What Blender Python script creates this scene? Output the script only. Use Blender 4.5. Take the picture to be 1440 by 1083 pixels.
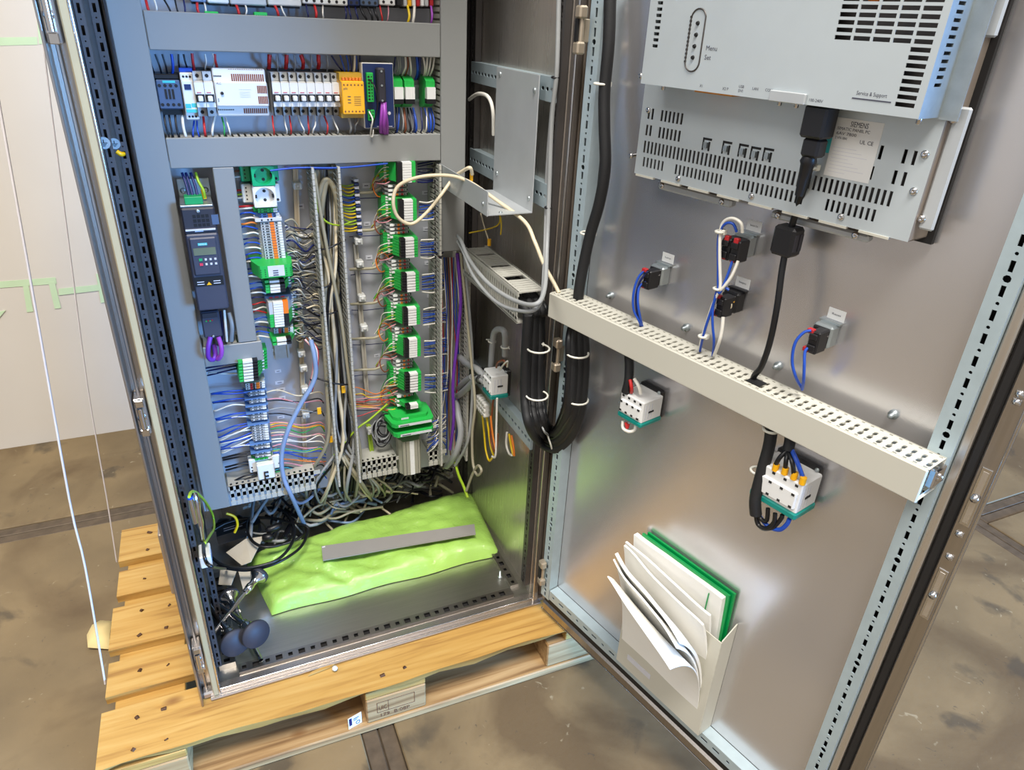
import bpy, bmesh, math, random
from mathutils import Vector, Matrix
random.seed(7)
for o in list(bpy.data.objects): bpy.data.objects.remove(o)
S = bpy.context.scene; COL = S.collection
V = Vector
# ------------------------------------------------------------------ camera, world, light, exposure
IW, IH, FPX = 1440, 1083, 983.44
CAM = V((0.3403, -1.1264, 1.5295))
RX = V((0.91528656, -0.40033232, 0.04454835))      # camera right
RY = V((-0.14985243, -0.44107712, -0.88487017))    # camera down
RZ = V((0.37389138, 0.80323409, -0.46370273))      # camera forward
cam = bpy.data.cameras.new('camera'); co = bpy.data.objects.new('camera', cam); COL.objects.link(co)
cam.sensor_fit = 'HORIZONTAL'; cam.sensor_width = 36; cam.lens = FPX / IW * 36; cam.clip_start = 0.02; cam.clip_end = 100
m = Matrix((( RX.x, -RY.x, -RZ.x, CAM.x), (RX.y, -RY.y, -RZ.y, CAM.y), (RX.z, -RY.z, -RZ.z, CAM.z), (0, 0, 0, 1)))
co.matrix_world = m
S.camera = co
w = bpy.data.worlds.new('hall'); S.world = w; w.use_nodes = True
bgn = w.node_tree.nodes['Background']; bgn.inputs[0].default_value = (1.0, 0.97, 0.94, 1); bgn.inputs[1].default_value = 0.60
def area(name, loc, tgt, sx, sy, power, col):
    l = bpy.data.lights.new(name, 'AREA'); l.shape = 'RECTANGLE'; l.size = sx; l.size_y = sy; l.energy = power; l.color = col
    o = bpy.data.objects.new(name, l); COL.objects.link(o); o.location = loc
    o.rotation_euler = (V(tgt) - V(loc)).to_track_quat('-Z', 'Y').to_euler(); return o
area('hall_lamp', (0.1, -2.6, 6.6), (0.6, 0.3, 1.0), 2.6, 1.6, 600, (1, 0.96, 0.90))
area('hall_lamp_left', (-3.6, -1.4, 5.4), (0.9, 0.2, 1.0), 3.0, 1.6, 130, (1, 0.97, 0.93))
area('gate_daylight', (7.0, -7.5, 1.35), (0.3, 0.4, 1.1), 6.0, 2.4, 3600, (0.14, 0.44, 1.0))
S.view_settings.view_transform = 'Standard'; S.view_settings.look = 'None'; S.view_settings.gamma = 1
S.view_settings.use_curve_mapping = False; S.view_settings.exposure = 0.0

# ------------------------------------------------------------------ frames: a photo direction met with a real plane of the place
TH = 1.3342; HX, HY = 1.0336, 0.0718
def ray(u, v): return RX * ((u - IW / 2) / FPX) + RY * ((v - IH / 2) / FPX) + RZ
def PY(u, v, y): d = ray(u, v); return CAM + d * ((y - CAM.y) / d.y)
def PX(u, v, x): d = ray(u, v); return CAM + d * ((x - CAM.x) / d.x)
def PZ(u, v, z): d = ray(u, v); return CAM + d * ((z - CAM.z) / d.z)
class Fr:
    def __init__(s, loc, rz): s.loc = V(loc); s.rz = rz; s.M = Matrix.Translation(s.loc) @ Matrix.Rotation(rz, 4, 'Z'); s.I = s.M.inverted()
W = Fr((0, 0, 0), 0); DR = Fr((HX, HY, 0), -TH); PAL = Fr((0, 0, 0), -0.0176)
def PD(u, v, o):       # point at distance o in front of the door skin, door coordinates (x along door, -y out of it)
    c = DR.I @ CAM; d = DR.I.to_3x3() @ ray(u, v); return c + d * ((-o - c.y) / d.y)
def rectW(pts, y):     # tl tr bl br -> x0 x1 z0 z1
    p = [PY(u, v, y) for u, v in pts]
    return (p[0].x + p[2].x) / 2, (p[1].x + p[3].x) / 2, (p[2].z + p[3].z) / 2, (p[0].z + p[1].z) / 2
def rectD(pts, o):
    p = [PD(u, v, o) for u, v in pts]
    return (p[0].x + p[2].x) / 2, (p[1].x + p[3].x) / 2, (p[2].z + p[3].z) / 2, (p[0].z + p[1].z) / 2

# ------------------------------------------------------------------ materials
def lin(c): return tuple(((x / 255) / 12.92 if x / 255 <= .04045 else ((x / 255 + .055) / 1.055) ** 2.4) for x in c)
def nn(nt, t, **k):
    n = nt.nodes.new(t)
    for a, b in k.items(): setattr(n, a, b)
    return n
def M(name, c, rough=.5, metal=0, var=.06, scale=25, bump=0, bscale=80, stretch=(1, 1, 1), spec=.5, coat=0, trans=0, alpha=1, emit=0):
    m = bpy.data.materials.new(name); m.use_nodes = True; nt = m.node_tree; b = nt.nodes['Principled BSDF']
    l = lin(c); b.inputs['Roughness'].default_value = rough; b.inputs['Metallic'].default_value = metal
    b.inputs['Specular IOR Level'].default_value = spec; b.inputs['Coat Weight'].default_value = coat; b.inputs['Coat Roughness'].default_value = .12
    b.inputs['Transmission Weight'].default_value = trans; b.inputs['Alpha'].default_value = alpha
    tc = nn(nt, 'ShaderNodeTexCoord'); mp = nn(nt, 'ShaderNodeMapping'); mp.inputs['Scale'].default_value = stretch
    nt.links.new(tc.outputs['Object'], mp.inputs[0])
    no = nn(nt, 'ShaderNodeTexNoise'); no.inputs['Scale'].default_value = scale; no.inputs['Detail'].default_value = 4
    nt.links.new(mp.outputs[0], no.inputs['Vector'])
    r = nn(nt, 'ShaderNodeValToRGB'); r.color_ramp.elements[0].position = .3; r.color_ramp.elements[1].position = .7
    r.color_ramp.elements[0].color = (*[x * (1 - var) for x in l], 1); r.color_ramp.elements[1].color = (*[min(1, x * (1 + var)) for x in l], 1)
    nt.links.new(no.outputs['Fac'], r.inputs[0]); nt.links.new(r.outputs[0], b.inputs['Base Color'])
    if emit: b.inputs['Emission Color'].default_value = (*l, 1); b.inputs['Emission Strength'].default_value = emit
    if bump:
        n2 = nn(nt, 'ShaderNodeTexNoise'); n2.inputs['Scale'].default_value = bscale; n2.inputs['Detail'].default_value = 3
        nt.links.new(mp.outputs[0], n2.inputs['Vector'])
        bp = nn(nt, 'ShaderNodeBump'); bp.inputs['Strength'].default_value = bump; bp.inputs['Distance'].default_value = .002
        nt.links.new(n2.outputs['Fac'], bp.inputs['Height']); nt.links.new(bp.outputs[0], b.inputs['Normal'])
    return m
def wood(name, c1, c2, c3):
    m = bpy.data.materials.new(name); m.use_nodes = True; nt = m.node_tree; b = nt.nodes['Principled BSDF']; b.inputs['Roughness'].default_value = .62
    tc = nn(nt, 'ShaderNodeTexCoord'); oi = nn(nt, 'ShaderNodeObjectInfo'); ad = nn(nt, 'ShaderNodeVectorMath', operation='MULTIPLY_ADD')
    cb = nn(nt, 'ShaderNodeCombineXYZ')
    for i in range(3): nt.links.new(oi.outputs['Random'], cb.inputs[i])
    ad.inputs[1].default_value = (7, 7, 7); nt.links.new(cb.outputs[0], ad.inputs[0]); nt.links.new(tc.outputs['Object'], ad.inputs[2])
    mp = nn(nt, 'ShaderNodeMapping'); mp.inputs['Scale'].default_value = (1.6, 28, 28); nt.links.new(ad.outputs[0], mp.inputs[0])
    n1 = nn(nt, 'ShaderNodeTexNoise'); n1.inputs['Scale'].default_value = 2.2; n1.inputs['Detail'].default_value = 6; n1.inputs['Distortion'].default_value = .6
    nt.links.new(mp.outputs[0], n1.inputs['Vector'])
    r = nn(nt, 'ShaderNodeValToRGB'); e = r.color_ramp.elements; e[0].position = .28; e[0].color = (*lin(c3), 1); e[1].position = .72; e[1].color = (*lin(c1), 1)
    k = e.new(.47); k.color = (*lin(c2), 1); nt.links.new(n1.outputs['Fac'], r.inputs[0])
    # knots
    mp2 = nn(nt, 'ShaderNodeMapping'); mp2.inputs['Scale'].default_value = (5, 9, 9); nt.links.new(ad.outputs[0], mp2.inputs[0])
    vo = nn(nt, 'ShaderNodeTexVoronoi'); vo.inputs['Scale'].default_value = 1.0; nt.links.new(mp2.outputs[0], vo.inputs['Vector'])
    r2 = nn(nt, 'ShaderNodeValToRGB'); r2.color_ramp.elements[0].position = .06; r2.color_ramp.elements[0].color = (1, 1, 1, 1); r2.color_ramp.elements[1].position = .15; r2.color_ramp.elements[1].color = (0, 0, 0, 1)
    nt.links.new(vo.outputs['Distance'], r2.inputs[0])
    mx = nn(nt, 'ShaderNodeMix', data_type='RGBA'); nt.links.new(r2.outputs[0], mx.inputs[0]); nt.links.new(r.outputs[0], mx.inputs[6]); mx.inputs[7].default_value = (*lin((120, 74, 30)), 1)
    nt.links.new(mx.outputs[2], b.inputs['Base Color'])
    bp = nn(nt, 'ShaderNodeBump'); bp.inputs['Strength'].default_value = .35; bp.inputs['Distance'].default_value = .002
    nt.links.new(n1.outputs['Fac'], bp.inputs['Height']); nt.links.new(bp.outputs[0], b.inputs['Normal']); return m
def steel(name, c, rough, stretch=(60, 60, 1.5), bump=.08, metal=1):
    m = M(name, c, rough, metal, .05, 3, 0, stretch=stretch); nt = m.node_tree; b = nt.nodes['Principled BSDF']
    tc = [n for n in nt.nodes if n.type == 'MAPPING'][0]
    n2 = nn(nt, 'ShaderNodeTexNoise'); n2.inputs['Scale'].default_value = 6; n2.inputs['Detail'].default_value = 5; nt.links.new(tc.outputs[0], n2.inputs['Vector'])
    mr = nn(nt, 'ShaderNodeMapRange'); mr.inputs[3].default_value = rough - (.05 if bump else .015); mr.inputs[4].default_value = rough + (.07 if bump else .02)
    nt.links.new(n2.outputs['Fac'], mr.inputs[0])
    if bump: nt.links.new(mr.outputs[0], b.inputs['Roughness'])
    bp = nn(nt, 'ShaderNodeBump'); bp.inputs['Strength'].default_value = bump; bp.inputs['Distance'].default_value = .0006
    nt.links.new(n2.outputs['Fac'], bp.inputs['Height']); nt.links.new(bp.outputs[0], b.inputs['Normal']); return m
def concrete(name):
    m = M(name, (117, 99, 70), .72, 0, .22, 3.5, .25, 60); nt = m.node_tree; b = nt.nodes['Principled BSDF']
    base = b.inputs['Base Color'].links[0].from_socket; tc = [n for n in nt.nodes if n.type == 'MAPPING'][0]
    def layer(prev, scale, lo, hi, col, fac, dist=1.5):
        n = nn(nt, 'ShaderNodeTexNoise'); n.inputs['Scale'].default_value = scale; n.inputs['Detail'].default_value = 7; n.inputs['Distortion'].default_value = dist
        nt.links.new(tc.outputs[0], n.inputs['Vector'])
        r = nn(nt, 'ShaderNodeValToRGB'); r.color_ramp.elements[0].position = lo; r.color_ramp.elements[0].color = (0, 0, 0, 1)
        r.color_ramp.elements[1].position = hi; r.color_ramp.elements[1].color = (fac, fac, fac, 1); nt.links.new(n.outputs['Fac'], r.inputs[0])
        mx = nn(nt, 'ShaderNodeMix', data_type='RGBA'); nt.links.new(r.outputs[0], mx.inputs[0]); nt.links.new(prev, mx.inputs[6]); mx.inputs[7].default_value = (*lin(col), 1)
        return mx.outputs[2]
    p = layer(base, 1.6, .50, .64, (84, 66, 42), .75)
    p = layer(p, 5, .60, .67, (62, 54, 42), .7, .4)
    p = layer(p, 22, .68, .74, (170, 158, 130), .5)
    p = layer(p, 40, .69, .72, (70, 62, 50), .6)
    nt.links.new(p, b.inputs['Base Color']); return m
def bagmat(name):
    m = M(name, (160, 203, 92), .5, 0, .08, 9, .25, 30, coat=1); nt = m.node_tree; b = nt.nodes['Principled BSDF']; tc = [n for n in nt.nodes if n.type == 'MAPPING'][0]
    n = nn(nt, 'ShaderNodeTexNoise'); n.inputs['Scale'].default_value = 34; n.inputs['Detail'].default_value = 6; n.inputs['Distortion'].default_value = 2.2; nt.links.new(tc.outputs[0], n.inputs['Vector'])
    bp = nn(nt, 'ShaderNodeBump'); bp.inputs['Strength'].default_value = 1; bp.inputs['Distance'].default_value = .006; nt.links.new(n.outputs['Fac'], bp.inputs['Height']); nt.links.new(bp.outputs[0], b.inputs['Coat Normal'])
    b.inputs['Coat Roughness'].default_value = .06; return m
MAT = {}
def mm(k): return MAT[k]
A = MAT.__setitem__
A('concrete', concrete('concrete')); A('joint', M('joint_steel', (92, 78, 62), .6, .3, .25, 30, .2))
A('wall', M('cream_wall', (201, 194, 184), .6, 0, .02, 4)); A('green_print', M('green_print', (186, 208, 172), .6, 0, .03))
A('wood', wood('pallet_wood', (194, 158, 92), (182, 141, 72), (150, 108, 50))); A('wood_grey', wood('weathered_wood', (186, 154, 108), (162, 128, 84), (122, 90, 54)))
A('nail', M('nail_rust', (80, 52, 30), .6, .3)); A('ink', M('burnt_ink', (96, 62, 40), .8))
A('inox', steel('stainless_brushed', (178, 172, 166), .30)); A('inox_door', steel('stainless_door', (214, 212, 214), .27, (1, 1, 1), 0, .80))
A('inox_floor', steel('stainless_floor', (200, 196, 188), .34, (3, 90, 90))); A('inox_edge', steel('stainless_edge', (196, 188, 180), .26, (1, 1, 1), 0, .9))
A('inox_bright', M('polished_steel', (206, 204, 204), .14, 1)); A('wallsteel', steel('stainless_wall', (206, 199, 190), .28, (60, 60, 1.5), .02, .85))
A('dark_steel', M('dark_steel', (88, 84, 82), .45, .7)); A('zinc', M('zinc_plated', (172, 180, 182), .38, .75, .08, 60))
A('zinc_rail', M('zinc_rail', (178, 194, 200), .42, .35, .05, 40)); A('galv', M('galvanised_sheet', (188, 192, 194), .42, .35, .05, 12))
A('hmi', M('galvanised_housing', (192, 200, 203), .42, .30, .03, 14)); A('plate', M('mounting_plate', (172, 173, 180), .42, .15, .06, 8, .05, 60))
A('duct', M('duct_grey_shaded', (136, 137, 135), .42, 0, .015, 10)); A('duct_cream', M('duct_cream', (197, 194, 181), .45, 0, .015, 10))  # interior duct colour darkened for the cabinet's shade; same plastic as the lighter door duct
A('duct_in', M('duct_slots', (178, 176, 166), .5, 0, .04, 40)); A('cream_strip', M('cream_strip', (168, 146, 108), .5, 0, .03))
A('rubber', M('black_rubber', (24, 22, 22), .6)); A('black', M('black_plastic', (22, 21, 24), .4)); A('cable_black', M('black_cable', (17, 17, 19), .38))
A('sleeve', M('braided_sleeve', (20, 20, 22), .6, 0, .3, 400, .4, 700)); A('dark', M('dark_void', (12, 12, 14), .7)); A('hole', M('hole_dark', (30, 28, 28), .7))
A('white', M('white_plastic', (228, 228, 226), .38, 0, .015)); A('offwhite', M('offwhite_plastic', (214, 212, 204), .42, 0, .02)); A('paper', M('paper', (240, 238, 232), .75, 0, .02, 12, .1, 30))
A('card', M('cardboard_white', (214, 204, 186), .75, 0, .04)); A('lbl', M('marker_label', (206, 206, 214), .5, 0, .03, 60)); A('lbl_ink', M('label_ink', (70, 70, 84), .6))
A('green', M('relay_green', (38, 176, 74), .38, 0, .04)); A('green_dk', M('relay_green_dark', (18, 104, 48), .45)); A('green_plug', M('plug_green', (26, 150, 84), .4)); A('sock_green', M('socket_green', (14, 168, 112), .32))
A('grey_term', M('terminal_grey', (186, 188, 188), .45, 0, .03)); A('term_end', M('terminal_beige', (156, 154, 138), .5, 0, .04)); A('term_blue', M('terminal_blue', (92, 130, 186), .45, 0, .04))
A('orange', M('bridge_orange', (236, 122, 26), .4)); A('red', M('bridge_red', (176, 34, 40), .4)); A('yellow', M('module_yellow', (244, 178, 12), .42, 0, .03)); A('yellow_dk', M('module_yellow_side', (188, 150, 30), .5))
A('teal', M('teal_plastic', (10, 134, 124), .32)); A('turq', M('turquoise_print', (70, 190, 190), .5)); A('navy', M('navy_front', (26, 44, 92), .4)); A('slate', M('slate_plastic', (76, 94, 122), .45, 0, .04))
A('drive', M('drive_grey', (62, 64, 78), .42, 0, .03)); A('drive_dk', M('drive_dark', (44, 42, 50), .5)); A('lcd', M('lcd', (104, 112, 92), .25)); A('btn_g', M('button_green', (32, 160, 96), .4)); A('btn_r', M('button_red', (214, 60, 84), .4))
A('w_blue', M('wire_blue', (26, 74, 176), .4, 0, .03)); A('w_navy', M('wire_navy', (20, 30, 86), .4)); A('w_white', M('wire_white', (226, 222, 212), .4)); A('w_red', M('wire_red', (196, 36, 36), .4)); A('w_black', M('wire_black', (20, 20, 26), .4))
A('w_beige', M('cable_beige', (154, 147, 124), .45, 0, .04)); A('w_grey', M('cable_grey', (150, 152, 152), .45, 0, .03)); A('w_bluegrey', M('cable_bluegrey', (130, 152, 188), .45)); A('w_yellow', M('wire_yellow', (224, 190, 24), .4)); A('w_yg', M('wire_yellowgreen', (150, 180, 40), .4))
A('w_green', M('wire_green', (40, 150, 70), .4)); A('w_brown', M('wire_brown', (126, 66, 36), .45)); A('w_orange', M('wire_orange', (216, 120, 40), .4)); A('w_pink', M('wire_pink', (206, 140, 150), .4)); A('w_purple', M('wire_purple', (112, 52, 170), .4)); A('w_magenta', M('wire_violet', (156, 70, 178), .4)); A('w_cream', M('cable_cream', (214, 200, 170), .45)); A('w_teal', M('wire_teal', (40, 140, 150), .4))
A('tie', M('cable_tie', (222, 220, 208), .4)); A('bag', bagmat('green_foam_bag')); A('film', M('clear_film', (210, 226, 210), .12, 0, .05, trans=.9, alpha=.35))
A('strip', M('grey_strip', (148, 144, 140), .5, 0, .02)); A('foot_disc', M('foot_rubber', (46, 46, 54), .6, 0, .05)); A('folder', M('folder_green', (0, 150, 74), .35, 0, .03)); A('strap', M('strap_white', (206, 200, 200), .6)); A('card_yellow', M('card_yellow', (212, 190, 132), .75, 0, .04)); A('rail_shaded', M('rail_shaded', (70, 66, 66), .5, .2)); A('frame_warm', M('frame_warm', (150, 138, 126), .45, .3)); A('hinge_steel', M('hinge_steel', (186, 172, 152), .32, .6)); A('copper', M('copper_core', (230, 150, 60), .4, .3))
A('film_wrap', M('clear_film_wrap', (230, 240, 226), .08, 0, .03, alpha=.14, bump=1.0, bscale=55)); A('rail_brass', M('support_rail', (190, 172, 142), .42, .3)); A('clear', M('clear_clamp', (190, 190, 186), .3)); A('rail_pale', M('rail_pale', (164, 157, 142), .45))
# ------------------------------------------------------------------ mesh builder
class MB:
    def __init__(s): s.v = []; s.f = []; s.m = []; s.sm = []
    def poly(s, pts, m=0, sm=False):
        i = len(s.v); s.v += [V(p) for p in pts]; s.f.append(list(range(i, i + len(pts)))); s.m.append(m); s.sm.append(sm)
    def faces(s, vs, fs, m=0, sm=False):
        i = len(s.v); s.v += [V(p) for p in vs]
        for f in fs: s.f.append([a + i for a in f]); s.m.append(m); s.sm.append(sm)
    def box(s, x0, x1, y0, y1, z0, z1, m=0, c=0):
        if x0 > x1: x0, x1 = x1, x0
        if y0 > y1: y0, y1 = y1, y0
        if z0 > z1: z0, z1 = z1, z0
        if not c:
            s.faces([(x, y, z) for z in (z0, z1) for y in (y0, y1) for x in (x0, x1)], [(0, 2, 3, 1), (4, 5, 7, 6), (0, 1, 5, 4), (2, 6, 7, 3), (0, 4, 6, 2), (1, 3, 7, 5)], m); return s
        c = min(c, (x1 - x0) * .45, (y1 - y0) * .45, (z1 - z0) * .45)
        X = (x0, x1); Y = (y0, y1); Z = (z0, z1); vs = []; ix = {}
        for a in (0, 1):
            for b in (0, 1):
                for d in (0, 1):
                    sx, sy, sz = 1 - 2 * a, 1 - 2 * b, 1 - 2 * d
                    for k in range(3):
                        p = [X[a] + sx * c, Y[b] + sy * c, Z[d] + sz * c]; p[k] = (X[a], Y[b], Z[d])[k]
                        ix[a, b, d, k] = len(vs); vs.append(p)
        fs = []
        for k in range(3):
            for e in (0, 1):
                q = []
                for a, b in ((0, 0), (1, 0), (1, 1), (0, 1)):
                    t = [a, b]; t.insert(k, e); q.append(ix[t[0], t[1], t[2], k])
                fs.append(q if (e == 1) ^ (k == 1) else q[::-1])
        for k in range(3):
            k1, k2 = [(1, 2), (0, 2), (0, 1)][k]
            for a in (0, 1):
                for b in (0, 1):
                    def g(e, kk):
                        t = [0, 0, 0]; t[k] = e; t[k1] = a; t[k2] = b; return ix[t[0], t[1], t[2], kk]
                    q = [g(0, k1), g(1, k1), g(1, k2), g(0, k2)]
                    fs.append(q if (a ^ b ^ (k == 1)) else q[::-1])
        for a in (0, 1):
            for b in (0, 1):
                for d in (0, 1):
                    q = [ix[a, b, d, 0], ix[a, b, d, 1], ix[a, b, d, 2]]; fs.append(q if (a + b + d) % 2 else q[::-1])
        s.faces(vs, fs, m); return s
    def tube(s, pts, r, n=8, m=0, sub=6, closed=False, cap=True, smooth=True):
        P = smoothp(pts, sub, closed) if sub > 1 else [V(p) for p in pts]
        rr = r if isinstance(r, (list, tuple)) else None
        k = len(P); T = []
        for i in range(k):
            a = P[(i - 1) % k] if (closed or i > 0) else P[0]; b = P[(i + 1) % k] if (closed or i < k - 1) else P[-1]
            t = b - a; T.append(t.normalized() if t.length > 1e-9 else V((0, 0, 1)))
        up = V((0, 0, 1)) if abs(T[0].z) < .9 else V((1, 0, 0)); nrm = (up - T[0] * up.dot(T[0])).normalized()
        vs = []
        for i in range(k):
            nrm = nrm - T[i] * nrm.dot(T[i])
            nrm = nrm.normalized() if nrm.length > 1e-6 else T[i].orthogonal().normalized()
            bi = T[i].cross(nrm); q = (rr[min(len(rr) - 1, int(i * len(rr) / k))] if rr else r)
            for j in range(n):
                an = 2 * math.pi * j / n; vs.append(P[i] + nrm * (q * math.cos(an)) + bi * (q * math.sin(an)))
        fs = []
        for i in range(k if closed else k - 1):
            for j in range(n): a = i * n; b = ((i + 1) % k) * n; fs.append((a + j, a + (j + 1) % n, b + (j + 1) % n, b + j))
        s.faces(vs, fs, m, smooth)
        if cap and not closed: s.poly(vs[:n][::-1], m); s.poly(vs[-n:], m)
        return s
    def cyl(s, a, b, r, r2=None, n=14, m=0):
        a = V(a); b = V(b); r2 = r if r2 is None else r2; t = (b - a).normalized(); x = t.orthogonal().normalized(); y = t.cross(x)
        vs = [a + (x * math.cos(2 * math.pi * j / n) + y * math.sin(2 * math.pi * j / n)) * r for j in range(n)] + [b + (x * math.cos(2 * math.pi * j / n) + y * math.sin(2 * math.pi * j / n)) * r2 for j in range(n)]
        s.faces(vs, [(j, (j + 1) % n, n + (j + 1) % n, n + j) for j in range(n)], m, True)
        s.poly(vs[:n][::-1], m); s.poly(vs[n:], m); return s
    def lathe(s, a, t, prof, n=20, m=0):     # prof: (distance along t, radius)
        a = V(a); t = V(t).normalized(); x = t.orthogonal().normalized(); y = t.cross(x); vs = []
        for d, r in prof:
            for j in range(n): an = 2 * math.pi * j / n; vs.append(a + t * d + (x * math.cos(an) + y * math.sin(an)) * max(r, 1e-5))
        fs = []
        for i in range(len(prof) - 1):
            for j in range(n): fs.append((i * n + j, i * n + (j + 1) % n, (i + 1) * n + (j + 1) % n, (i + 1) * n + j))
        s.faces(vs, fs, m, True); return s
    def prism(s, poly, O, U, Vv, N, d, m=0):  # 2D outline (u,v), extruded along N by d
        O, U, Vv, N = V(O), V(U), V(Vv), V(N); k = len(poly)
        a = [O + U * p[0] + Vv * p[1] for p in poly]; b = [p + N * d for p in a]
        s.faces(a + b, [list(range(k))[::-1], list(range(k, 2 * k))] + [(i, (i + 1) % k, k + (i + 1) % k, k + i) for i in range(k)], m); return s
    def perf(s, O, U, Vv, cells, th, m=0, minner=None):   # perforated sheet; cells: u0,u1,v0,v1,hole
        O, U, Vv = V(O), V(U).normalized(), V(Vv).normalized(); N = U.cross(Vv); mi = m if minner is None else minner
        P = lambda u, v, d=0: O + U * u + Vv * v - N * d
        for u0, u1, v0, v1, h in cells:
            oc = [(u0, v0), (u1, v0), (u1, v1), (u0, v1)]
            if not h: s.faces([P(*q) for q in oc], [(0, 1, 2, 3)], m); continue
            k, cx, cy, hw, hh = h
            if k == 'r':
                inn = [(cx - hw, cy - hh), (cx + hw, cy - hh), (cx + hw, cy + hh), (cx - hw, cy + hh)]
                s.faces([P(*q) for q in oc] + [P(*q) for q in inn] + [P(*q, th) for q in inn],
                        [(i, (i + 1) % 4, 4 + (i + 1) % 4, 4 + i) for i in range(4)], m)
                b = len(s.v) - 12
                for i in range(4): s.f.append([b + 4 + i, b + 4 + (i + 1) % 4, b + 8 + (i + 1) % 4, b + 8 + i]); s.m.append(mi); s.sm.append(False)
            else:
                c = min(hw, hh) * (.58 if k == 'c' else .6)
                inn = [(cx - hw + c, cy - hh), (cx + hw - c, cy - hh), (cx + hw, cy - hh + c), (cx + hw, cy + hh - c), (cx + hw - c, cy + hh), (cx - hw + c, cy + hh), (cx - hw, cy + hh - c), (cx - hw, cy - hh + c)]
                s.faces([P(*q) for q in oc] + [P(*q) for q in inn] + [P(*q, th) for q in inn],
                        [(0, 1, 5, 4), (1, 6, 5), (1, 2, 7, 6), (2, 8, 7), (2, 3, 9, 8), (3, 10, 9), (3, 0, 11, 10), (0, 4, 11)], m)
                b = len(s.v) - 20
                for i in range(8): s.f.append([b + 4 + i, b + 4 + (i + 1) % 8, b + 12 + (i + 1) % 8, b + 12 + i]); s.m.append(mi); s.sm.append(False)
        return s
def smoothp(pts, sub, closed=False):
    P = [V(p) for p in pts]; k = len(P)
    if k < 3 and not closed: return [P[0].lerp(P[-1], t / 3) for t in range(4)]
    out = []
    for i in range(k if closed else k - 1):
        g = lambda j: P[j % k] if closed else P[max(0, min(k - 1, j))]
        a, b, c, d = g(i - 1), g(i), g(i + 1), g(i + 2)
        for q in range(sub):
            t = q / sub; out.append(.5 * ((2 * b) + (c - a) * t + (2 * a - 5 * b + 4 * c - d) * t * t + (3 * b - a - 3 * c + d) * t ** 3))
    if not closed: out.append(P[-1])
    return out
INFO = {}
def mesh(name, mb, mats, org):
    me = bpy.data.meshes.new(name); o = V(org)
    me.from_pydata([tuple(p - o) for p in mb.v], [], mb.f)
    for k in (mats if isinstance(mats, (list, tuple)) else [mats]): me.materials.append(MAT[k])
    me.polygons.foreach_set('material_index', mb.m); me.polygons.foreach_set('use_smooth', mb.sm); me.update(); return me
def props(o, label=None, cat=None, group=None, kind=None):
    if label: o['label'] = label
    if cat: o['category'] = cat
    if group: o['group'] = group
    if kind: o['kind'] = kind
    return o
def thing(name, label, cat, org, fr=W, group=None, kind=None):
    o = bpy.data.objects.new(name, None); o.empty_display_size = .02; COL.objects.link(o)
    o.location = fr.M @ V(org); o.rotation_euler = (0, 0, fr.rz); INFO[o.name] = (V(org), fr)
    return props(o, label, cat, group, kind)
def part(name, mb, mats, parent, label=None, kind=None):
    org, fr = INFO[parent.name]; o = bpy.data.objects.new(name, mesh(name, mb, mats, org)); COL.objects.link(o)
    o.parent = parent; INFO[o.name] = (org, fr); return props(o, label, None, None, kind)
def solo(name, mb, mats, label, cat, fr=W, group=None, kind=None, org=None):
    if org is None:
        xs = [p.x for p in mb.v]; ys = [p.y for p in mb.v]; zs = [p.z for p in mb.v]; org = ((min(xs) + max(xs)) / 2, (min(ys) + max(ys)) / 2, min(zs))
    o = bpy.data.objects.new(name, mesh(name, mb, mats, org)); COL.objects.link(o)
    o.location = fr.M @ V(org); o.rotation_euler = (0, 0, fr.rz); INFO[o.name] = (V(org), fr); return props(o, label, cat, group, kind)
def dup(root, loc, rot=None, label=None, group=None):
    r = root.copy(); COL.objects.link(r); r.location = loc
    if rot is not None: r.rotation_euler = rot
    if label: r['label'] = label
    if group: r['group'] = group
    for ch in list(root.children):
        c = ch.copy(); COL.objects.link(c); c.parent = r
        for g in list(ch.children): d = g.copy(); COL.objects.link(d); d.parent = c
    return r
# lettering: all strings are turned to meshes first, while the scene is still small
TXT = {}
for t_ in ('SIEMENS', 'Menu', 'Set', 'Service & Support', '179  B·08P', 'UIC', 'CE', 'UL', 'Switch On', 'Emergency', 'Reset', 'Lamp', 'pilz', 'X1', 'X2 P', 'USB', 'LAN', 'COM', 'DVI', 'PE', '24V', 'OFF', 'DANGER', 'www.support', '100-240V', 'EPAL', 'PLC', 'ON', '6AV 7800', 'SIMATIC PANEL PC', 'S VPA 0841', 'MADE'):
    cu = bpy.data.curves.new('t', 'FONT'); cu.body = t_; cu.size = 1; cu.resolution_u = 2; ob = bpy.data.objects.new('t', cu); COL.objects.link(ob)
    TXT[t_] = ob
bpy.context.view_layer.update(); dg_ = bpy.context.evaluated_depsgraph_get()
for t_, ob in list(TXT.items()):
    me = ob.evaluated_get(dg_).to_mesh(); TXT[t_] = ([v.co.copy() for v in me.vertices], [list(p.vertices) for p in me.polygons]); ob.evaluated_get(dg_).to_mesh_clear(); bpy.data.objects.remove(ob)
def text(mb, s, O, U, Vv, h, m=0, wid=None):
    vs, fs = TXT[s]; O, U, Vv = V(O), V(U).normalized(), V(Vv).normalized()
    k = h / .7; kx = k
    if wid: kx = wid / max(.01, max(p.x for p in vs))
    mb.faces([O + U * (p.x * kx) + Vv * (p.y * k) for p in vs], fs, m); return mb
EX, EY, EZ = V((1, 0, 0)), V((0, 1, 0)), V((0, 0, 1))
def wire(pts, r, mat, label, cat='wire', group=None, name='wire', n=6, sub=6, fr=W, **k):
    return solo(name, MB().tube(pts, r, n, 0, sub, **k), mat, label, cat, fr, group)
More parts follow.
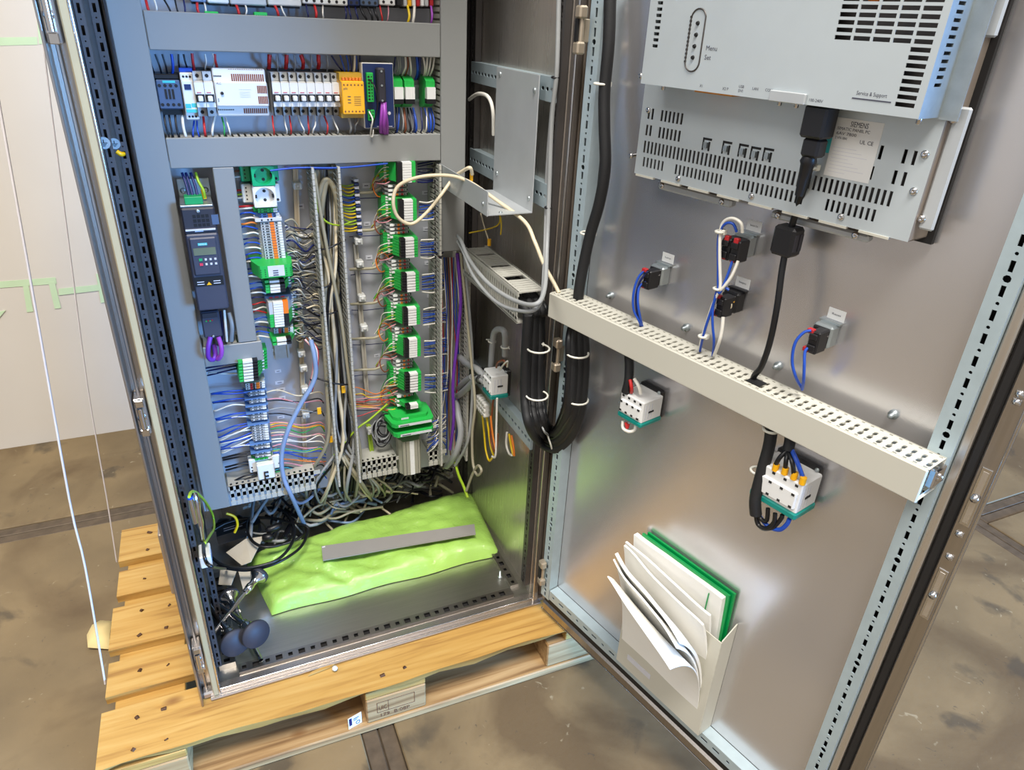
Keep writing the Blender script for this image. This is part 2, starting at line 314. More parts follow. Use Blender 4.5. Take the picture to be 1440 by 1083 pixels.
def tie(c, t, r, name='cable_tie', label='', group=None, fr=W, mat='tie', tail=None):   # band round a bundle, with its small head
    c = V(c); t = V(t).normalized(); x = t.orthogonal().normalized(); y = t.cross(x); b = MB()
    b.tube([c + (x * math.cos(a) + y * math.sin(a)) * r for a in [i * math.pi / 8 for i in range(16)]], .0022, 5, 0, 1, True)
    p = c + x * r; b.box(p.x - .004, p.x + .004, p.y - .004, p.y + .004, p.z - .004, p.z + .004, 0, .001)
    if tail: b.tube([p, p + V(tail)], .0016, 4, 0, 1)
    return solo(name, b, mat, label, 'cable tie', fr, group)
def screw(b, p, d, r=.0045, m=0):
    p = V(p); d = V(d).normalized(); b.lathe(p, d, [(0, r), (.0015, r), (.003, r * .7), (.0032, r * .3), (.0022, 0)], 10, m)
def rnd(a): return random.uniform(-a, a)
def tf(mb, fr): mb.v = [fr.M @ p for p in mb.v]; return mb
# ================================================================== SETTING
fl = solo('floor', MB().box(-5, 7, -6, 1.9, -.05, -.012), 'joint', 'worn brown concrete hall floor with dark joints', None, kind='structure', org=(0, 0, 0)); del fl['label']
def slab(x0, x1, y0, y1): part('slab', MB().box(x0, x1, y0, y1, -.04, 0, 0, .003), 'concrete', fl)
J = .04
slab(-5, 7, 1.10 + J, 1.9); slab(-5, -1.63 - J, -6, 1.10 - J); slab(-1.63 + J, .55 - J, -6, 1.10 - J)
slab(.55 + J, 2.735 - J, -6, 1.10 - J); slab(2.735 + J, 7, .03 + J, 1.10 - J); slab(2.735 + J, 7, -6, .03 - J)
for b in ((-5, 7, 1.062, 1.0985), (-5, 7, 1.1015, 1.138)): part('joint_strip', MB().box(*b, -.02, -.003, 0, .002), 'joint', fl)
for xx in (-1.63, .55, 2.735):
    for q in ((-.038, -.0015), (.0015, .038)): part('joint_strip', MB().box(xx + q[0], xx + q[1], -6, 1.06, -.02, -.003, 0, .002), 'joint', fl)
for q in ((-.038, -.0015), (.0015, .038)): part('joint_strip', MB().box(2.776, 7, .03 + q[0], .03 + q[1], -.02, -.003, 0, .002), 'joint', fl)
wl = solo('wall_back', MB().box(-5, 1.35, 1.668, 1.76, 0, 3.4), 'wall', None, None, kind='structure')
def printed(pts):
    p = [PY(u, v, 1.668) for u, v in pts]; b = MB(); b.prism([(q.x, q.z) for q in p], (0, 1.6678 - .0002 * len(wl.children), 0), EX, EZ, -EY, .0006 + .0002 * len(wl.children)); part('green_stripe', b, 'green_print', wl)
printed([(-40, 53), (52, 52), (53, 63), (-40, 65)]); printed([(50, 0), (57, 0), (62, 62), (55, 62)])
printed([(-30, 398), (78, 390), (80, 399), (-28, 407)]); printed([(32, 400), (40, 400), (47, 438), (38, 439)]); printed([(68, 396), (77, 396), (86, 433), (77, 434)]); printed([(82, 406), (150, 399), (151, 407), (83, 415)]); printed([(135, 385), (143, 384), (150, 424), (142, 426)])
printed([(0, 438), (8, 436), (-2, 448), (-14, 450)])
# ================================================================== PALLET
pl = thing('pallet', 'worn yellow wooden euro pallet carrying the steel cabinet', 'pallet', (.6, .4, 0), PAL)
def deck(y0, y1, x0, x1, skew=0, wane=False):
    b = MB(); n = 24; top = []; bot = []; bk = []; bkb = []
    for i in range(n + 1):
        t = i / n; x = x0 + (x1 - x0) * t; wv = (.004 * math.sin(9 * t + y0 * 30) + .002 * math.sin(31 * t)) * (1 if wane else .35)
        lo = .122 + (max(0, .010 * math.sin(14 * t + .6)) + .004 * math.sin(40 * t) * (wane) if wane else 0)
        top.append((x - skew * (1 - 0) * (t > .99) * 0, y0 + wv, .1436 + .0005 * math.sin(12 * t))); bot.append((x, y0 + wv + (.006 if wane else .001), lo)); bk.append((x - skew * (i == n), y1 + wv * .4, .1436)); bkb.append((x - skew * (i == n), y1, .122))
    vs = top + bot + bk + bkb; k = n + 1; fs = []
    for i in range(n): fs += [(i, i + 1, 2 * k + i + 1, 2 * k + i), (k + i, k + i + 1, i + 1, i), (2 * k + i, 2 * k + i + 1, 3 * k + i + 1, 3 * k + i), (3 * k + i, 3 * k + i + 1, k + i + 1, k + i)]
    fs += [(0, 2 * k, 3 * k, k), (n, k + n, 3 * k + n, 2 * k + n)]
    b.faces(vs, fs); return part('deck_board', b, 'wood', pl)
boards = [(0, .145, -.02, 1.07), (.186, .286, -.016, 1.18), (.327, .472, -.02, 1.18), (.513, .613, -.015, 1.18), (.655, .80, -.02, 1.18)]
for i, (y0, y1, x0, x1) in enumerate(boards):
    d = deck(y0, y1, x0, x1, .03 if i == 0 else 0, i == 0)
    nb = MB()
    for xx in (.05, .11, .58, .63):
        for yy in ((y0 + .03, y1 - .035) if y1 - y0 > .12 else ((y0 + y1) / 2,)): nb.cyl((xx + rnd(.012), yy + rnd(.008),   .1425), (xx, yy,   .1440), .0045, None, 8)
    part('nail_head', nb, 'nail', d, kind='stuff')
for x in (0, .5275, 1.05): part('cross_board', MB().box(x, x + .145, .008, .79, .100, .1215, 0, .002), 'wood', pl)
blk = None
for x in (0, .5275, 1.0):
    for y in (.006, .355, .695):
        q = part('block', MB().box(x, x + (.145 if x < 1 else .128), y, y + .1, .0225, .0995, 0, .003), 'wood_grey' if y < .1 else 'wood', pl)
        if x == .5275 and y < .1: blk = q
for y0, y1 in ((0.0, .10), (.35, .45), (.70, .80)): part('bottom_board', MB().box(0, 1.2, y0, y1, 0.0005, .022, 0, .003), 'wood_grey', pl)
b = MB(); yb = .0052; X0 = .5275
for r in ((.025, .117, .0505, .0512), (.025, .117, .084, .0847), (.025, .0262, .0505, .0847), (.116, .117, .0505, .0847), (.052, .053, .0505, .0847)): b.box(X0 + r[0], X0 + r[1], yb, yb + .001, r[2], r[3])
text(b, 'UIC', (X0 + .029, yb, .058), EX, EZ, .014, 0, .020); text(b, '179  B·08P', (X0 + .030, yb, .034), EX, EZ, .011, 0, .074)
part('burnt_stamp', b, 'ink', blk, 'dark burnt frame with a code on the middle block')
# loose bits round the pallet
def sheet(poly, th=.0006): return poly
pt = [PZ(u, v, .012) for u, v in ((122, 893), (130, 880), (141, 871), (157, 873), (155, 893), (153, 912), (138, 911), (124, 912))]
b = MB(); c0 = sum(pt, V()) / 8; vs = [c0 + V((0, 0, .012))] + [p + V((0, 0, .004 * math.sin(i * 2))) for i, p in enumerate(pt)]
b.faces(vs + [p - V((0, 0, .0012)) for p in vs], [(0, 1 + i, 1 + (i + 1) % 8) for i in range(8)] + [(9, 10 + (i + 1) % 8, 10 + i) for i in range(8)] + [(1 + i, 10 + i, 10 + (i + 1) % 8, 1 + (i + 1) % 8) for i in range(8)], 0, True)
solo('paper_scrap', b, 'card_yellow', 'cream paper scrap on the floor at the left end of the pallet', 'paper')
T = Fr(PAL.M @ V((.500, .012, .0)), .25)
t = thing('delivery_tag', 'small white printed tag leaning in the pallet gap left of the stamped block', 'label', (0, 0, .0225), T)
b = MB(); b.box(-.017, .017, -.0006, .0006, .0225, .0585); q = part('tag_card', b, 'white', t)
b = MB(); b.box(-.015, -.008, -.0012, -.0007, .032, .056); b.box(-.004, .010, -.0012, -.0007, .048, .050); b.box(-.004, .006, -.0012, -.0007, .043, .0445)
b.tube([(.007 + .005 * math.cos(a), -.001, .032 + .005 * math.sin(a)) for a in [i * .63 for i in range(10)]], .0009, 4, 0, 1, True); part('printed_marks', b, 'w_navy', q)
p = PZ(792, 908, .03); b = MB(); b.tube([p + V((-.012, 0, -.006)), p + V((0, -.004, .008)), p + V((.012, 0, .016)), p + V((.018, .004, .028))], .004, 5, 0, 4)
solo('plastic_shred', b, 'w_teal', 'blue plastic shred caught under the right end of the pallet deck', 'scrap')
p = PZ(470, 941, .145); b = MB(); b.prism([(0, 0), (.05, .006), (.075, .016), (.05, .014), (.01, .008)], p + V((-.06, 0, .001)), EX, EY, EZ, .004)
solo('wood_splinter', b, 'wood', 'thin wood splinter lying on the front pallet board by the sill', 'splinter')
p = PZ(471, 942, .150); b = MB(); b.lathe(p, (0, 0, 1), [(0, .004), (.004, .007), (.009, .005), (.011, 0)], 7); solo('foam_crumb', b, 'white', 'white crumb on the splinter on the front pallet board', 'crumb')
# two thin straps from the pallet up to the cabinet roof
for pts, lb in ((((148, 962, .24), (120, 799, .27), (97, 700, .29), (37, 361, .35), (0, 153, .38), (-40, -80, .40)), 'white packing cord left of the cabinet, the nearer one ending at the front pallet boards'),
                (((164, 790, .66), (150, 700, .66), (123, 543, .66), (95, 330, .66), (65, 97, .66), (45, -80, .66)), 'thin white packing cord left of the cabinet, ending at the rearmost pallet board')):
    wire([PY(u, v, y) for u, v, y in pts], .0023 if pts[0][0] < 160 else .0017, 'strap', lb, 'cord', None, 'packing_cord', 6, 4)
# ================================================================== CABINET
XL, XR, YF, YB, ZB, ZT = .2232, 1.004, .1009, .70, .150, 2.14
cab = thing('electrical_cabinet', 'tall stainless steel control cabinet standing open on the wooden pallet', 'cabinet', (.614, .4, .144))
P_ = lambda n, b, mt, **k: part(n, b, mt, cab, **k)
P_('back_panel', MB().box(XL - .01, XR + .01, YB, YB + .004, ZB, ZT), 'wallsteel')
P_('side_panel', MB().box(XL - .012, XL, YF + .02, YB, ZB, ZT), 'dark_steel'); P_('side_panel', MB().box(XR, XR + .012, YF + .02, YB, ZB, ZT), 'wallsteel')  # left panel's dark reflection is put into its colour, unlike the right panel
P_('roof_panel', MB().box(XL - .04, XR + .04, YF - .02, YB, ZT, ZT + .012), 'inox'); P_('floor_panel', MB().box(XL, XR, YF + .02, YB, .1455, .160), 'inox_floor')
b = MB(); b.box(XL - .04, XL - .036, YF - .02, YF + .03, .146, ZT, 0, .001); b.box(XL - .036, XL - .014, YF + .022, YF + .03, .146, ZT); b.box(XL - .029, XL - .024, YF + .008, YF + .022, .15, ZT, 0, .001)
gut = P_('frame_gutter', b, 'inox')
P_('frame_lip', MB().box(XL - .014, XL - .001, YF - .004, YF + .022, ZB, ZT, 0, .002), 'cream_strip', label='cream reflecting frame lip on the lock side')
P_('edge_bead', MB().tube([(XL, YF - .003, ZB), (XL, YF - .003, ZT)], .0026, 8, 0, 1), 'inox_bright')
b = MB(); b.box(XR + .036, XR + .040, YF - .02, YF + .03, .146, ZT, 0, .001); b.box(XR + .014, XR + .036, YF + .022, YF + .03, .146, ZT); b.box(XR + .022, XR + .027, YF + .006, YF + .022, .15, ZT, 0, .001); P_('frame_gutter', b, 'frame_warm')
P_('frame_lip', MB().box(XR + .001, XR + .014, YF - .004, YF + .022, ZB, ZT, 0, .002), 'inox_edge'); P_('edge_bead', MB().tube([(XR, YF - .003, ZB), (XR, YF - .003, ZT)], .0026, 8, 0, 1), 'inox_bright')
b = MB(); b.box(XL - .036, XR + .036, YF - .003, YF + .022, .146, .164, 0, .004); b.box(XL - .02, XR + .02, YF - .012, YF - .003, .146, .151, 0, .001); P_('sill', b, 'inox_edge'); P_('edge_bead', MB().tube([(XL, YF - .003, .166), (XR, YF - .003, .166)], .0026, 8, 0, 1), 'inox_bright')
def railcells(L, wdt, pitch=.025):
    c = []; n = int(L / pitch)
    for i in range(n):
        z = i * pitch; h = wdt / 2
        c.append((0, wdt, z, z + pitch * .68, ('r', h, z + pitch * .34, min(.0027, wdt * .2), pitch * .23)))
        c.append((0, wdt, z + pitch * .68, z + pitch, ('c', h, z + pitch * .84, min(.0021, wdt * .1) if i % 7 else min(.0044, wdt * .2), min(.0021, wdt * .1) if i % 7 else min(.0044, wdt * .2))))
    c.append((0, wdt, n * pitch, L, None)); return c
def prail(O, U, Vv, L, wdt, depth, mat, dark='hole', pitch=.025, par=None, fr=None, name='perforated_rail'):
    O, U, Vv = V(O), V(U), V(Vv); N = U.cross(Vv); b = MB(); b.perf(O, U, Vv, railcells(L, wdt, pitch), .002, 0)
    for u in (0, wdt):
        b.poly([O + U * u, O + U * u + Vv * L, O + U * u + Vv * L - N * depth, O + U * u - N * depth], 0)
    for v in (0, L): b.poly([O + Vv * v, O + U * wdt + Vv * v, O + U * wdt + Vv * v - N * depth, O + Vv * v - N * depth], 0)
    b.poly([O - N * (depth - .0005), O + U * wdt - N * (depth - .0005), O + U * wdt + Vv * L - N * (depth - .0005), O + Vv * L - N * (depth - .0005)], 1)
    if fr: tf(b, fr)
    return part(name, b, [mat, dark], par or cab)
prail((XL + .0012, .140, .19), EX, EZ, 1.93, .0105, .012, 'rail_shaded', pitch=.028); prail((XL + .0095, .285, .19), EX, EZ, 1.93, .0125, .012, 'rail_shaded', pitch=.028)  # left rails: shade and dark reflections are put into their colour
prail((XR - .014, .150, .19), -EY, EZ, 1.93, .026, .013, 'dark_steel'); prail((XR - .016, .645, .19), -EY, EZ, 1.93, .036, .015, 'dark_steel'); prail((XR - .016, .59, .19), -EY, EZ, 1.93, .03, .015, 'dark_steel')
for z0, z1 in ((1.392, 1.436), (1.192, 1.240), (.630, .668)): prail((XR - .020, .575, z0), -EY, EZ, .44, z1 - z0, .019, 'zinc_rail', pitch=.02) if 0 else None
def hrail(z0, z1): 
    O = V((XR - .020, .575, z0)); b = MB(); n = 22; h = z1 - z0
    b.perf(O, -EY, EZ, [(i * .02, (i + 1) * .02, 0, h, ('s', i * .02 + .010, h * .5, .006, .0035)) for i in range(n)], .002, 0); D = V((.0195, 0, 0))
    for v in (0, h): b.poly([O + EZ * v, O - EY * .44 + EZ * v, O - EY * .44 + EZ * v + D, O + EZ * v + D], 0)
    for u in (0, .44): b.poly([O - EY * u, O - EY * u + EZ * h, O - EY * u + EZ * h + D, O - EY * u + D], 0)
    b.poly([O + D * .9, O - EY * .44 + D * .9, O - EY * .44 + EZ * h + D * .9, O + EZ * h + D * .9], 1); P_('depth_rail', b, ['zinc_rail', 'hole'])
hrail(1.392, 1.436); hrail(1.192, 1.240); hrail(.615, .660)
# floor frame strips
prail((XL + .015, .147, .176), EX, -EY, .030, .75, .012, 'zinc', pitch=.03) if 0 else None
def fstrip(x0, x1, y0, y1, z, along):
    b = MB(); O = V((x0, y0, z)); U = EX; Vv = EY; c = []
    if along == 'x':
        n = int((x1 - x0) / .026); wd = y1 - y0
        for i in range(n): c.append((i * .026, (i + 1) * .026, 0, wd, ('r', i * .026 + .012, wd / 2, .0075 if i % 2 else .005, wd * .28 if i % 2 else wd * .2)))
        c.append((n * .026, x1 - x0, 0, wd, None))
    else:
        n = int((y1 - y0) / .026); wd = x1 - x0
        for i in range(n): c.append((0, wd, i * .026, (i + 1) * .026, ('r', wd / 2, i * .026 + .012, wd * .25 if i % 2 else wd * .18, .0075 if i % 2 else .005)))
        c.append((0, wd, n * .026, y1 - y0, None))
    b.perf(O, U, Vv, c, .002, 0); b.poly([(x0, y0, z - .010), (x1, y0, z - .010), (x1, y1, z - .010), (x0, y1, z - .010)], 1)
    b.poly([(x0, y0, z), (x1, y0, z), (x1, y0, .160), (x0, y0, .160)]); b.poly([(x0, y1, z), (x1, y1, z), (x1, y1, .160), (x0, y1, .160)][::-1]); b.poly([(x1, y0, z), (x1, y1, z), (x1, y1, .160), (x1, y0, .160)]); b.poly([(x0, y0, z), (x0, y1, z), (x0, y1, .160), (x0, y0, .160)])
    P_('floor_rail', b, ['inox', 'hole'])
fstrip(XL + .045, XR - .045, .124, .150, .171, 'x'); fstrip(XR - .042, XR - .018, .155, .60, .171, 'y'); fstrip(XL + .004, XL + .040, .155, .48, .176, 'y')
P_('mounting_plate', MB().box(.238, .950, .530, .534, .345, 2.10), 'plate')
b = MB(); b.box(.126, .182, .469, .66, .1450, .345, 0, .003); P_('side_bracket', b, 'frame_warm', label='stainless bracket block at the left foot of the cabinet')
# lock strikers on the frame
for (u, v) in ((71, 20), (205, 582), (287, 920)):
    c = PY(u, v, .10); z = c.z; x = XL - .026; b = MB(); b.box(x - .009, x + .009, .088, .121, z - .036, z + .036, 0, .002); q = part('lock_striker', b, 'inox_edge', gut)
    b = MB(); b.box(x - .006, x + .007, .082, .090, z - .036, z - .022, 0, .001); b.box(x - .006, x + .007, .082, .090, z + .022, z + .036, 0, .001); b.cyl((x, .084, z - .02), (x, .084, z + .02), .005); b.lathe((x, .088, z), (0, -1, 0), [(0, .007), (.003, .007), (.003, .003), (.001, 0)], 10); P_('striker_roller', b, 'inox_bright')
# ---- door (opened) : geometry in door coordinates
DZ0, DZ1 = .155, 2.12
b = MB(); b.box(0, .803, -.002, .004, DZ0, DZ1)
door = part('door', tf(b, DR), 'inox_door', cab)
D_ = lambda n, b, mt, **k: part(n, tf(b, DR), mt, door, **k)
b = MB(); b.box(.784, .806, -.018, -.002, DZ0, DZ1, 0, .002); b.box(-.004, .803, -.018, -.002, DZ0 - .004, DZ0 + .028, 0, .006); D_('door_rim', b, 'inox'); D_('hinge_edge', MB().box(-.006, .004, -.016, -.0022, DZ0 + .03, DZ1, 0, .002), 'frame_warm'); D_('hinge_edge', MB().box(-.008, -.0005, -.002, .012, DZ0, DZ1, 0, .002), 'frame_warm')
D_('edge_bead', MB().tube([(.8065, -.016, DZ1), (.8065, -.016, DZ0 - .003), (-.004, -.016, DZ0 - .003)], .0022, 6, 0, 1), 'inox_bright')
b = MB(); b.box(.770, .7835, -.017, -.002, DZ0 + .010, DZ1, 0, .003); b.box(.003, .7835, -.017, -.002, DZ0 + .030, DZ0 + .050, 0, .003); D_('gasket', b, 'rubber')
b = MB(); b.box(.757, .769, -.022, -.002, DZ0 + .022, DZ1, 0, .002); D_('inner_profile', b, 'wallsteel')
RO = -.030
for s in (.004, .726): prail((s, RO, DZ0 + .060), EX, EZ, 1.89, .030, .027, 'zinc_rail', pitch=.03, par=door, fr=DR)
b = MB(); n = 23; b.perf((.036, RO, DZ0 + .066), EX, EZ, [(i * .03, (i + 1) * .03, 0, .028, ('s', i * .03 + .015, .014, .009 if i % 3 else .004, .003)) for i in range(n)], .002)
b.poly([(.036, RO, DZ0 + .094), (.726, RO, DZ0 + .094), (.726, -.003, DZ0 + .094), (.036, -.003, DZ0 + .094)]); b.poly([(.036, RO + .02, DZ0 + .060), (.726, RO + .02, DZ0 + .060), (.726, RO + .02, DZ0 + .094), (.036, RO + .02, DZ0 + .094)], 1)
part('perforated_rail', tf(b, DR), ['zinc_rail', 'hole'], door)
for uv in ((1372, 700), (1312, 835), (1404, 610)):
    p = PD(uv[0], uv[1], .018); z = p.z; q = MB()
    if uv[0] != 1404:
        q.box(.789, .802, -.0195, -.018, z - .045, z + .045, 0, .0007); q.box(.7925, .799, -.0200, -.0190, z - .040, z - .006, 1); q.box(.7925, .799, -.0200, -.0190, z + .006, z + .040, 1)
        q.lathe((.7955, -.0195, z), (0, -1, 0), [(0, .005), (.005, .005), (.006, 0)], 10, 0); part('lock_slot', tf(q, DR), ['inox_bright', 'wallsteel'], door)
for u, v in ((1416, 560), (1341, 747), (1335, 783), (1420, 549)):
    p = PD(u, v, .018); q = MB(); q.lathe((.795, -.018, p.z), (0, -1, 0), [(0, .005), (.003, .004), (.004, 0)], 8); q.box(.790, .800, -.020, -.018, p.z - .004, p.z + .004, 0, .0007); D_('catch', q, 'inox_bright')
# hinges between frame and door
for u, v in ((817, 43), (784, 500), (763, 806)):
    p = PY(u, v, .050); x, y, z = p.x, p.y, p.z; h = P_('hinge', MB().cyl((x + .001, y, z - .030), (x + .001, y, z + .030), .0042), 'hinge_steel')
    for a in (z - .037, z + .018): part('hinge_knuckle', MB().box(x - .0085, x + .0075, y - .008, y + .012, a, a + .020, 0, .003), 'hinge_steel', h)
    part('hinge_slot', MB().box(x - .0075, x - .0035, y + .001, y + .010, z - .017, z + .018), 'dark', h); part('hinge_leaf', MB().box(x + .0085, x + .019, y + .004, y + .008, z - .018, z + .018, 0, .001), 'hinge_steel', h)
# door studs along the duct
for u, v in ((861, 415), (967, 460), (1096, 514), (1258, 582)):
    p = PD(u, v, .0); q = MB(); q.lathe((p.x, -.002, p.z), (0, -1, 0), [(0, .007), (.004, .007), (.004, .0035), (.012, .0035), (.012, 0)], 8); D_('stud', q, 'zinc')
# earth stickers on the left rails
for u, v, y_ in ((146, 201, .138), (161, 202, .283)):
    p = PY(u, v, y_); q = MB(); q.cyl((p.x, y_, p.z), (p.x, y_ - .001, p.z), .009, None, 16); st = P_('earth_sticker', q, 'zinc', label='round white sticker with an earth symbol')
    q = MB(); q.box(p.x - .0006, p.x + .0006, y_ - .0015, y_ - .001, p.z, p.z + .005)
    for k, hw in enumerate((.005, .0034, .0017)): q.box(p.x - hw, p.x + hw, y_ - .0015, y_ - .001, p.z - .0021 * k - .0005, p.z - .0021 * k + .0005)
    part('earth_symbol', q, 'dark', st)
# ================================================================== WIRE DUCTS
YF_, YP = .450, .530
ORD = ['first', 'second', 'third', 'fourth', 'fifth', 'sixth', 'seventh', 'eighth', 'ninth', 'tenth', 'eleventh', 'twelfth', 'thirteenth', 'fourteenth', 'fifteenth', 'sixteenth', 'seventeenth', 'eighteenth', 'nineteenth', 'twentieth']
ORD += ['twenty-' + o for o in ORD[:9]] + ['thirtieth'] + ['thirty-' + o for o in ORD[:9]] + ['fortieth'] + ['forty-' + o for o in ORD[:9]] + ['fiftieth'] + ['fifty-' + o for o in ORD[:9]]
def fingers(b, o, a0, a1, c, y0, y1, th, m=0, pitch=.0125, head=True, side=1):   # a row of duct fingers at across-position c
    n = int((a1 - a0) / pitch); add = (lambda p0, p1, ya, yb, t0, t1: b.box(t0, t1, ya, yb, p0, p1, m)) if o == 'v' else (lambda p0, p1, ya, yb, t0, t1: b.box(p0, p1, ya, yb, t0, t1, m))
    base = y1 - .018; add(a0, a1, base, y1, c, c + th)
    for i in range(n):
        q = a0 + (i + .5) * pitch + (a1 - a0 - n * pitch) / 2
        add(q - .0041, q + .0041, y0 + .004, base, c, c + th)
        if head: add(q - .0057, q + .0057, y0, y0 + .010, c - th * .9, c + th * 1.9); add(q - .005, q + .005, (y0 + base) / 2 - .006, (y0 + base) / 2 + .004, c, c + th)
def duct(o, a0, a1, b0, b1, label, cover=True, mat='duct', yf=YF_, yb=YP, group='grey wiring ducts', walls=(1, 1), pitch=.0125, name='wire_duct'):
    org = ((b0 + b1) / 2, yb, a0) if o == 'v' else ((a0 + a1) / 2, yb, b0)
    t = thing(name, label, 'wire duct', org, W, group); b = MB(); y0 = yf + (.008 if cover else 0)
    if walls[0]: fingers(b, o, a0, a1, b0 + .0005, y0, yb - .001, .0018, 0, pitch, not cover)
    if walls[1]: fingers(b, o, a0, a1, b1 - .0023, y0, yb - .001, .0018, 0, pitch, not cover)
    (b.box(b0, b1, yb - .003, yb - .001, a0, a1) if o == 'v' else b.box(a0, a1, yb - .003, yb - .001, b0, b1)); part('duct_body', b, 'duct_in', t)
    if cover:
        b = MB(); (b.box(b0 - .001, b1 + .001, yf, yf + .009, a0, a1, 0, .0015) if o == 'v' else b.box(a0, a1, yf, yf + .009, b0 - .001, b1 + .001, 0, .0015)); part('duct_cover', b, mat, t)
    return t
zt1, zb1 = PY(420, 25, YF_).z, PY(420, 75, YF_).z; zt2, zb2 = PY(430, 192, YF_).z, PY(430, 231, YF_).z
duct('v', .400, 2.06, .2475, .3015, 'tall blue-grey wire duct with smooth cover up the left edge of the plate')
duct('v', PY(640, 353, YF_).z, 2.06, .868, .925, 'tall grey wire duct with smooth cover at the right edge of the plate')
duct('h', .3035, .866, zb1, zt1, 'horizontal grey wire duct above the row of breakers and yellow module')
duct('h', .3035, .866, zb2, zt2, 'horizontal grey wire duct below the row of breakers and yellow module')
xs0, xs1 = PY(300, 241, YF_).x, PY(328, 239, YF_).x
duct('v', PY(340, 482, YF_).z, zb2 - .0015, xs0, xs1, 'short vertical grey duct between the dark drive and the left terminal column')
r = rectW([(289, 489), (365, 481), (294, 517), (374, 504)], YF_); duct('h', .3035, r[1], r[2], r[3], 'short horizontal grey duct under the dark drive with purple cables')
# open ducts (no cover), in the lower half
def open_v(uv0, uv1, uw0, v0, v1, label, yf=.462):
    a = PY(uv0, v0, yf); c = PY(uw0, v0, yf); z1 = PY((uv0 + uw0) / 2, v0, yf).z; z0 = PY(uv1, v1, yf).z
    return duct('v', z0, z1, a.x, c.x, label, False, yf=yf, group='open slotted ducts')
zbd = .405
duct('v', zbd, zb2 - .002, PY(441, 300, .462).x, PY(478, 300, .462).x, 'open slotted duct full of beige cables in the middle of the plate', False, yf=.430, group='open slotted ducts')
duct('v', zbd, PY(640, 356, .462).z, PY(614, 400, .462).x, PY(655, 400, .462).x, 'open slotted duct at the right below the grey cover with purple cable', False, yf=.430, group='open slotted ducts')
fw = MB(); fingers(fw, 'v', PY(640, 356, .462).z, zb2 - .002, PY(614, 400, .462).x, .432, .529, .0018); solo('duct_wall', fw, 'duct_in', 'slotted duct wall left of the tall right duct beside the relays', 'duct wall', org=(PY(614, 400, .462).x, .53, 1.0))
duct('h', .354, .402, .3035, PY(455, 500, .462).x - 0, 'x', False) if 0 else None
def open_h(u0, u1, vmid, h, label, yf=.455):
    p0, p1 = PY(u0, vmid, yf), PY(u1, vmid, yf); z = .368
    t = duct('h', p0.x, p1.x, z, z + h, label, False, yf=yf, group='open slotted ducts', walls=(0, 1)); b = MB(); fingers(b, 'h', p0.x, p1.x, z + .0005, yf, YP - .001, .0018); return t
# bottom ducts seen from above and front: fingers stand to the front
def finger_front(x0, x1, z0, z1, y, label):
    t = thing('wire_duct', label, 'wire duct', ((x0 + x1) / 2, y + .06, z0), W, 'open slotted ducts'); b = MB(); n = int((x1 - x0) / .0142)
    for i in range(n):
        x = x0 + (i + .5) * .0142
        b.box(x - .0042, x + .0042, y, y + .002, z0 + .006, z1); b.box(x - .0062, x + .0062, y - .001, y + .003, z0, z0 + .012); b.box(x - .0058, x + .0058, y, y + .002, z0 + (z1 - z0) * .42, z0 + (z1 - z0) * .62)
    b.box(x0, x1, y, y + .002, z1 - .012, z1); part('finger_wall', b, 'duct_in', t)
    b = MB(); b.perf((x0, y, z1), EX, EY, [(i * .0142, (i + 1) * .0142, 0, .07, ('s', (i + .5) * .0142, .012, .003, .005)) for i in range(n)], .002); part('duct_base', b, 'duct_in', t); return t
finger_front(.306, PY(452, 680, .46).x, .395, .452, .462, 'open grey duct with fingers below the left terminal column')
finger_front(PY(508, 655, .46).x, PY(564, 650, .46).x, .394, .448, .462, 'open grey duct stub with fingers left of the grey terminal stack')
finger_front(PY(603, 640, .46).x, PY(628, 636, .46).x, .394, .440, .462, 'small open duct stub with fingers right of the grey terminal stack')
# ================================================================== TOP DEVICE ROW
def dots(b, xs, zs, y, r, m=1, d=.0006):
    for x in xs:
        for z in zs: b.cyl((x, y, z), (x, y - d, z), r, None, 8, m)
def rail_din(z, x0, x1, label):
    b = MB(); b.box(x0, x1, .5225, .5245, z - .0175, z - .0125); b.box(x0, x1, .5225, .5245, z + .0125, z + .0175); b.box(x0, x1, .5225, .5295, z - .0125, z - .0115); b.box(x0, x1, .5225, .5295, z + .0115, z + .0125); b.box(x0, x1, .528, .5295, z - .0115, z + .0115)
    solo('din_rail', b, 'zinc', label, 'mounting rail')
rail_din(PY(420, 133, .48).z, .315, .860, 'zinc DIN rail carrying the row of breakers and yellow module')
# contactor
x0, x1, z0, z1 = rectW([(218, 113), (253, 112), (226, 155), (258, 152)], .468)
t = thing('contactor', 'dark blue-grey contactor at the left end of the breaker row', 'contactor', ((x0 + x1) / 2, .52, z0))
b = MB(); b.box(x0, x1, .468, .520, z0, z1, 0, .002); b.box(x0 + .003, x1 - .003, .480, .520, z0 - .012, z0, 1); dots(b, [x0 + (x1 - x0) * k for k in (.13, .36, .59, .82)], [z0 + .008, z1 - .010], .468, .0032)
for k in (.35, .5, .65): b.box(x0 + (x1 - x0) * k - .002, x0 + (x1 - x0) * k + .002, .4668, .468, (z0 + z1) / 2 - .008, (z0 + z1) / 2 + .010, 1)
part('body', b, ['slate', 'hole'], t); part('terminal_block', MB().box(x0 - .002, x1 + .001, .478, .520, z1, z1 + .010, 0, .002), 'black', t); part('type_plate', MB().box(x0 + .012, x0 + .034, .4672, .468, z1 - .005, z1 - .001), 'turq', t)
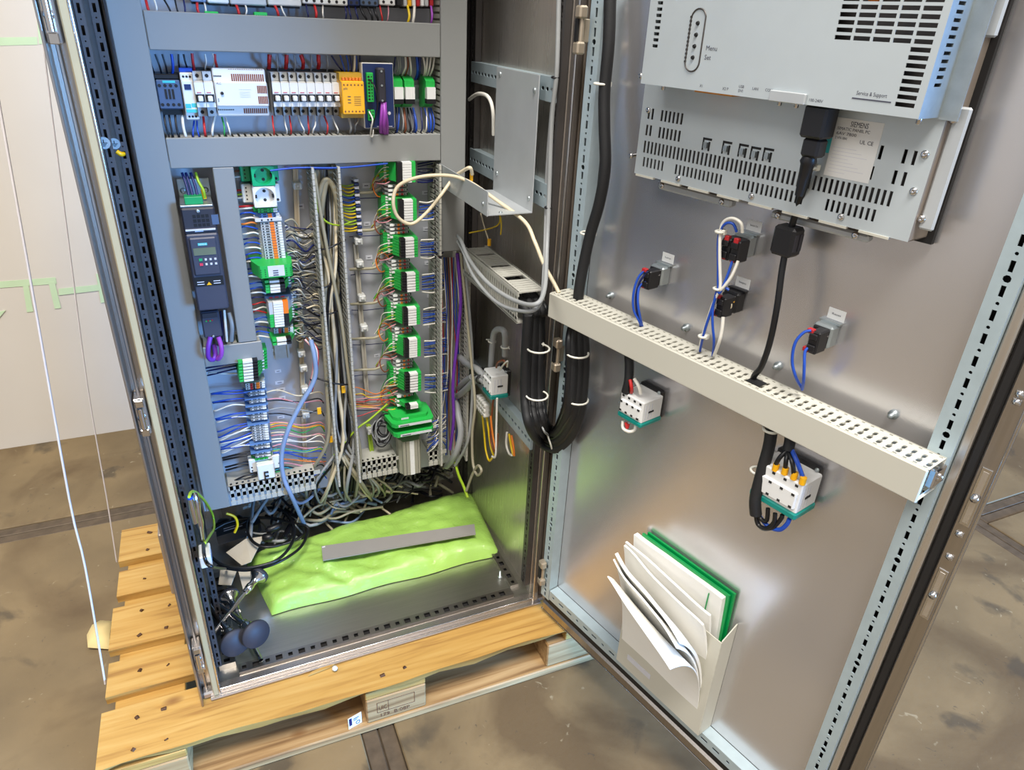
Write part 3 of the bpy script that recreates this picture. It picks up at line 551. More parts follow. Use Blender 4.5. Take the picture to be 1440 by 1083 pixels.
# thin white coupling relay
x0, x1, z0, z1 = rectW([(252, 103), (271, 102), (263, 170), (281, 168)], .462)
t = thing('monitoring_relay', 'narrow white relay with turquoise print between contactor and first breakers', 'relay', ((x0 + x1) / 2, .52, z0)); xc = (x0 + x1) / 2
b = MB(); b.box(x0, x1, .468, .52, z0, z1, 0, .0015); b.box(x0 + .001, x1 - .001, .462, .468, z0 + .013, z1 - .014, 0, .001); dots(b, [xc - .006, xc, xc + .006], [z0 + .006, z1 - .007], .468, .0022); part('body', b, ['white', 'hole'], t)
part('window', MB().box(xc - .007, xc + .005, .461, .462, z1 - .030, z1 - .020), 'navy', t); b = MB(); b.box(x0 + .002, x1 - .002, .4614, .462, z0 + .014, z0 + .020); b.box(x0 + .002, xc, .4614, .462, z0 + .022, z0 + .030); b.box(xc + .001, x1 - .002, .4614, .462, z0 + .024, z0 + .031); part('printed_panel', b, 'turq', t)
part('cap', MB().box(x0, x1, .474, .52, z1, z1 + .008, 0, .001), 'w_blue', t)
# miniature breakers
def breaker(label, group, xc, zc):
    t = thing('circuit_breaker', label, 'circuit breaker', (xc, .452, zc), W, group); h = .0410; wd = .0086
    b = MB(); b.prism([(.070, -h), (.026, -h), (.026, -.0245), (.004, -.0225), (.004, .0225), (.026, .0245), (.026, h), (.070, h)], (xc - wd, .452, zc), EY, EZ, EX, wd * 2); part('body', b, 'white', t)
    for za_, zb_ in ((zc + .0255, zc + h), (zc - h, zc - .0255)): b = MB(); b.box(xc - wd, xc + wd, .4755, .4782, za_, zb_); dots(b, [xc], [(za_ + zb_) / 2], .4755, .0036); part('terminal_cover', b, ['grey_term', 'hole'], t)
    part('top_slot', MB().box(xc - wd, xc + wd, .500, .518, zc + h, zc + h + .004), 'hole', t)
    b = MB(); b.box(xc - wd + .0008, xc + wd - .0008, .4545, .4565, zc - .013, zc + .0015); b.box(xc - wd, xc - wd + .0005, .4555, .478, zc - h, zc + h); part('toggle_window', b, 'black', t)
    b = MB(); b.box(xc - .0045, xc + .0045, .4445, .456, zc - .011, zc - .001, 0, .0015); part('toggle', b, 'white', t); b = MB(); b.box(xc - .005, xc + .003, .4550, .4562, zc + .004, zc + .0052); part('type_line', b, 'w_red', t); return t
zc = rectW([(375, 103), (476, 101), (386, 163), (481, 162)], .470); zm = (zc[2] + zc[3]) / 2
xm0, xm1 = PY(383, 133, .462).x, PY(478, 132, .462).x
proto = None
for i in range(8):
    x = xm0 + (i + .5) * (xm1 - xm0) / 8; lb = 'white miniature breaker in the strip of eight, %s from the power supply' % ORD[i]; g = 'row of eight breakers'
    if proto is None: proto = breaker(lb, g, x, zm)
    else: dup(proto, V((x, .452, zm)), None, lb, g)
pc = PY(281, 132, .462)
for i in range(2): dup(proto, V((pc.x + .0175 * i, .452, zm - .001)), None, 'white miniature breaker with red mark, %s of the pair left of the power supply' % ('left' if i == 0 else 'right'), 'pair of breakers')
# power supply
x0, x1, z0, z1 = rectW([(298, 97), (373, 97), (307, 165), (380, 164)], .458)
t = thing('power_supply', 'wide pale power supply with vent slots between the two breaker groups', 'power supply', ((x0 + x1) / 2, .52, z0)); Wd = x1 - x0; H = z1 - z0
b = MB(); b.box(x0, x1, .470, .520, z0, z1, 0, .002); b.box(x0 + .001, x1, .458, .470, z0 + H * .22, z1 - H * .26, 0, .002); part('body', b, 'white', t)
b = MB()
for r0, r1, a0, a1, n, y in ((.74, .90, .34, .97, 16, .4695), (.06, .18, .50, .97, 12, .4695), (.98, 1.0, .3, .97, 16, .4695)):
    for i in range(n): x = x0 + Wd * (a0 + (a1 - a0) * (i + .5) / n); b.box(x - .0013, x + .0013, y - .0002, y + .002, z0 + H * r0, z0 + H * r1 - .001)
for r0, r1 in ((.28, .44), (.50, .66)):
    for i in range(6): x = x0 + Wd * (.80 + .19 * (i + .5) / 6); b.box(x - .0012, x + .0012, .4575, .459, z0 + H * r0, z0 + H * r1)
part('vent_slots', b, 'w_brown', t); b = MB(); b.cyl((x0 + Wd * .13, .4575, z0 + H * .5), (x0 + Wd * .13, .455, z0 + H * .5), .003, None, 10); dots(b, [x0 + Wd * (.03 + .03 * i) for i in range(5)], [z0 + H * .84], .4698, .0013, 0); dots(b, [x0 + Wd * (.03 + .035 * i) for i in range(9)], [z0 + H * .14], .4698, .0013, 0); dots(b, [x0 + Wd * .05], [z0 + H * .38, z0 + H * .34], .4576, .001, 0); part('adjuster', b, 'hole', t)
b = MB(); b.box(x0 + Wd * .45, x0 + Wd * .68, .4574, .458, z0 + H * .58, z0 + H * .584)
for k in range(4): b.box(x0 + Wd * .46, x0 + Wd * .66, .4574, .458, z0 + H * (.42 + .035 * k), z0 + H * (.424 + .035 * k))
part('printed_lines', b, 'grey_term', t); b = MB(); text(b, 'PLC', (x0 + Wd * .05, .4573, z0 + H * .68), EX, EZ, .0035); part('printed_logo', b, 'lbl_ink', t)
# yellow safety relay
x0, x1, z0, z1 = rectW([(480, 114), (511.5, 114.5), (483, 161), (514, 161)], .428)
t = thing('safety_relay', 'bright yellow safety relay right of the eight breakers', 'safety relay', ((x0 + x1) / 2, .52, z0)); Wd = x1 - x0
b = MB(); b.box(x0, x1, .428, .52, z0, z1, 0, .0015); part('body', b, 'yellow', t); part('terminal_housing', MB().box(x0 - .0006, x1, .445, .521, z0 - .009, z0), 'yellow_dk', t); part('terminal_housing', MB().box(x0 - .0006, x1, .445, .521, z1, z1 + .014), 'yellow_dk', t)
b = MB(); dots(b, [x0 + Wd * (.10 + .16 * i) for i in range(6)], [z0 + .006, z1 - .007], .428, .0017, 0); part('screw_holes', b, 'w_brown', t)
b = MB(); text(b, 'pilz', (x0 + .003, .4274, z1 - .016), EX, EZ, .0045); 
for i in range(3): b.box(x0 + .011, x0 + .017, .4274, .428, z0 + .022 + i * .006, z0 + .0235 + i * .006)
for i in range(5): b.box(x0 + .024, x0 + .038, .4274, .428, z0 + .018 + i * .004, z0 + .0186 + i * .004)
part('printed_text', b, 'lbl_ink', t); b = MB()
for i in range(6): b.box(x0 + Wd * (.08 + .15 * i), x0 + Wd * (.18 + .15 * i), .436, .446, z1, z1 + .006, 0, .0008)
part('wire_ferrule', b, 'w_orange', t)
# blue communication module with black plug
x0, x1, z0, z1 = rectW([(507, 88), (552, 89), (514, 181), (556, 180)], .452)
t = thing('gateway_module', 'navy blue gateway module with white border right of the yellow relay', 'module', ((x0 + x1) / 2, .52, z0)); H = z1 - z0; Wd = x1 - x0
part('housing', MB().box(x0, x1, .4525, .523, z0, z1, 0, .001), 'offwhite', t); part('front_panel', MB().box(x0 + .0015, x1 - .0015, .4505, .4525, z0 + .0015, z1 - .0015), 'navy', t)
for k, (a, c, n) in enumerate(((.42, .86, 4), (.13, .30, 2))):
    b = MB(); b.box(x0 + Wd * .10, x0 + Wd * .31, .440, .4505, z0 + H * a, z0 + H * c, 0, .001); q = part('plug_connector', b, 'green', t); b = MB()
    for i in range(n * 2): b.box(x0 + Wd * .13, x0 + Wd * .19, .4393, .440, z0 + H * a + .004 + i * .0062, z0 + H * a + .0075 + i * .0062); b.cyl((x0 + Wd * .25, .440, z0 + H * a + .006 + i * .0062), (x0 + Wd * .25, .4393, z0 + H * a + .006 + i * .0062), .0014, None, 6)
    part('plug_screws', b, 'dark', q)
b = MB(); text(b, '24V', (x0 + Wd * .16, .4503, z0 + H * .05), EX, EZ, .004); b.box(x0 + Wd * .4, x1 - .006, .4500, .4505, z0 + .0035, z0 + .0045); dots(b, [x1 - .012], [z0 + H * .24], .4505, .0035, 0, .001); part('printed_text', b, 'lbl', t)
x2, x3, z2, z3 = rectW([(527, 96), (541, 95), (534, 144), (543, 144)], .432)
t = thing('bus_plug', 'black bus plug with violet cables on the navy module', 'plug', ((x2 + x3) / 2, .4505, z2)); b = MB(); b.box(x2, x3, .428, .4503, z2, z3, 0, .003); part('body', b, 'drive_dk', t); b = MB(); dots(b, [(x2 + x3) / 2], [z2 + .004, (z2 + z3) / 2, z3 - .006], .428, .0022, 0, .0015); part('cap_screws', b, 'zinc', t)
for i, pts in enumerate((((538, 144, .436), (537, 160, .430), (536, 176, .437), (536, 186, .453)), ((541, 144, .436), (542, 160, .428), (544, 175, .436), (544, 187, .453)), ((539.5, 144, .436), (541, 160, .424), (540, 178, .432), (541, 187, .453)))): wire([PY(*p) for p in pts], .0042, 'w_magenta', 'violet bus cable hanging from the black bus plug, %s of three' % ('left', 'right', 'middle')[i], 'cable', 'violet bus cables', 'bus_cable', 8)
wire([PY(*p) for p in ((519, 157, .438), (524, 168, .425), (522, 180, .43), (521, 190, .445), (524, 192, .44), (525, 182, .44))], .0016, 'w_white', 'thin white wire hanging in front of the duct below the navy module', 'wire')
wire([PY(*p) for p in ((520, 112, .438), (527, 122, .422), (531, 140, .42), (530, 156, .425), (526, 170, .43), (521, 182, .44))], .0015, 'w_black', 'thin black wire drooping over the navy module', 'wire')
# the three small vertical relay groups at the right end of the row
vr = None
def vrelay(label, group, xc, zc):
    t = thing('slim_relay', label, 'relay', (xc, .468, zc), W, group); wd = .0028
    b = MB(); b.prism([(.055, -.034), (.030, -.032), (.010, -.022), (.010, .010), (.002, .012), (.002, .024), (.020, .032), (.055, .034)], (xc - wd, .468, zc), EY, EZ, EX, 2 * wd); part('base', b, 'green', t)
    part('relay_cap', MB().box(xc - wd, xc + wd, .464, .480, zc - .022, zc - .012), 'black', t); part('marker', MB().box(xc - wd + .0003, xc + wd - .0003, .463, .480, zc - .012, zc + .012), 'white', t); return t
for gi, (u0, u1, n) in enumerate(((554.5, 567, 4), (570, 583, 4), (600, 612, 4))):
    a, c = PY(u0, 131, .466), PY(u1, 131, .466)
    for i in range(n):
        x = a.x + (c.x - a.x) * (i + .5) / n; lb = 'upright slim green relay, %s in the %s relay group right of navy module' % (ORD[i], ORD[gi])
        if vr is None: vr = vrelay(lb, 'upright slim relays', x, a.z)
        else: dup(vr, V((x, .468, a.z)), None, lb, 'upright slim relays')
# the row above, only its lower ends in view
zl = PY(420, 7, .47).z
def upper(u0, u1, v, mat, label, name, cat, y=.470, holes=0):
    a, c = PY(u0, v, y), PY(u1, v, y); t = thing(name, label, cat, ((a.x + c.x) / 2, .52, a.z)); b = MB(); b.box(a.x, c.x, y, .52, a.z, a.z + .085, 0, .002); part('body', b, mat, t)
    b = MB(); b.box(a.x + .002, c.x - .002, y + .012, .515, a.z - .004, a.z)
    for i in range(holes): x = a.x + (c.x - a.x) * (i + .5) / holes; b.cyl((x, y, a.z + .006), (x, y - .0006, a.z + .006), .003, None, 8)
    part('terminals', b, 'hole', t)
upper(268, 290, 2, 'w_bluegrey', 'small blue device at the top left of the picture above the upper duct', 'relay_base', 'relay', holes=2)
upper(292, 322, 4, 'white', 'pale power module above the upper duct, left of three', 'power_module', 'power supply'); upper(324, 375, 6, 'grey_term', 'pale power module above the upper duct, middle of three', 'power_module', 'power supply'); upper(377, 424, 7, 'offwhite', 'pale power module above the upper duct, right of three', 'power_module', 'power supply')
upper(426, 489, 5, 'white', 'white breaker strip with holes above the upper duct', 'breaker_strip', 'circuit breaker', holes=6); upper(490, 506, 8, 'navy', 'navy contactor block above the upper duct', 'contactor', 'contactor', holes=2); upper(507, 532, 8, 'slate', 'slate grey contactor block above the upper duct', 'contactor', 'contactor', holes=3)
upper(534, 556, 7, 'white', 'white breaker pair right of the slate contactor above the upper duct', 'breaker_pair', 'circuit breaker', holes=2); upper(558, 566, 8, 'black', 'narrow black device beside the upper terminals', 'end_block', 'relay')
for i, (u, mt) in enumerate(((568, 'grey_term'), (574, 'yellow'), (580, 'white'), (586, 'red'), (592, 'white'), (598, 'grey_term'), (605, 'red'))): upper(u, u + 5, 9, mt, '%s of seven slim terminals above the right end of the upper duct' % ORD[i], 'terminal', 'terminal', .475)
for u, v in ((298, 22), (367, 23)):
    p = PY(u, v, .452); t = thing('terminal_plug', 'loose green terminal plug on top of the upper duct, %s of two' % ('left' if u < 320 else 'right'), 'plug', (p.x, .460, p.z - .006), W, 'loose green plugs'); part('body', MB().box(p.x - .012, p.x + .012, .452, .470, p.z - .005, p.z + .007, 0, .001), 'green', t); b = MB(); dots(b, [p.x - .008 + .004 * i for i in range(5)], [p.z + .001], .452, .0011, 0); part('screw_holes', b, 'dark', t)
# wires of the two rows
def drop(lst, y0, y1, ytxt, grp, r=.0017):
    cnt = {}
    for (u0, v0, u1, v1, mt, *rr) in lst:
        cn = mt.replace('w_', ''); cnt[cn] = cnt.get(cn, 0) + 1; a, c = PY(u0, v0, y0), PY(u1, v1, y1); md = a.lerp(c, .5) + V((rnd(.002), -.006, 0))
        wire([a, md, c + V((0, .002, .004)), c + V((0, .016, -.006))], rr[0] if rr else r, mt, '%s %s wire from left %s' % (ORD[cnt[cn] - 1], cn, ytxt), 'wire', grp)
Wt = 'between the upper devices and the upper duct'
drop([(193, 0, 199, 22, 'w_white'), (205, 0, 211, 22, 'w_red', .0026), (217, 0, 221, 20, 'w_white'), (231, 0, 241, 22, 'w_black'), (246, 0, 251, 22, 'w_black'), (258, 0, 261, 23, 'w_navy'), (277, 2, 281, 24, 'w_red', .0026), (287, 3, 290, 22, 'w_white'), (331, 4, 337, 25, 'w_red', .0026), (344, 4, 346, 25, 'w_white'), (385, 5, 392, 26, 'w_red', .0026), (394, 5, 402, 27, 'w_white'),
      (430, 6, 434, 27, 'w_navy'), (442, 7, 445, 28, 'w_red', .0026), (454, 8, 455, 28, 'w_white'), (485, 7, 487, 29, 'w_navy'), (490, 8, 494, 29, 'w_navy'), (499, 8, 504, 30, 'w_navy'), (506, 8, 516, 31, 'w_black', .0024), (516, 8, 524, 31, 'w_black', .0024), (525, 9, 532, 31, 'w_black', .0024), (534, 8, 538, 31, 'w_red'), (546, 8, 545, 32, 'w_pink', .0012), (573, 8, 574, 35, 'w_yellow', .0026), (583, 9, 581, 35, 'w_white', .003), (606, 8, 607, 34, 'w_magenta', .0024)], .478, .466, Wt, 'wires entering the upper duct')
Wt = 'between the upper duct and the breaker row'
drop([(208, 76, 218, 108, 'w_black'), (218, 76, 228, 108, 'w_black'), (228, 76, 236, 108, 'w_black'), (241, 76, 243, 108, 'w_blue', .0026), (251, 76, 253, 100, 'w_black'), (258, 76, 264, 100, 'w_black'), (270, 75, 273, 98, 'w_red', .0026), (288, 76, 289, 97, 'w_white'), (299, 75, 301, 95, 'w_white'), (302, 76, 305, 95, 'w_red', .0026), (379, 77, 379, 93, 'w_red', .004), (389, 78, 391, 99, 'w_grey'), (403, 77, 403, 93, 'w_red', .004), (414, 78, 415, 99, 'w_grey'), (423, 77, 427, 93, 'w_red', .004), (438, 78, 438, 99, 'w_grey'), (448, 77, 449, 93, 'w_red', .004), (460, 78, 461, 99, 'w_grey'),
      (466, 78, 483, 105, 'w_navy'), (478, 77, 487, 112, 'w_blue'), (487, 77, 489, 112, 'w_blue'), (492, 77, 494, 112, 'w_navy'), (499, 77, 496, 112, 'w_white', .0026), (501, 78, 500, 112, 'w_blue'), (506, 78, 503, 112, 'w_navy'),
      (556, 80, 553, 104, 'w_navy'), (559, 80, 558, 106, 'w_grey'), (562, 80, 561, 106, 'w_grey'), (570, 80, 567, 106, 'w_white', .0022), (573, 80, 571, 107, 'w_brown'), (576, 80, 578, 107, 'w_white', .0022), (586, 80, 587, 108, 'w_blue', .003), (590, 80, 590, 108, 'w_navy', .003), (595, 80, 597, 107, 'w_white', .0022), (601, 80, 599, 107, 'w_white', .0022), (606, 80, 602, 107, 'w_white', .0022), (611, 80, 606, 107, 'w_white', .0022)], .475, .488, Wt, 'wires above the breaker row')
Wt = 'between the breaker row and the lower duct'
drop([(230, 157, 238, 194, 'w_black', .0022), (237, 157, 244, 195, 'w_black', .0022), (246, 156, 252, 195, 'w_black', .0022), (256, 156, 262, 196, 'w_white', .003), (273, 170, 272, 193, 'w_blue'), (277, 170, 280, 193, 'w_blue'), (286, 164, 289, 191, 'w_red', .0026), (302, 164, 299, 191, 'w_white', .0024), (312, 165, 316, 191, 'w_green'), (317, 165, 324, 190, 'w_white'), (383, 163, 386, 188, 'w_red', .0018), (399, 163, 404, 187, 'w_white'), (407, 163, 410, 187, 'w_red', .0018), (419, 163, 428, 186, 'w_white'), (433, 163, 435, 186, 'w_red', .0018), (443, 163, 441, 186, 'w_white'), (456, 163, 461, 187, 'w_red', .0018), (467, 164, 476, 187, 'w_white'),
      (490, 164, 494, 184, 'w_white', .0026), (498, 165, 500, 185, 'w_grey'), (505, 164, 501, 178, 'w_white'), (557, 151, 558, 184, 'w_navy'), (561, 151, 560, 184, 'w_blue'), (564, 152, 567, 184, 'w_grey'), (568, 152, 571, 184, 'w_brown', .0026), (573, 152, 578, 184, 'w_black', .0024), (577, 152, 583, 184, 'w_navy'), (581, 152, 586, 184, 'w_blue', .0026), (592, 152, 594, 184, 'w_navy'), (597, 152, 603, 184, 'w_blue'), (600, 152, 600, 184, 'w_white'), (603, 152, 606, 184, 'w_blue', .0026), (606, 152, 610, 184, 'w_blue')], .490, .468, Wt, 'wires below the breaker row')
# ================================================================== RELAYS AND TERMINAL COLUMNS
DD = [(1, 'top'), ]
def relay_proto(label, group, loc, mats=('green', 'black', 'white')):
    t = thing('slim_relay', label, 'relay', (0, 0, 0), W, group); hz = .0029
    b = MB(); b.prism([(-.048, .092), (-.048, .058), (-.036, .050), (-.022, .016), (.011, .016), (.0115, .003), (.0205, .002), (.0225, .034), (.0225, .092)], (0, 0, -hz), EX, EY, EZ, 2 * hz); part('base', b, mats[0], t)
    part('relay_cap', MB().box(-.0215, -.0105, .0005, .020, -hz, hz), mats[1], t); part('marker', MB().box(-.0100, .0108, -.0005, .020, -hz + .0004, hz - .0004), mats[2], t)
    b = MB(); b.box(-.040, -.034, .0475, .056, -.0017, .0017); part('wire_clamp', b, 'white', t); t.location = loc; return t
PROTO = {}
def relays(key, n, top, bot, y, where, mats=('green', 'black', 'white'), rot=None, grp='slim relays'):
    a, c = PY(*top, y), PY(*bot, y)
    for i in range(n):
        q = a.lerp(c, (i + .5) / n); lb = 'slim green relay, %s from top %s' % (ORD[i], where)
        if key not in PROTO: PROTO[key] = relay_proto(lb, grp, q, mats); r = PROTO[key]
        else: r = dup(PROTO[key], q, None, lb, grp)
        r.rotation_euler = rot or (0, 0, 0)
RB = [(1, (572, 228), (572.5, 257), 8), (2, (574, 281), (574.5, 311), 8), (3, (576, 335), (576.5, 363), 7), (4, (578, 384), (578.5, 411), 7), (5, (579.5, 433), (580, 458), 7), (6, (581, 477), (581, 503), 8), (7, (582, 525), (582, 552), 7), (8, (582.5, 569), (582.5, 575), 2)]
YR = .436
for k, t0, b0, n in RB: relays('R', n, t0, b0, YR, 'in the %s relay block of the right column' % ORD[k - 1], grp='relays of the right column')
def term_proto(label, group, loc, x0, x1, feats, body='grey_term', pitch=.0052, dep=.045):
    o = MB(); hz = pitch / 2 - .0002; mats = [body, 'hole', 'orange', 'red', 'white', 'w_black', 'green', 'yellow']
    o.prism([(x0, dep), (x0, .018), (x0 + .006, .010), (x0 + .008, 0), (x1 - .008, 0), (x1 - .006, .010), (x1, .018), (x1, dep)], (0, 0, -hz), EX, EY, EZ, 2 * hz)
    for kind, x, wd in feats:
        m = {'h': 1, 'o': 2, 'r': 3, 'w': 4, 'k': 5, 'g': 6, 'y': 7}[kind]
        o.box(x - wd / 2, x + wd / 2, -.0006 if kind == 'h' else -.0022, .004, -hz * (.55 if kind == 'h' else .92), hz * (.55 if kind == 'h' else .92), m)
    q = solo('terminal', o, mats, label, 'terminal', W, group, org=(0, 0, 0)); q.location = loc; return q
TP = {}
FEAT_R = [('w', -.0225, .010), ('h', -.0135, .0030), ('o', -.0065, .0055), ('h', -.0005, .002), ('r', .0050, .0055), ('h', .0115, .0030), ('h', .0170, .0030)]
FEAT_L = [('h', -.0150, .0030), ('h', -.0080, .0030), ('h', -.0045, .0030), ('o', .0045, .0085), ('h', .0135, .0032), ('w', .0205, .0070)]
FEAT_P = [('h', -.0120, .003), ('h', -.0040, .003), ('h', .0000, .003), ('h', .0080, .003), ('w', .0185, .0085)]
FEAT_RO = [('h', -.0150, .0030), ('k', .0000, .004), ('r', -.0060, .0055), ('o', .0090, .0080), ('h', .0155, .0030), ('w', .0210, .0070)]
FEAT_E = [('h', -.0150, .0018), ('w', .0015, .012), ('h', .018, .0012)]
def terms(key, n, top, bot, y, where, x0, x1, feats, body='grey_term', rz=0, grp='slim terminals'):
    a, c = PY(*top, y), PY(*bot, y); p = (a - c).length / n
    for i in range(n):
        q = a.lerp(c, (i + .5) / n); lb = '%s terminal, %s from top %s' % ({'grey_term': 'grey', 'term_end': 'beige', 'term_blue': 'blue', 'green': 'green'}[body], ORD[i], where)
        if key not in TP: TP[key] = term_proto(lb, grp, q, x0, x1, feats, body, min(p, .0056))
        else: r = TP[key].copy(); COL.objects.link(r); r.location = q; r['label'] = lb; r['group'] = grp
YT = .474
gaps = [((562, 258), (562.5, 282), 4), ((564, 313), (564.5, 335), 4), ((566, 364), (566.5, 384), 4), ((568, 412), (568.5, 433), 4), ((570, 459), (570.5, 478), 4), ((571.5, 504), (571.5, 525), 4), ((572.5, 553), (572.5, 571), 3)]
for k, (a, c, n) in enumerate(gaps): terms('R', n, a, c, YT, 'between relay blocks %s and %s of right column' % (('one', 'two', 'three', 'four', 'five', 'six', 'seven', 'eight')[k], ('one', 'two', 'three', 'four', 'five', 'six', 'seven', 'eight')[k + 1]), -.031, .024, FEAT_R, grp='terminals of the right column')
def dinv(u0, v0, u1, v1, label):
    a, c = PY(u0, v0, .524), PY(u1, v1, .524); x = (a.x + c.x) / 2; b = MB(); b.box(x - .0175, x - .0125, .5225, .5245, c.z, a.z); b.box(x + .0125, x + .0175, .5225, .5245, c.z, a.z); b.box(x - .0125, x + .0125, .527, .5285, c.z, a.z); b.box(x - .0135, x - .0120, .5235, .5285, c.z, a.z); b.box(x + .0120, x + .0135, .5235, .5285, c.z, a.z)
    solo('din_rail', b, 'zinc', label, 'mounting rail')
dinv(562, 232, 574, 660, 'vertical zinc rail behind the right column of relays and terminals')
dinv(370, 240, 395, 505, 'vertical zinc rail behind the upper left column with the sockets'); dinv(352, 512, 372, 690, 'vertical zinc rail behind the lower left terminal column')
# grey terminal stack and green converters below
terms('E', 26, (578, 620), (580, 667), .440, 'in the beige stack at the foot of the right column', -.031, .031, FEAT_E, 'term_end', grp='beige end terminals')
for k, (uv0, uv1, lb) in enumerate((((553, 596), (610, 590), 'upper wide green converter at the foot of the right column'), ((556, 610), (610, 603), 'lower wide green converter above the beige terminal stack'))):
    a, c = PY(*uv0, .418), PY(*uv1, .418); z1 = (a.z + c.z) / 2; x0, x1 = a.x, c.x; t = thing('signal_converter', lb, 'converter', ((x0 + x1) / 2, .52, z1 - .012), W, 'green converters')
    b = MB(); b.prism([(x0 - .008, .51), (x0 - .008, .47), (x0 - .002, .428), (x0 + .006, .418), (x1 - .006, .418), (x1 + .002, .428), (x1 + .006, .47), (x1 + .006, .51)], (0, 0, z1 - .0115), EX, EY, EZ, .0115); part('housing', b, 'green', t)
    b = MB(); b.box(x0 + .014, x1 - .006, .4172, .419, z1 - .010, z1 - .003); part('label_holder', b, 'lbl', t); part('marker_slit', MB().box(x0 + .018, x0 + .042, .4166, .4172, z1 - .008, z1 - .006), 'lbl_ink', t)
    if k == 0:
        b = MB(); b.prism([(x0 + .002, .50), (x0 + .006, .445), (x0 + .016, .434), (x1 - .016, .434), (x1 - .008, .445), (x1 - .004, .50)], (0, 0, z1), EX, EY, EZ, .009); part('upper_step', b, 'green', t)
        part('type_label', MB().box(x0 + .026, x0 + .046, .4332, .4345, z1 + .002, z1 + .007), 'lbl', t)
        b = MB(); dots(b, [x0 + .008 + .006 * i for i in range(3)] + [x1 - .008 - .006 * i for i in range(3)], [z1 - .006], .418, .0012, 0); part('screw_holes', b, 'green_dk', t)
# ---- left column
def socket(uv4, y, mat, label, hole):
    x0, x1, z0, z1 = rectW(uv4, y); t = thing('socket_outlet', label, 'socket', ((x0 + x1) / 2, .52, z0)); xc, zc = (x0 + x1) / 2, (z0 + z1) / 2; R_ = min(x1 - x0, z1 - z0) * .455
    b = MB(); n = 28; h = (x1 - x0) / 2; v = (z1 - z0) / 2; vs = []; 
    for i in range(n):
        a = 2 * math.pi * i / n; ca, sa = math.cos(a), math.sin(a); k = min(h / max(abs(ca), 1e-6), v / max(abs(sa), 1e-6)); vs.append((xc + ca * k, y, zc + sa * k))
    for i in range(n): a = 2 * math.pi * i / n; vs.append((xc + R_ * math.cos(a), y, zc + R_ * math.sin(a)))
    for i in range(n): a = 2 * math.pi * i / n; vs.append((xc + R_ * .95 * math.cos(a), y + .016, zc + R_ * .95 * math.sin(a)))
    b.faces(vs, [(i, (i + 1) % n, n + (i + 1) % n, n + i) for i in range(n)] + [(n + i, n + (i + 1) % n, 2 * n + (i + 1) % n, 2 * n + i) for i in range(n)] + [list(range(2 * n, 3 * n))], 0)
    for s in ((x0, x0 + .001), (x1 - .001, x1)): b.box(s[0], s[1], y + .0002, .52, z0, z1)
    b.box(x0, x1, y + .0002, .52, z0, z0 + .001); b.box(x0, x1, y + .0002, .52, z1 - .001, z1); part('face', b, mat, t)
    part('side_terminal', MB().box(x0 - .020, x0, y + .030, .52, z0 + .004, z1, 0, .002), mat if mat != 'white' else 'offwhite', t); part('side_terminal', MB().box(x1, x1 + .011, y + .022, .52, z0 + .004, z1, 0, .002), mat, t)
    b = MB(); b.cyl((xc + .001, y + .0158, zc + .0095), (xc + .001, y + .0150, zc + .0095), .0034, None, 10); b.cyl((xc + .001, y + .0158, zc - .0095), (xc + .001, y + .0150, zc - .0095), .0034, None, 10); b.box(xc + R_ * .78, xc + R_ * .95, y + .004, y + .012, zc - .003, zc + .003); b.box(xc - R_ * .95, xc - R_ * .78, y + .004, y + .012, zc - .003, zc + .003)
    dots(b, [x0 - .011], [z0 + .012 + .008 * i for i in range(4)], y + .030, .0017, 0); dots(b, [x1 + .005], [z0 + .010], y + .022, .003, 0); part('contact_holes', b, hole, t, kind='stuff')
socket([(352, 235), (385, 233), (356, 262), (387, 261)], .455, 'sock_green', 'green earthed socket outlet at the top of the left terminal column', 'hole')
socket([(355, 263), (387, 262), (358, 292), (390, 291)], .455, 'white', 'white earthed socket outlet right below the green one', 'hole')
terms('PE', 2, (374, 293), (375, 299), .472, 'just below the white socket outlet', -.025, .025, FEAT_P, 'green'); terms('BL', 2, (376, 300), (377, 306), .472, 'under the white socket, with orange bridge', -.025, .026, FEAT_L, 'term_blue')
t = PY(379, 309, .468); b = MB(); b.box(t.x - .030, t.x + .026, .468, .52, t.z - .004, t.z + .004, 0, .001); dots(b, [t.x - .016, t.x - .003, t.x + .004], [t.z], .468, .002); solo('end_clamp', b, ['lbl', 'hole'], 'grey end clamp above the left terminals with the orange bridge', 'end clamp')
terms('L', 16, (379, 312), (387, 371), .472, 'of the left strip with the orange bridge', -.027, .027, FEAT_L, grp='left terminals with orange bridge')
# green module with curved top
x0, x1, z0, z1 = rectW([(361, 374), (411, 372), (366, 391), (413, 389)], .425)
t = thing('terminal_module', 'bright green module with grey label below the orange-bridged terminals', 'module', ((x0 + x1) / 2, .52, z0)); b = MB(); b.prism([(x0 - .012, .515), (x0 - .010, .470), (x0 + .001, .430), (x0 + .004, .425), (x1 - .004, .425), (x1, .432), (x1 + .004, .470), (x1 + .004, .515)], (0, 0, z0), EX, EY, EZ, z1 - z0); part('housing', b, 'green', t)
part('label_plate', MB().box(x0 + .020, x1 - .018, .4238, .4252, z0 + .003, z1 - .001), 'lbl', t); b = MB()
for i in range(3): b.box(x0 + .030, x0 + .041, .4232, .4238, z0 + .005 + .005 * i, z0 + .007 + .005 * i)
part('label_print', b, 'lbl_ink', t); b = MB(); dots(b, [x0 + .005, x0 + .014, x1 - .005, x1 - .014], [z0 + .004 + .005 * i for i in range(4)], .425, .0014, 0); part('screw_holes', b, 'green_dk', t)
FL = (0, math.pi, 0)
relays('R', 1, (386, 394), (386.3, 398), .436, 'just below the bright green module', rot=FL, grp='relays of the left column'); relays('R', 3, (387, 400), (388, 412), .436, 'of the group of three in the left column', rot=FL, grp='relays of the left column')
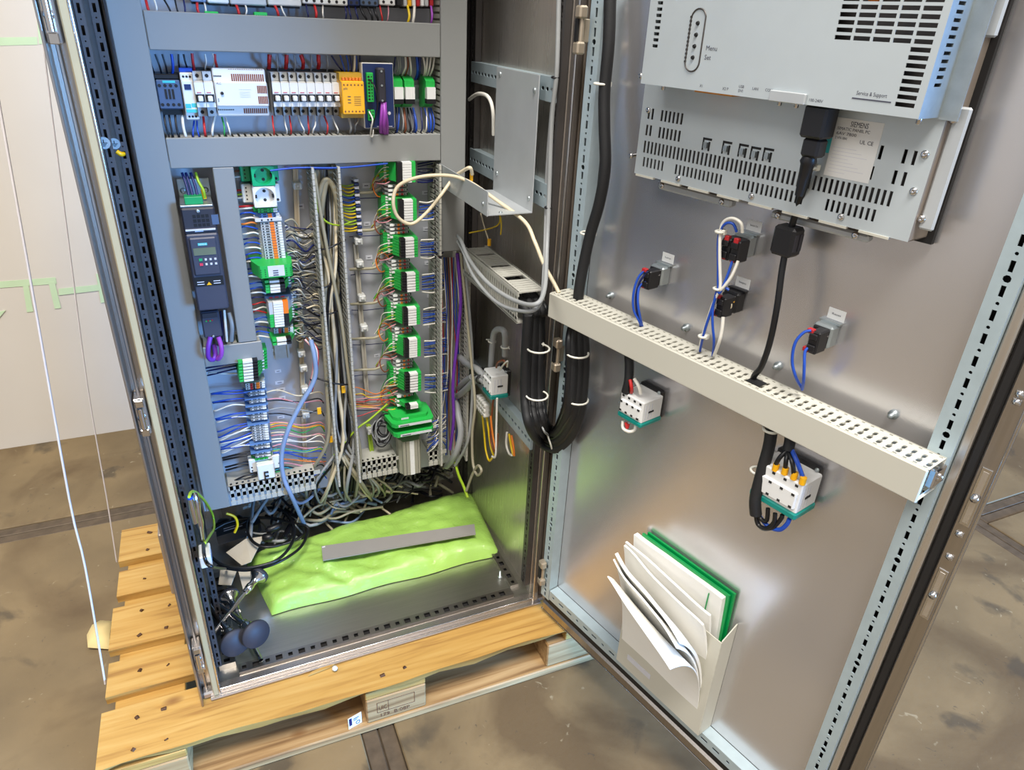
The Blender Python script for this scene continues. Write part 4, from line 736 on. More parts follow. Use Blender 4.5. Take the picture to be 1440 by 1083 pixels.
x0, x1, z0, z1 = rectW([(371, 417), (410, 414), (373, 425), (411, 422)], .466); t = thing('fuse_terminal', 'dark blue-grey terminal block with red slots in the left column', 'terminal', ((x0 + x1) / 2, .52, z0)); part('body', MB().box(x0, x1, .466, .52, z0, z1, 0, .002), 'slate', t); b = MB()
for i in range(3): b.box(x0 + .010 + i * .013, x0 + .018 + i * .013, .465, .467, z0 + .004, z1 - .002)
part('red_slot', b, 'w_red', t)
relays('G', 5, (391, 425), (392.5, 442), .436, 'of the grey and orange group in the left column', ('grey_term', 'orange', 'white'), FL, 'relays of the left column'); relays('R', 5, (392.5, 442), (394, 460), .436, 'directly below the orange relays', rot=FL, grp='relays of the left column')
terms('RO', 3, (397, 461), (397.5, 470), .472, 'with red and orange bridges in the upper left column', -.027, .027, FEAT_RO); relays('R', 2, (396.5, 476), (397, 486), .436, 'of the lowest pair in the upper left column', rot=FL, grp='relays of the left column')
relays('R', 7, (348.5, 507), (350.5, 537), .436, 'in the relay block under the short grey duct', rot=FL, grp='relays of the lower left column'); terms('RO', 3, (357, 538), (357.8, 547), .472, 'with red and orange bridges in the lower left column', -.027, .027, FEAT_RO)
for k, (v0, v1, n) in enumerate(((549, 557, 2), (560, 567, 2), (570, 577, 2), (580, 592, 3), (596, 620, 7), (623, 632, 2), (635, 644, 2))):
    u = 358 + (v0 - 549) * .105; terms('P', n, (u, v0), (u + (v1 - v0) * .1, v1), .474, 'in %s small group of the lower left column' % ('the ' + ORD[k]), -.022, .024, FEAT_P, grp='terminals of the lower left column')
    p = PY(u, v0 - 1.5, .478); solo('partition_plate', MB().box(p.x - .025, p.x + .027, .470, .52, p.z - .0012, p.z + .0012), 'term_blue', 'blue partition plate above %s small terminal group of the lower left column' % ('the ' + ORD[k]), 'partition plate', W, 'blue partition plates')
terms('PE', 1, (369, 644), (369, 647), .474, 'above the white fuse holders, lower left column', -.025, .025, FEAT_P, 'green')
x0, x1, z0, z1 = rectW([(349, 650), (394, 644), (353, 668), (396, 662)], .470); t = thing('fuse_holder', 'white wide fuse holder near the foot of the lower left column', 'fuse holder', ((x0 + x1) / 2, .52, z0)); b = MB(); b.box(x0, x1, .482, .52, z0, z1, 0, .002); b.box(x0 + .017, x1 - .017, .462, .482, z0 - .014, z1 - .008, 0, .002); part('body', b, 'white', t)
b = MB(); dots(b, [x0 + .006], [z0 + .006, z0 + .016], .482, .0022, 0); dots(b, [x1 - .004], [z0 + .014], .482, .0016, 0); part('screw_holes', b, 'hole', t); b = MB(); b.box(x0 + .032, x0 + .035, .458, .463, z0 - .018, z0 + .010); b.box(x0 + .035, x0 + .043, .459, .462, z0 + .006, z0 + .010); b.box(x0 + .035, x0 + .043, .459, .462, z0 - .006, z0 - .002); part('busbar', b, 'w_black', t)
terms('RO', 3, (376, 670), (377, 681), .474, 'at the very foot of the lower left column', -.020, .022, FEAT_RO, 'term_blue'); terms('PE', 1, (377, 682), (377.3, 686), .474, 'lowest of the lower left column', -.022, .022, FEAT_P, 'green')
# ================================================================== DRIVE
x0, x1, z0, z1 = rectW([(254, 330), (308, 329), (275, 437), (328, 435)], .402); x0 = PY(263, 350, .402).x; x1 = PY(315, 380, .402).x; ztop = PY(278, 294, .402).z
t = thing('variable_speed_drive', 'dark grey drive with keypad and display between two ducts', 'drive', ((x0 + x1) / 2, .52, z0)); Wd = x1 - x0
zk = PY(286, 329, .402).z; part('housing', MB().box(x0, x1, .410, .528, z0, ztop, 0, .003), 'drive_dk', t); part('front_cover', MB().box(x0 + .001, x1 - .001, .402, .410, z0, zk, 0, .003), 'drive', t)
part('light_strip', MB().box(x0 + .003, x1 - .004, .406, .411, zk + .006, zk + .009), 'lbl', t); part('name_strip', MB().box(x0 + .020, x0 + .036, .4085, .410, zk + .003, zk + .0052), 'lbl', t)
b = MB()
for i in range(4):
    for j in range(3): b.box(x0 + .020 + i * .008, x0 + .0262 + i * .008, .4094, .4105, zk + .013 + j * .009, zk + .0195 + j * .009)
part('terminal_grid', b, 'dark', t); part('control_terminals', MB().box(x0 + .055, x0 + .068, .409, .4105, zk + .016, zk + .036), 'slate', t)
kp = [PY(264, 338, .396), PY(313, 385, .396)]; kx0, kx1 = x0 + .006, x1 - .006; kz0 = PY(290, 387, .398).z; kz1 = PY(285, 334, .398).z; q = part('keypad', MB().box(kx0, kx1, .397, .403, kz0, kz1, 0, .003), 'drive', t); kw = kx1 - kx0
part('logo_plate', MB().box(kx0 + kw * .30, kx0 + kw * .64, .3962, .3972, kz1 - .016, kz1 - .011), 'turq', q); b = MB(); text(b, 'SIEMENS', (kx0 + kw * .33, .3958, kz1 - .0152), EX, EZ, .0034, 0, kw * .28); part('logo_text', b, 'white', q)
part('display', MB().box(kx0 + kw * .10, kx1 - kw * .08, .3955, .3972, kz1 - .036, kz1 - .021), 'lcd', q); b = MB(); b.box(kx0 + kw * .25, kx0 + kw * .37, .3950, .3972, kz1 - .048, kz1 - .043); part('start_button', b, 'btn_g', q); b = MB(); b.box(kx0 + kw * .25, kx0 + kw * .37, .3950, .3972, kz1 - .058, kz1 - .053); part('stop_button', b, 'btn_r', q)
for i in range(3):
    for j in range(2): b = MB(); b.box(kx0 + kw * (.46 + .18 * i), kx0 + kw * (.54 + .18 * i), .3955, .3972, kz1 - .0475 - .010 * j, kz1 - .0435 - .010 * j); part('button', b, 'lbl', q)
wz1 = PY(292, 389, .402).z; wz0 = PY(292, 402, .402).z; w_ = part('warning_label', MB().box(x0 + .004, x1 - .004, .4010, .4021, wz0, wz1), 'dark', t); b = MB(); xm = (x0 + x1) / 2
b.poly([(xm - .006, .4006, wz0 + .002), (xm + .004, .4006, wz0 + .002), (xm - .001, .4006, wz0 + .009)]); part('warning_triangle', b, 'yellow', w_); b = MB()
for j in range(2):
    b.box(x0 + .008, xm - .010, .4005, .4010, wz0 + .004 + j * .005, wz0 + .0055 + j * .005); b.box(xm + .008, x1 - .010, .4005, .4010, wz0 + .004 + j * .005, wz0 + .0055 + j * .005)
part('warning_text', b, 'lbl', w_)
p0, p1 = PY(252, 292, .44), PY(303, 281, .44); b = MB(); b.box(x0, x1 - .002, .418, .50, ztop, ztop + .004, 0, .001); b.box(x0, x1, .500, .503, ztop, ztop + .040, 0, .001); part('shield_plate', b, 'zinc', t)
b = MB(); 
for x in (x0 + .010, x1 - .010): screw(b, (x, .500, ztop + .016), (0, -1, 0), .006)
screw(b, (xm, .410, ztop - .006), (0, -1, 0), .004); part('screws', b, 'zinc', t); p = PY(273, 286, .43); part('motor_plug', MB().box(p.x - .017, p.x + .017, .425, .452, ztop + .004, ztop + .019, 0, .001), 'green_plug', t)
for i, (a, c) in enumerate((((256, 243), (267, 281)), ((261, 243), (272, 281)), ((268, 243), (279, 281)))): wire([PY(*a, .47), PY((a[0] + c[0]) / 2 + 1, 262, .455), PY(*c, .44)], .0027, 'w_navy', 'dark wire above the drive running down to the green plug, %s from left' % ORD[i], 'wire', 'drive supply wires')
wire([PY(275, 243, .47), PY(279, 255, .458), PY(286, 268, .45), PY(288, 279, .455)], .0030, 'w_yg', 'yellow-green earth wire with lug above the drive', 'wire'); p = PY(287, 273, .453); solo('crimp_lug', MB().tube([PY(285, 267, .452), PY(288, 279, .456)], .0042, 6, 0, 1), 'yellow', 'yellow crimp lug on the earth wire above the drive', 'lug')
# comms box below with violet loops
x2, x3, z2, z3 = rectW([(281, 439), (308, 438), (287, 476), (313, 474)], .425); t = thing('bus_connector', 'slate plug box with small LEDs under the drive', 'plug', ((x2 + x3) / 2, .5, z2)); part('body', MB().box(x2, x3, .425, .500, z2, z3, 0, .003), 'drive', t); part('flap', MB().box(x2 + .003, x3 - .004, .4235, .426, z3 - .014, z3 - .002, 0, .001), 'drive_dk', t)
b = MB(); dots(b, [x2 + .010, x2 + .018], [z3 - .021], .425, .0017, 0, .001); part('green_led', b, 'wire_led' if 0 else 'green', t); b = MB(); dots(b, [x2 + .014, x2 + .022], [z3 - .020], .425, .0017, 0, .001); part('red_led', b, 'red', t); b = MB(); screw(b, ((x2 + x3) / 2, .424, z2 + .004), (0, -1, 0), .003); part('screw', b, 'zinc', t)
for i, pts in enumerate((((296, 474, .425), (293, 487, .418), (293, 502, .420), (299, 506, .428), (303, 498, .436), (300, 484, .443)), ((307, 474, .425), (311, 487, .418), (311, 499, .420), (306, 505, .430), (303, 497, .440), (302, 486, .446)))): wire([PY(*p) for p in pts], .0052, ('w_purple', 'w_magenta')[i], ('deep violet', 'pinkish violet')[i] + ' bus cable looping in front of the short duct under the drive', 'cable', None, 'bus_cable', 8)
wire([PY(315, 436, .43), PY(317, 456, .425), (PY(319, 480, .44))], .003, 'w_white', 'white wire beside the plug box under the drive', 'wire'); wire([PY(311, 437, .44), PY(313, 455, .435), PY(314, 478, .45)], .0036, 'w_navy', 'dark blue wire beside the plug box under the drive', 'wire'); wire([PY(322, 440, .47), PY(326, 458, .46), PY(325, 480, .47)], .006, 'w_grey', 'thick pale grey cable behind the plug box under the drive', 'cable')
# ================================================================== MARKER LABELS, CLAMP RAILS
for i, (u, v, wd, h) in enumerate(((597, 240, .020, .009), (599, 271, .020, .009), (600, 322, .019, .009), (602, 370, .019, .009), (605, 416, .018, .009), (607, 458, .018, .010), (609, 505, .018, .010), (612, 548, .020, .010), (515, 261, .018, .012), (516, 315, .016, .009), (519, 362, .016, .010), (530, 500, .015, .008), (388, 492, .017, .008), (390, 502, .017, .010), (391, 522, .015, .008), (393, 538, .021, .009), (395, 548, .021, .009), (397, 560, .016, .010), (395, 587, .018, .008), (398, 613, .016, .006), (401, 623, .016, .007), (408, 636, .014, .006), (402, 667, .018, .006), (444, 281, .022, .012), (436, 382, .018, .016), (441, 354, .026, .014), (423, 290, .014, .012))):
    p = PY(u, v, .529); b = MB(); b.box(p.x - wd / 2, p.x + wd / 2, .5285, .5298, p.z - h / 2, p.z + h / 2); sd = 'left' if u < 450 else 'right'
    t = solo('marker_label', b, 'lbl', 'small pale marker label stuck on the plate, %s one down in the %s half' % (ORD[i if i < 12 else i - 12], sd), 'label', W, 'marker labels on the plate'); b = MB()
    b.box(p.x - wd * .25, p.x + wd * .25, .5280, .5285, p.z - h * .08, p.z + h * .08); part('printed_code', b, 'lbl_ink', t)
def clamp_rail(pts, label, mat, spots):
    a, c = PY(*pts[0], .505), PY(*pts[1], .505); t = thing('cable_rail', label, 'cable rail', (c.x, .52, c.z)); b = MB(); b.prism([(-.0055, 0), (-.0055, -.012), (-.002, -.012), (-.002, -.009), (.002, -.009), (.002, -.012), (.0055, -.012), (.0055, 0)], c + V((0, .016, 0)), EX, EY, (a - c).normalized(), (a - c).length); part('rail', b, mat, t)
    for u, v in spots:
        p = PY(u, v, .500); b = MB(); b.box(p.x - .009, p.x + .009, .492, .520, p.z - .008, p.z + .008, 0, .002); b.lathe((p.x, .492, p.z), (0, -1, 0), [(0, .004), (.003, .004), (.003, 0)], 8); part('cable_clamp', b, 'clear', t)
clamp_rail(((416, 238), (431, 690)), 'beige cable rail with clear clamps between the left column and the open duct', 'rail_brass', ((418, 261), (421, 334), (424, 497), (427, 518), (429, 548), (430, 583), (432, 662)))
clamp_rail(((459, 376), (473, 568)), 'pale cable rail with clear clamps between the open duct and the relay column', 'rail_brass', ((462, 338), (464, 372), (466, 419), (468, 461), (469, 503))) if 0 else clamp_rail(((501, 345), (517, 560)), 'pale cable rail with clear clamps between the open duct and the relay column', 'rail_pale', ((504, 339), (506, 371), (509, 419), (512, 461)))
clamp_rail(((519, 600), (525, 648)), 'short yellow cable rail left of the beige terminal stack', 'w_yg', ((521, 606),))
# earth strip with yellow-green wires
a, c = PY(499, 250, .50), PY(505, 330, .50); b = MB(); n = 16
for i in range(n): q = a.lerp(c, (i + .5) / n); b.box(q.x - .005, q.x + .006, .488, .52, q.z - .0028, q.z + .0028, i % 2, .0008)
solo('earth_strip', b, ['lbl', 'navy'], 'narrow toothed earth strip with yellow wires left of the relay column', 'earth strip', kind=None)
for i in range(15):
    v = 259 + i * 4.6; mt = ('w_yg', 'w_yellow', 'w_yellow', 'w_yg')[i % 4] if i not in (4, 5) else 'w_blue'
    wire([PY(480 + i * .3, v + rnd(2), .512), PY(489 + i * .35, v + 2 + rnd(1), .500), PY(498 + i * .35, v, .494)], .0016, mt, '%s earth wire from top beside the toothed earth strip' % ORD[i], 'wire', 'wires of the earth strip')
# ================================================================== WIRES AROUND THE COLUMNS
SEQ = {}
STUFF = {g: (MB(), []) for g in ('wires between left column and open duct', 'wires left of the relay column', 'tangled wires by the converters', 'coil of black wires', 'wires at the foot of the relay column')}
def W2(pts, r, mt, where, grp, cat='wire', n=5, sub=5):
    if grp in STUFF:
        mb, ms = STUFF[grp]
        if mt not in ms: ms.append(mt)
        mb.tube(pts, r, n, ms.index(mt), sub); return
    cn = mt.replace('w_', ''); k = (cn, where); SEQ[k] = SEQ.get(k, 0) + 1
    cn = {'yg': 'yellow-green', 'navy': 'dark blue', 'bluegrey': 'blue-grey', 'magenta': 'violet'}.get(cn, cn)
    return wire(pts, r, mt, '%s %s %s %s' % (ORD[SEQ[k] - 1], cn, cat, where), cat, grp, 'cable' if cat == 'cable' else 'wire', n, sub)
for k, t0, b0, n in RB:
    if k == 8: continue
    for i in range(8):
        v = t0[1] + (b0[1] - t0[1]) * (i + .5) / 8 + 1; u = t0[0] + 15.5; e = 612 + (v - 240) * .045
        mt = 'w_white' if i in (0, 7) else ('w_navy', 'w_blue', 'w_blue')[(i + k) % 3]
        if k == 1: mt = 'w_navy'
        W2([PY(u, v, .470), PY((u + e) / 2, v - 1 + rnd(2.5), .478), PY(e, v - 3 + rnd(3), .488), PY(e + 6, v - 4, .500)], .0019 if i in (0, 7) else .0014, mt, 'from top right of the %s relay block, right column' % ORD[k - 1], 'wires right of the relay column')
    for i in range(6):
        v = t0[1] + (b0[1] - t0[1]) * (i + .5) / 6; u = t0[0] - 25; mt = ('w_green', 'w_white', 'w_yg', 'w_cream', 'w_brown', 'w_pink')[i]
        W2([PY(u + 2, v, .478), PY(u - 6, v - 1 + i, .470), PY(u - 16 + rnd(3), v + 6 + rnd(3), .485), PY(u - 19 + rnd(3), t0[1] + 24 + i, .500), PY(u - 24 + rnd(4), t0[1] + 36 + i, .508)], .0012, mt, 'left of the %s relay block, right column' % ORD[k - 1], 'wires left of the relay column')
    lp = PY(t0[0] - 38, t0[1] + 34, .500); W2([lp + V((.016 * math.cos(a), -.006 * math.sin(a * 2), .024 * math.sin(a))) for a in [i * .7 for i in range(9)]], .0017, ('w_brown', 'w_orange')[k % 2], 'loop beside the %s relay block, right column' % ORD[k - 1], 'wire loops by the relay column')
    W2([PY(487 + k * 1.6, t0[1] + 44, .515), PY(505 + k, t0[1] + 43, .498), PY(522 + k, t0[1] + 42, .500), PY(534 + k, t0[1] + 36, .503)], .0036, 'w_beige', 'to the %s relay block from the open duct' % ORD[k - 1], 'beige cables to the relay column', 'cable', 6)
    W2([PY(488 + k * 1.6, t0[1] + 52, .520), PY(508 + k, t0[1] + 51 + rnd(2), .515), PY(530 + k, t0[1] + 50, .515), PY(545 + k, t0[1] + 48, .510)], .0011, 'w_navy', 'crossing the plate below the %s relay block' % ORD[k - 1], 'thin wires crossing the plate')
# left of the upper left column
for i in range(26):
    v = 300 + i * 7.0; u0 = 328 + (v - 240) * .121; u1 = 354 + (v - 300) * .15 if v < 375 else 366 + (v - 390) * .13
    mt = ('w_blue', 'w_white', 'w_blue', 'w_blue', 'w_white', 'w_navy')[i % 6]; mt = 'w_orange' if i == 2 else ('w_red' if i in (18, 20) else mt)
    W2([PY(u0 - 3, v + 4 + rnd(4), .500), PY((u0 + u1) / 2 - 4, v + rnd(3), .480), PY(u1 - 2, v - 1, .480), PY(u1 + 5, v + 1, .484)], .0021 if mt in ('w_white', 'w_orange') else .0018, mt, 'from top left of the upper left column', 'wires left of the upper left column')
for i, (v, mt, u0) in enumerate(((241, 'w_brown', 334), (249, 'w_white', 334), (268, 'w_red', 336), (274, 'w_yg', 337), (279, 'w_white', 337), (291, 'w_red', 338), (294, 'w_white', 339))): W2([PY(u0 - 4, v, .50), PY(u0 + 8, v - 1, .49), PY(u0 + 20, v - 2, .50)], .0022, mt, 'left of the two socket outlets', 'wires left of the sockets')
# left of the lower left column (duct edge to terminals)
for a, c, sg, mt in (((294, 517), (329, 511), 0, 'w_navy'), ((296, 521), (329, 515), 0, 'w_navy'), ((297, 527), (330, 519), 0, 'w_navy'), ((298, 524), (330, 525), -1, 'w_white'), ((302, 553), (346, 549), 1, 'w_blue'), ((303, 554), (346, 552), -1, 'w_blue'), ((304, 565), (347, 560), 1, 'w_blue'), ((305, 566), (347, 563), 0, 'w_navy'), ((306, 577), (348, 570), 4, 'w_white'), ((308, 588), (350, 580), 2, 'w_blue'), ((309, 590), (351, 582), -1, 'w_blue'), ((310, 593), (351, 586), 3, 'w_white'), ((312, 614), (353, 597), 2, 'w_blue'), ((313, 615), (353, 599), -2, 'w_white'), ((314, 618), (354, 604), 3, 'w_white'), ((314, 621), (354, 608), -2, 'w_blue'), ((315, 623), (354, 612), -1, 'w_white'), ((316, 628), (355, 616), 3, 'w_blue'), ((317, 633), (356, 615), -1, 'w_white'), ((317, 636), (357, 626), 4, 'w_white'), ((318, 643), (359, 635), 1, 'w_black'), ((319, 646), (359, 638), 0, 'w_black'), ((322, 656), (345, 650), 0, 'w_black'), ((323, 660), (345, 654), 0, 'w_black'), ((326, 678), (360, 666), 2, 'w_black'), ((327, 682), (361, 671), 1, 'w_black'), ((328, 686), (361, 676), 1, 'w_blue'), ((329, 690), (362, 680), 0, 'w_black'), ((316, 631), (356, 622), -2, 'w_blue'), ((311, 606), (352, 595), 2, 'w_blue')):
    md = ((a[0] + c[0]) / 2, (a[1] + c[1]) / 2 - sg); W2([PY(a[0] - 5, a[1] + 1, .500), PY(*a, .492), PY(*md, .482), PY(*c, .486), PY(c[0] + 4, c[1], .490)], .0026 if mt == 'w_black' else .0020, mt, 'from top left of the lower left column', 'wires left of the lower left column')
# right of the left columns, over to the open duct
cols = ['w_beige', 'w_white', 'w_yg', 'w_black', 'w_grey', 'w_black', 'w_brown', 'w_navy', 'w_beige', 'w_pink', 'w_cream', 'w_black', 'w_grey', 'w_purple']
for i in range(74):
    v = 312 + i * 2.3; u0 = 398 + (v - 300) * .10; u1 = 441 + (v - 300) * .045; mt = cols[(i * 5 + i // 4) % 14]
    W2([PY(u0 + 1, v + rnd(2), .484), PY(u0 + 10 + rnd(3), v + rnd(4), .482 + rnd(.014)), PY(u1 - 16 + rnd(4), v + 5 + rnd(10), .495 + rnd(.014)), PY(u1 - 2, v + 6 + rnd(7), .502), PY(u1 + 6, v + 9, .510)], random.choice((.0009, .0011, .0013, .0022)), mt, 'between the upper left column and the open duct', 'wires between left column and open duct')
for i, (v, mt) in enumerate(((552, 'w_cream'), (562, 'w_pink'), (564, 'w_black'), (577, 'w_grey'), (582, 'w_black'), (595, 'w_pink'), (598, 'w_yellow'), (601, 'w_orange'), (604, 'w_green'), (609, 'w_cream'), (613, 'w_pink'), (618, 'w_white'), (622, 'w_white'), (628, 'w_pink'), (632, 'w_teal'), (634, 'w_yg'), (637, 'w_blue'), (641, 'w_blue'), (646, 'w_orange'), (653, 'w_pink'), (657, 'w_black'), (661, 'w_teal'), (664, 'w_green'), (670, 'w_blue'))):
    u0 = 374 + (v - 549) * .115; u1 = 449 + (v - 540) * .04; W2([PY(u0, v, .486), PY(u0 + 18, v - 2 + rnd(2), .492), PY(u0 + 45, v + 2 + rnd(3), .498), PY(u1 - 3, v - 1 + rnd(5), .500), PY(u1 + 5, v + 3, .508)], .0018, mt, 'between the lower left column and the open duct', 'wires between lower left column and open duct')
# wires in the right open duct and at the relay column foot
for i in range(14):
    u = 617 + i * 2.6; W2([PY(u, 362, .50), PY(u + 2 + rnd(4), 440, .492 + rnd(.012)), PY(u + 4 + rnd(4), 520, .492), PY(u + 3 + rnd(5), 585, .495), PY(u + 2 + rnd(5), 640, .50)], .0016, ('w_red', 'w_blue', 'w_white', 'w_blue', 'w_navy', 'w_brown', 'w_white')[i % 7], 'hanging in the right open duct', 'wires in the right open duct')
wire([PY(643, 356, .475), PY(648, 420, .462), PY(643, 480, .462), PY(637, 540, .462), PY(638, 590, .465), (PY(633, 632, .480))], .0046, 'w_purple', 'violet bus cable running down the right open duct', 'cable', None, 'bus_cable', 8)
for i in range(20):
    v = 585 + i * 2.0; W2([PY(601 + rnd(2), v + 14, .465), PY(611 + rnd(3), v + 6 + rnd(6), .452), PY(618 + rnd(4), v + rnd(7), .458), PY(627, v + rnd(6), .475)], .0015, ('w_blue', 'w_white', 'w_blue', 'w_cream', 'w_white', 'w_navy')[i % 6], 'tangled right of the green converters', 'tangled wires by the converters')
for i in range(9):
    c_ = PY(536 + rnd(5), 605 + rnd(12), .485); W2([c_ + V((.020 * math.cos(a + i), -.004 * i * .3, .034 * math.sin(a + i))) for a in [j * .75 for j in range(8)]], .0019, ('w_black', 'w_black', 'w_grey')[i % 3], 'in the coil left of the green converters', 'coil of black wires')
for i in range(10):
    W2([PY(487 + rnd(4), 552 + i * 3, .505), PY(505 + rnd(6), 549 + i * 3.5 + rnd(5), .492), PY(525 + rnd(6), 552 + i * 3 + rnd(6), .49), PY(548, 545 + i * 4 + rnd(4), .485), PY(556, 540 + i * 5, .480)], .0013, ('w_orange', 'w_brown', 'w_yellow', 'w_pink', 'w_red')[i % 5], 'fanning into the foot of the relay column', 'wires at the foot of the relay column')
W2([PY(470, 640, .47), PY(500, 605, .47), PY(520, 590, .475), PY(545, 568, .48)], .003, 'w_yg', 'rising to the green converters', 'earth cables')
# ================================================================== CABLE TRUNK IN THE MIDDLE
for i in range(18):
    u0 = 446 + (i * 7) % 27 + rnd(2); u1 = 455 + (i * 11) % 30; ub = 436 + i * 6.5 + rnd(6); yy = .470 + .045 * ((i * 5) % 9) / 9; mt = ('w_beige', 'w_grey', 'w_black', 'w_beige', 'w_cream', 'w_beige', 'w_grey')[i % 7]
    zf = .19 + rnd(.02)
    W2([PY(u0, 236 if i % 3 else 262, .505), PY(u0 + rnd(4), 330 + rnd(10), yy), PY((u0 + u1) / 2 + 1 + rnd(8), 385 + rnd(14), yy - .012 + rnd(.01)), PY((u0 + u1) / 2 + 6 + rnd(8), 455 + rnd(10), yy - .006), PY(u1 + 6 + rnd(7), 545 + rnd(14), yy + rnd(.012)), PY(u1 + 10 + rnd(5), 620, yy - .01), PY(ub, 682 + rnd(6), .50 + rnd(.03)), PZ(ub + rnd(14), 722 - i * 1.6 + rnd(3), zf + .02), PZ(ub - 14 + rnd(25), 720 - i * 1.9, zf)], .0036 if i % 4 else .0050, mt, 'in the trunk down the middle open duct', 'cables of the middle trunk', 'cable', 7)
for i in range(7):
    u0 = 447 + i * 4; u1 = 456 + i * 5
    W2([PY(u0, 237, .518), PY(u0 + 6, 330, .512), PY(u0 + 12, 430, .510), PY(u1 + 8, 530, .512), PY(u1 + 14, 640, .512), PY(u1 + 12, 690, .53)], .0058, 'w_black', 'deep in the trunk of the middle open duct', 'cables of the middle trunk', 'cable', 6)
for i, (cu, cv, ru, rv) in enumerate(((459, 285, 13, 32), (462, 292, 10, 36))): W2([PY(cu - ru, cv + 40, .49), PY(cu - ru + 1, cv, .480), PY(cu - 2, cv - rv, .474), PY(cu + ru - 2, cv - rv + 12, .474), PY(cu + ru + 3, cv + 5, .478), PY(cu + ru, cv + 45, .486), PY(cu + ru - 2, cv + 90, .50)], .0060, 'w_beige', 'thick loop at the top of the open duct', 'thick cable loops', 'cable', 8)
wire([PY(442, 240, .470), PY(446, 270, .455), PY(458, 340, .452), PY(468, 390, .452), PY(480, 450, .452), PY(489, 520, .452), PY(499, 590, .45), PY(507, 640, .45), PY(503, 680, .46), PZ(498, 706, .22)], .0042, 'w_beige', 'long beige cable hanging straight in front of the middle trunk', 'cable', None, 'cable', 8)
wire([PY(441, 243, .466), PY(444, 268, .455), PY(447, 295, .455), PY(459, 312, .455), PY(478, 317, .465), PY(494, 312, .48)], .0022, 'w_yg', 'yellow-green wire curving over the open duct to the earth strip', 'wire')
wire([PY(380, 240, .452), PY(420, 236, .448), PY(480, 236, .448), PY(545, 230, .452)], .0020, 'w_blue', 'blue wire strung along just below the lower horizontal duct', 'wire'); wire([PY(400, 234, .453), PY(450, 238, .449), PY(500, 234, .450), PY(540, 231, .455)], .0016, 'w_navy', 'second dark blue wire strung just below the lower horizontal duct', 'wire')
wire([PY(437, 478, .468), PY(442, 500, .452), PY(444, 525, .45), PY(437, 545, .448), PY(422, 570, .445), PY(405, 605, .44), PY(396, 640, .44), PY(399, 672, .44), PY(411, 700, .445), PZ(428, 738, .235)], .0058, 'w_bluegrey', 'blue-grey cable hanging from the left column down to the green bag', 'cable', None, 'cable', 9)
for i in range(7): W2([PY(428 + i * 1.4, 476 + rnd(2), .476), PY(439 + i * 1.3, 492, .462), PY(440 + i * 1.2, 515, .460), PY(438 + i, 530, .458), PY(432 + i * 1.2, 548 + rnd(4), .462)], .0014, ('w_pink', 'w_white', 'w_brown', 'w_pink', 'w_grey', 'w_white', 'w_red')[i], 'in the pink and white bundle above the blue-grey cable', 'pink and white bundle')
tie(PY(441, 533, .460), (0, 0, 1), .0075, 'cable_tie', 'black tie round the pink and white bundle', None, W, 'black')
for i, (u, v, dv) in enumerate(((448, 353, 6), (484, 333, 3))): pass
# cable heap on the cabinet floor behind the bag
for i in range(64):
    x = .30 + .62 * ((i * 7) % 64) / 64; ln = random.choice((.10, .16, .22)); x2 = min(.95, x + ln); ed = lambda q: .475 + .115 * (q - .33) / .65; sp = lambda q: max(.03, .66 - ed(q)); z = .172 + .022 * (i % 5); mt = ('w_beige', 'w_grey', 'w_black', 'w_beige', 'w_bluegrey', 'w_cream', 'w_black', 'w_grey', 'w_black')[i % 9]
    g = lambda q, zz: V((q, ed(q) + random.random() * sp(q), zz + random.random() * .03))
    W2([g(x, z), g(x + (x2 - x) * .3, z + .012), g(x + (x2 - x) * .6, z + .018), g(x2, z)], random.choice((.0026, .0036, .0050)), mt, 'in the heap on the cabinet floor behind the bag', 'cable heap on the floor', 'cable', 6)
for i, (a, c) in enumerate((((442, 353), (486, 337)), ((444, 404), (470, 398)), ((446, 532), (498, 541)), ((452, 440), (478, 436)))): W2([PY(*a, .462), PY((a[0] + c[0]) / 2, (a[1] + c[1]) / 2 + 3, .450), PY(*c, .462)], .0022, 'w_black', 'tie strapped across the middle trunk', 'black straps on the trunk')
for i, (u, v) in enumerate(((430, 700), (470, 690), (455, 715), (520, 690), (490, 705))):
    c_ = PY(u, v, .56); W2([c_ + V((-.05, .02, .03)), c_ + V((-.02, -.02, .0)), c_ + V((.03, -.01, .02)), c_ + V((.06, .03, .04))], .0045, ('w_bluegrey', 'w_grey', 'w_beige', 'w_cream', 'w_grey')[i], 'sagging below the bottom ducts', 'sagging cables', 'cable', 7)
finger_front(PY(480, 740, .64).x, PY(640, 690, .64).x, .200, .262, .645, 'open grey duct lying on the cabinet floor behind the green bag'); finger_front(.33, PY(440, 730, .60).x, .245, .295, .640, 'grey duct with dark holes above the floor behind the black cable coil')
for i, (u, v) in enumerate(((513, 545), (479, 575), (495, 615))): p = PY(u - 30, v + 3, .462); solo('cable_flag', MB().box(p.x - .005, p.x + .005, .4612, .4632, p.z - .010, p.z + .010, 0, .0008), 'yellow', 'yellow cable flag on the middle trunk, %s from top' % ORD[i], 'tag', W, 'yellow cable flags')

for g, lb in (('wires between left column and open duct', 'tangle of thin coloured wires between the upper left column and open duct'), ('wires left of the relay column', 'thin coloured wires curving along the left side of the relay column'), ('tangled wires by the converters', 'blue and white wire tangle right of the green converters'), ('coil of black wires', 'coil of thin black wires left of the beige terminal stack'), ('wires at the foot of the relay column', 'orange and brown wire fan left of the relay column foot')):
    solo('wire_tangle', STUFF[g][0], STUFF[g][1], lb, 'wires', kind='stuff')
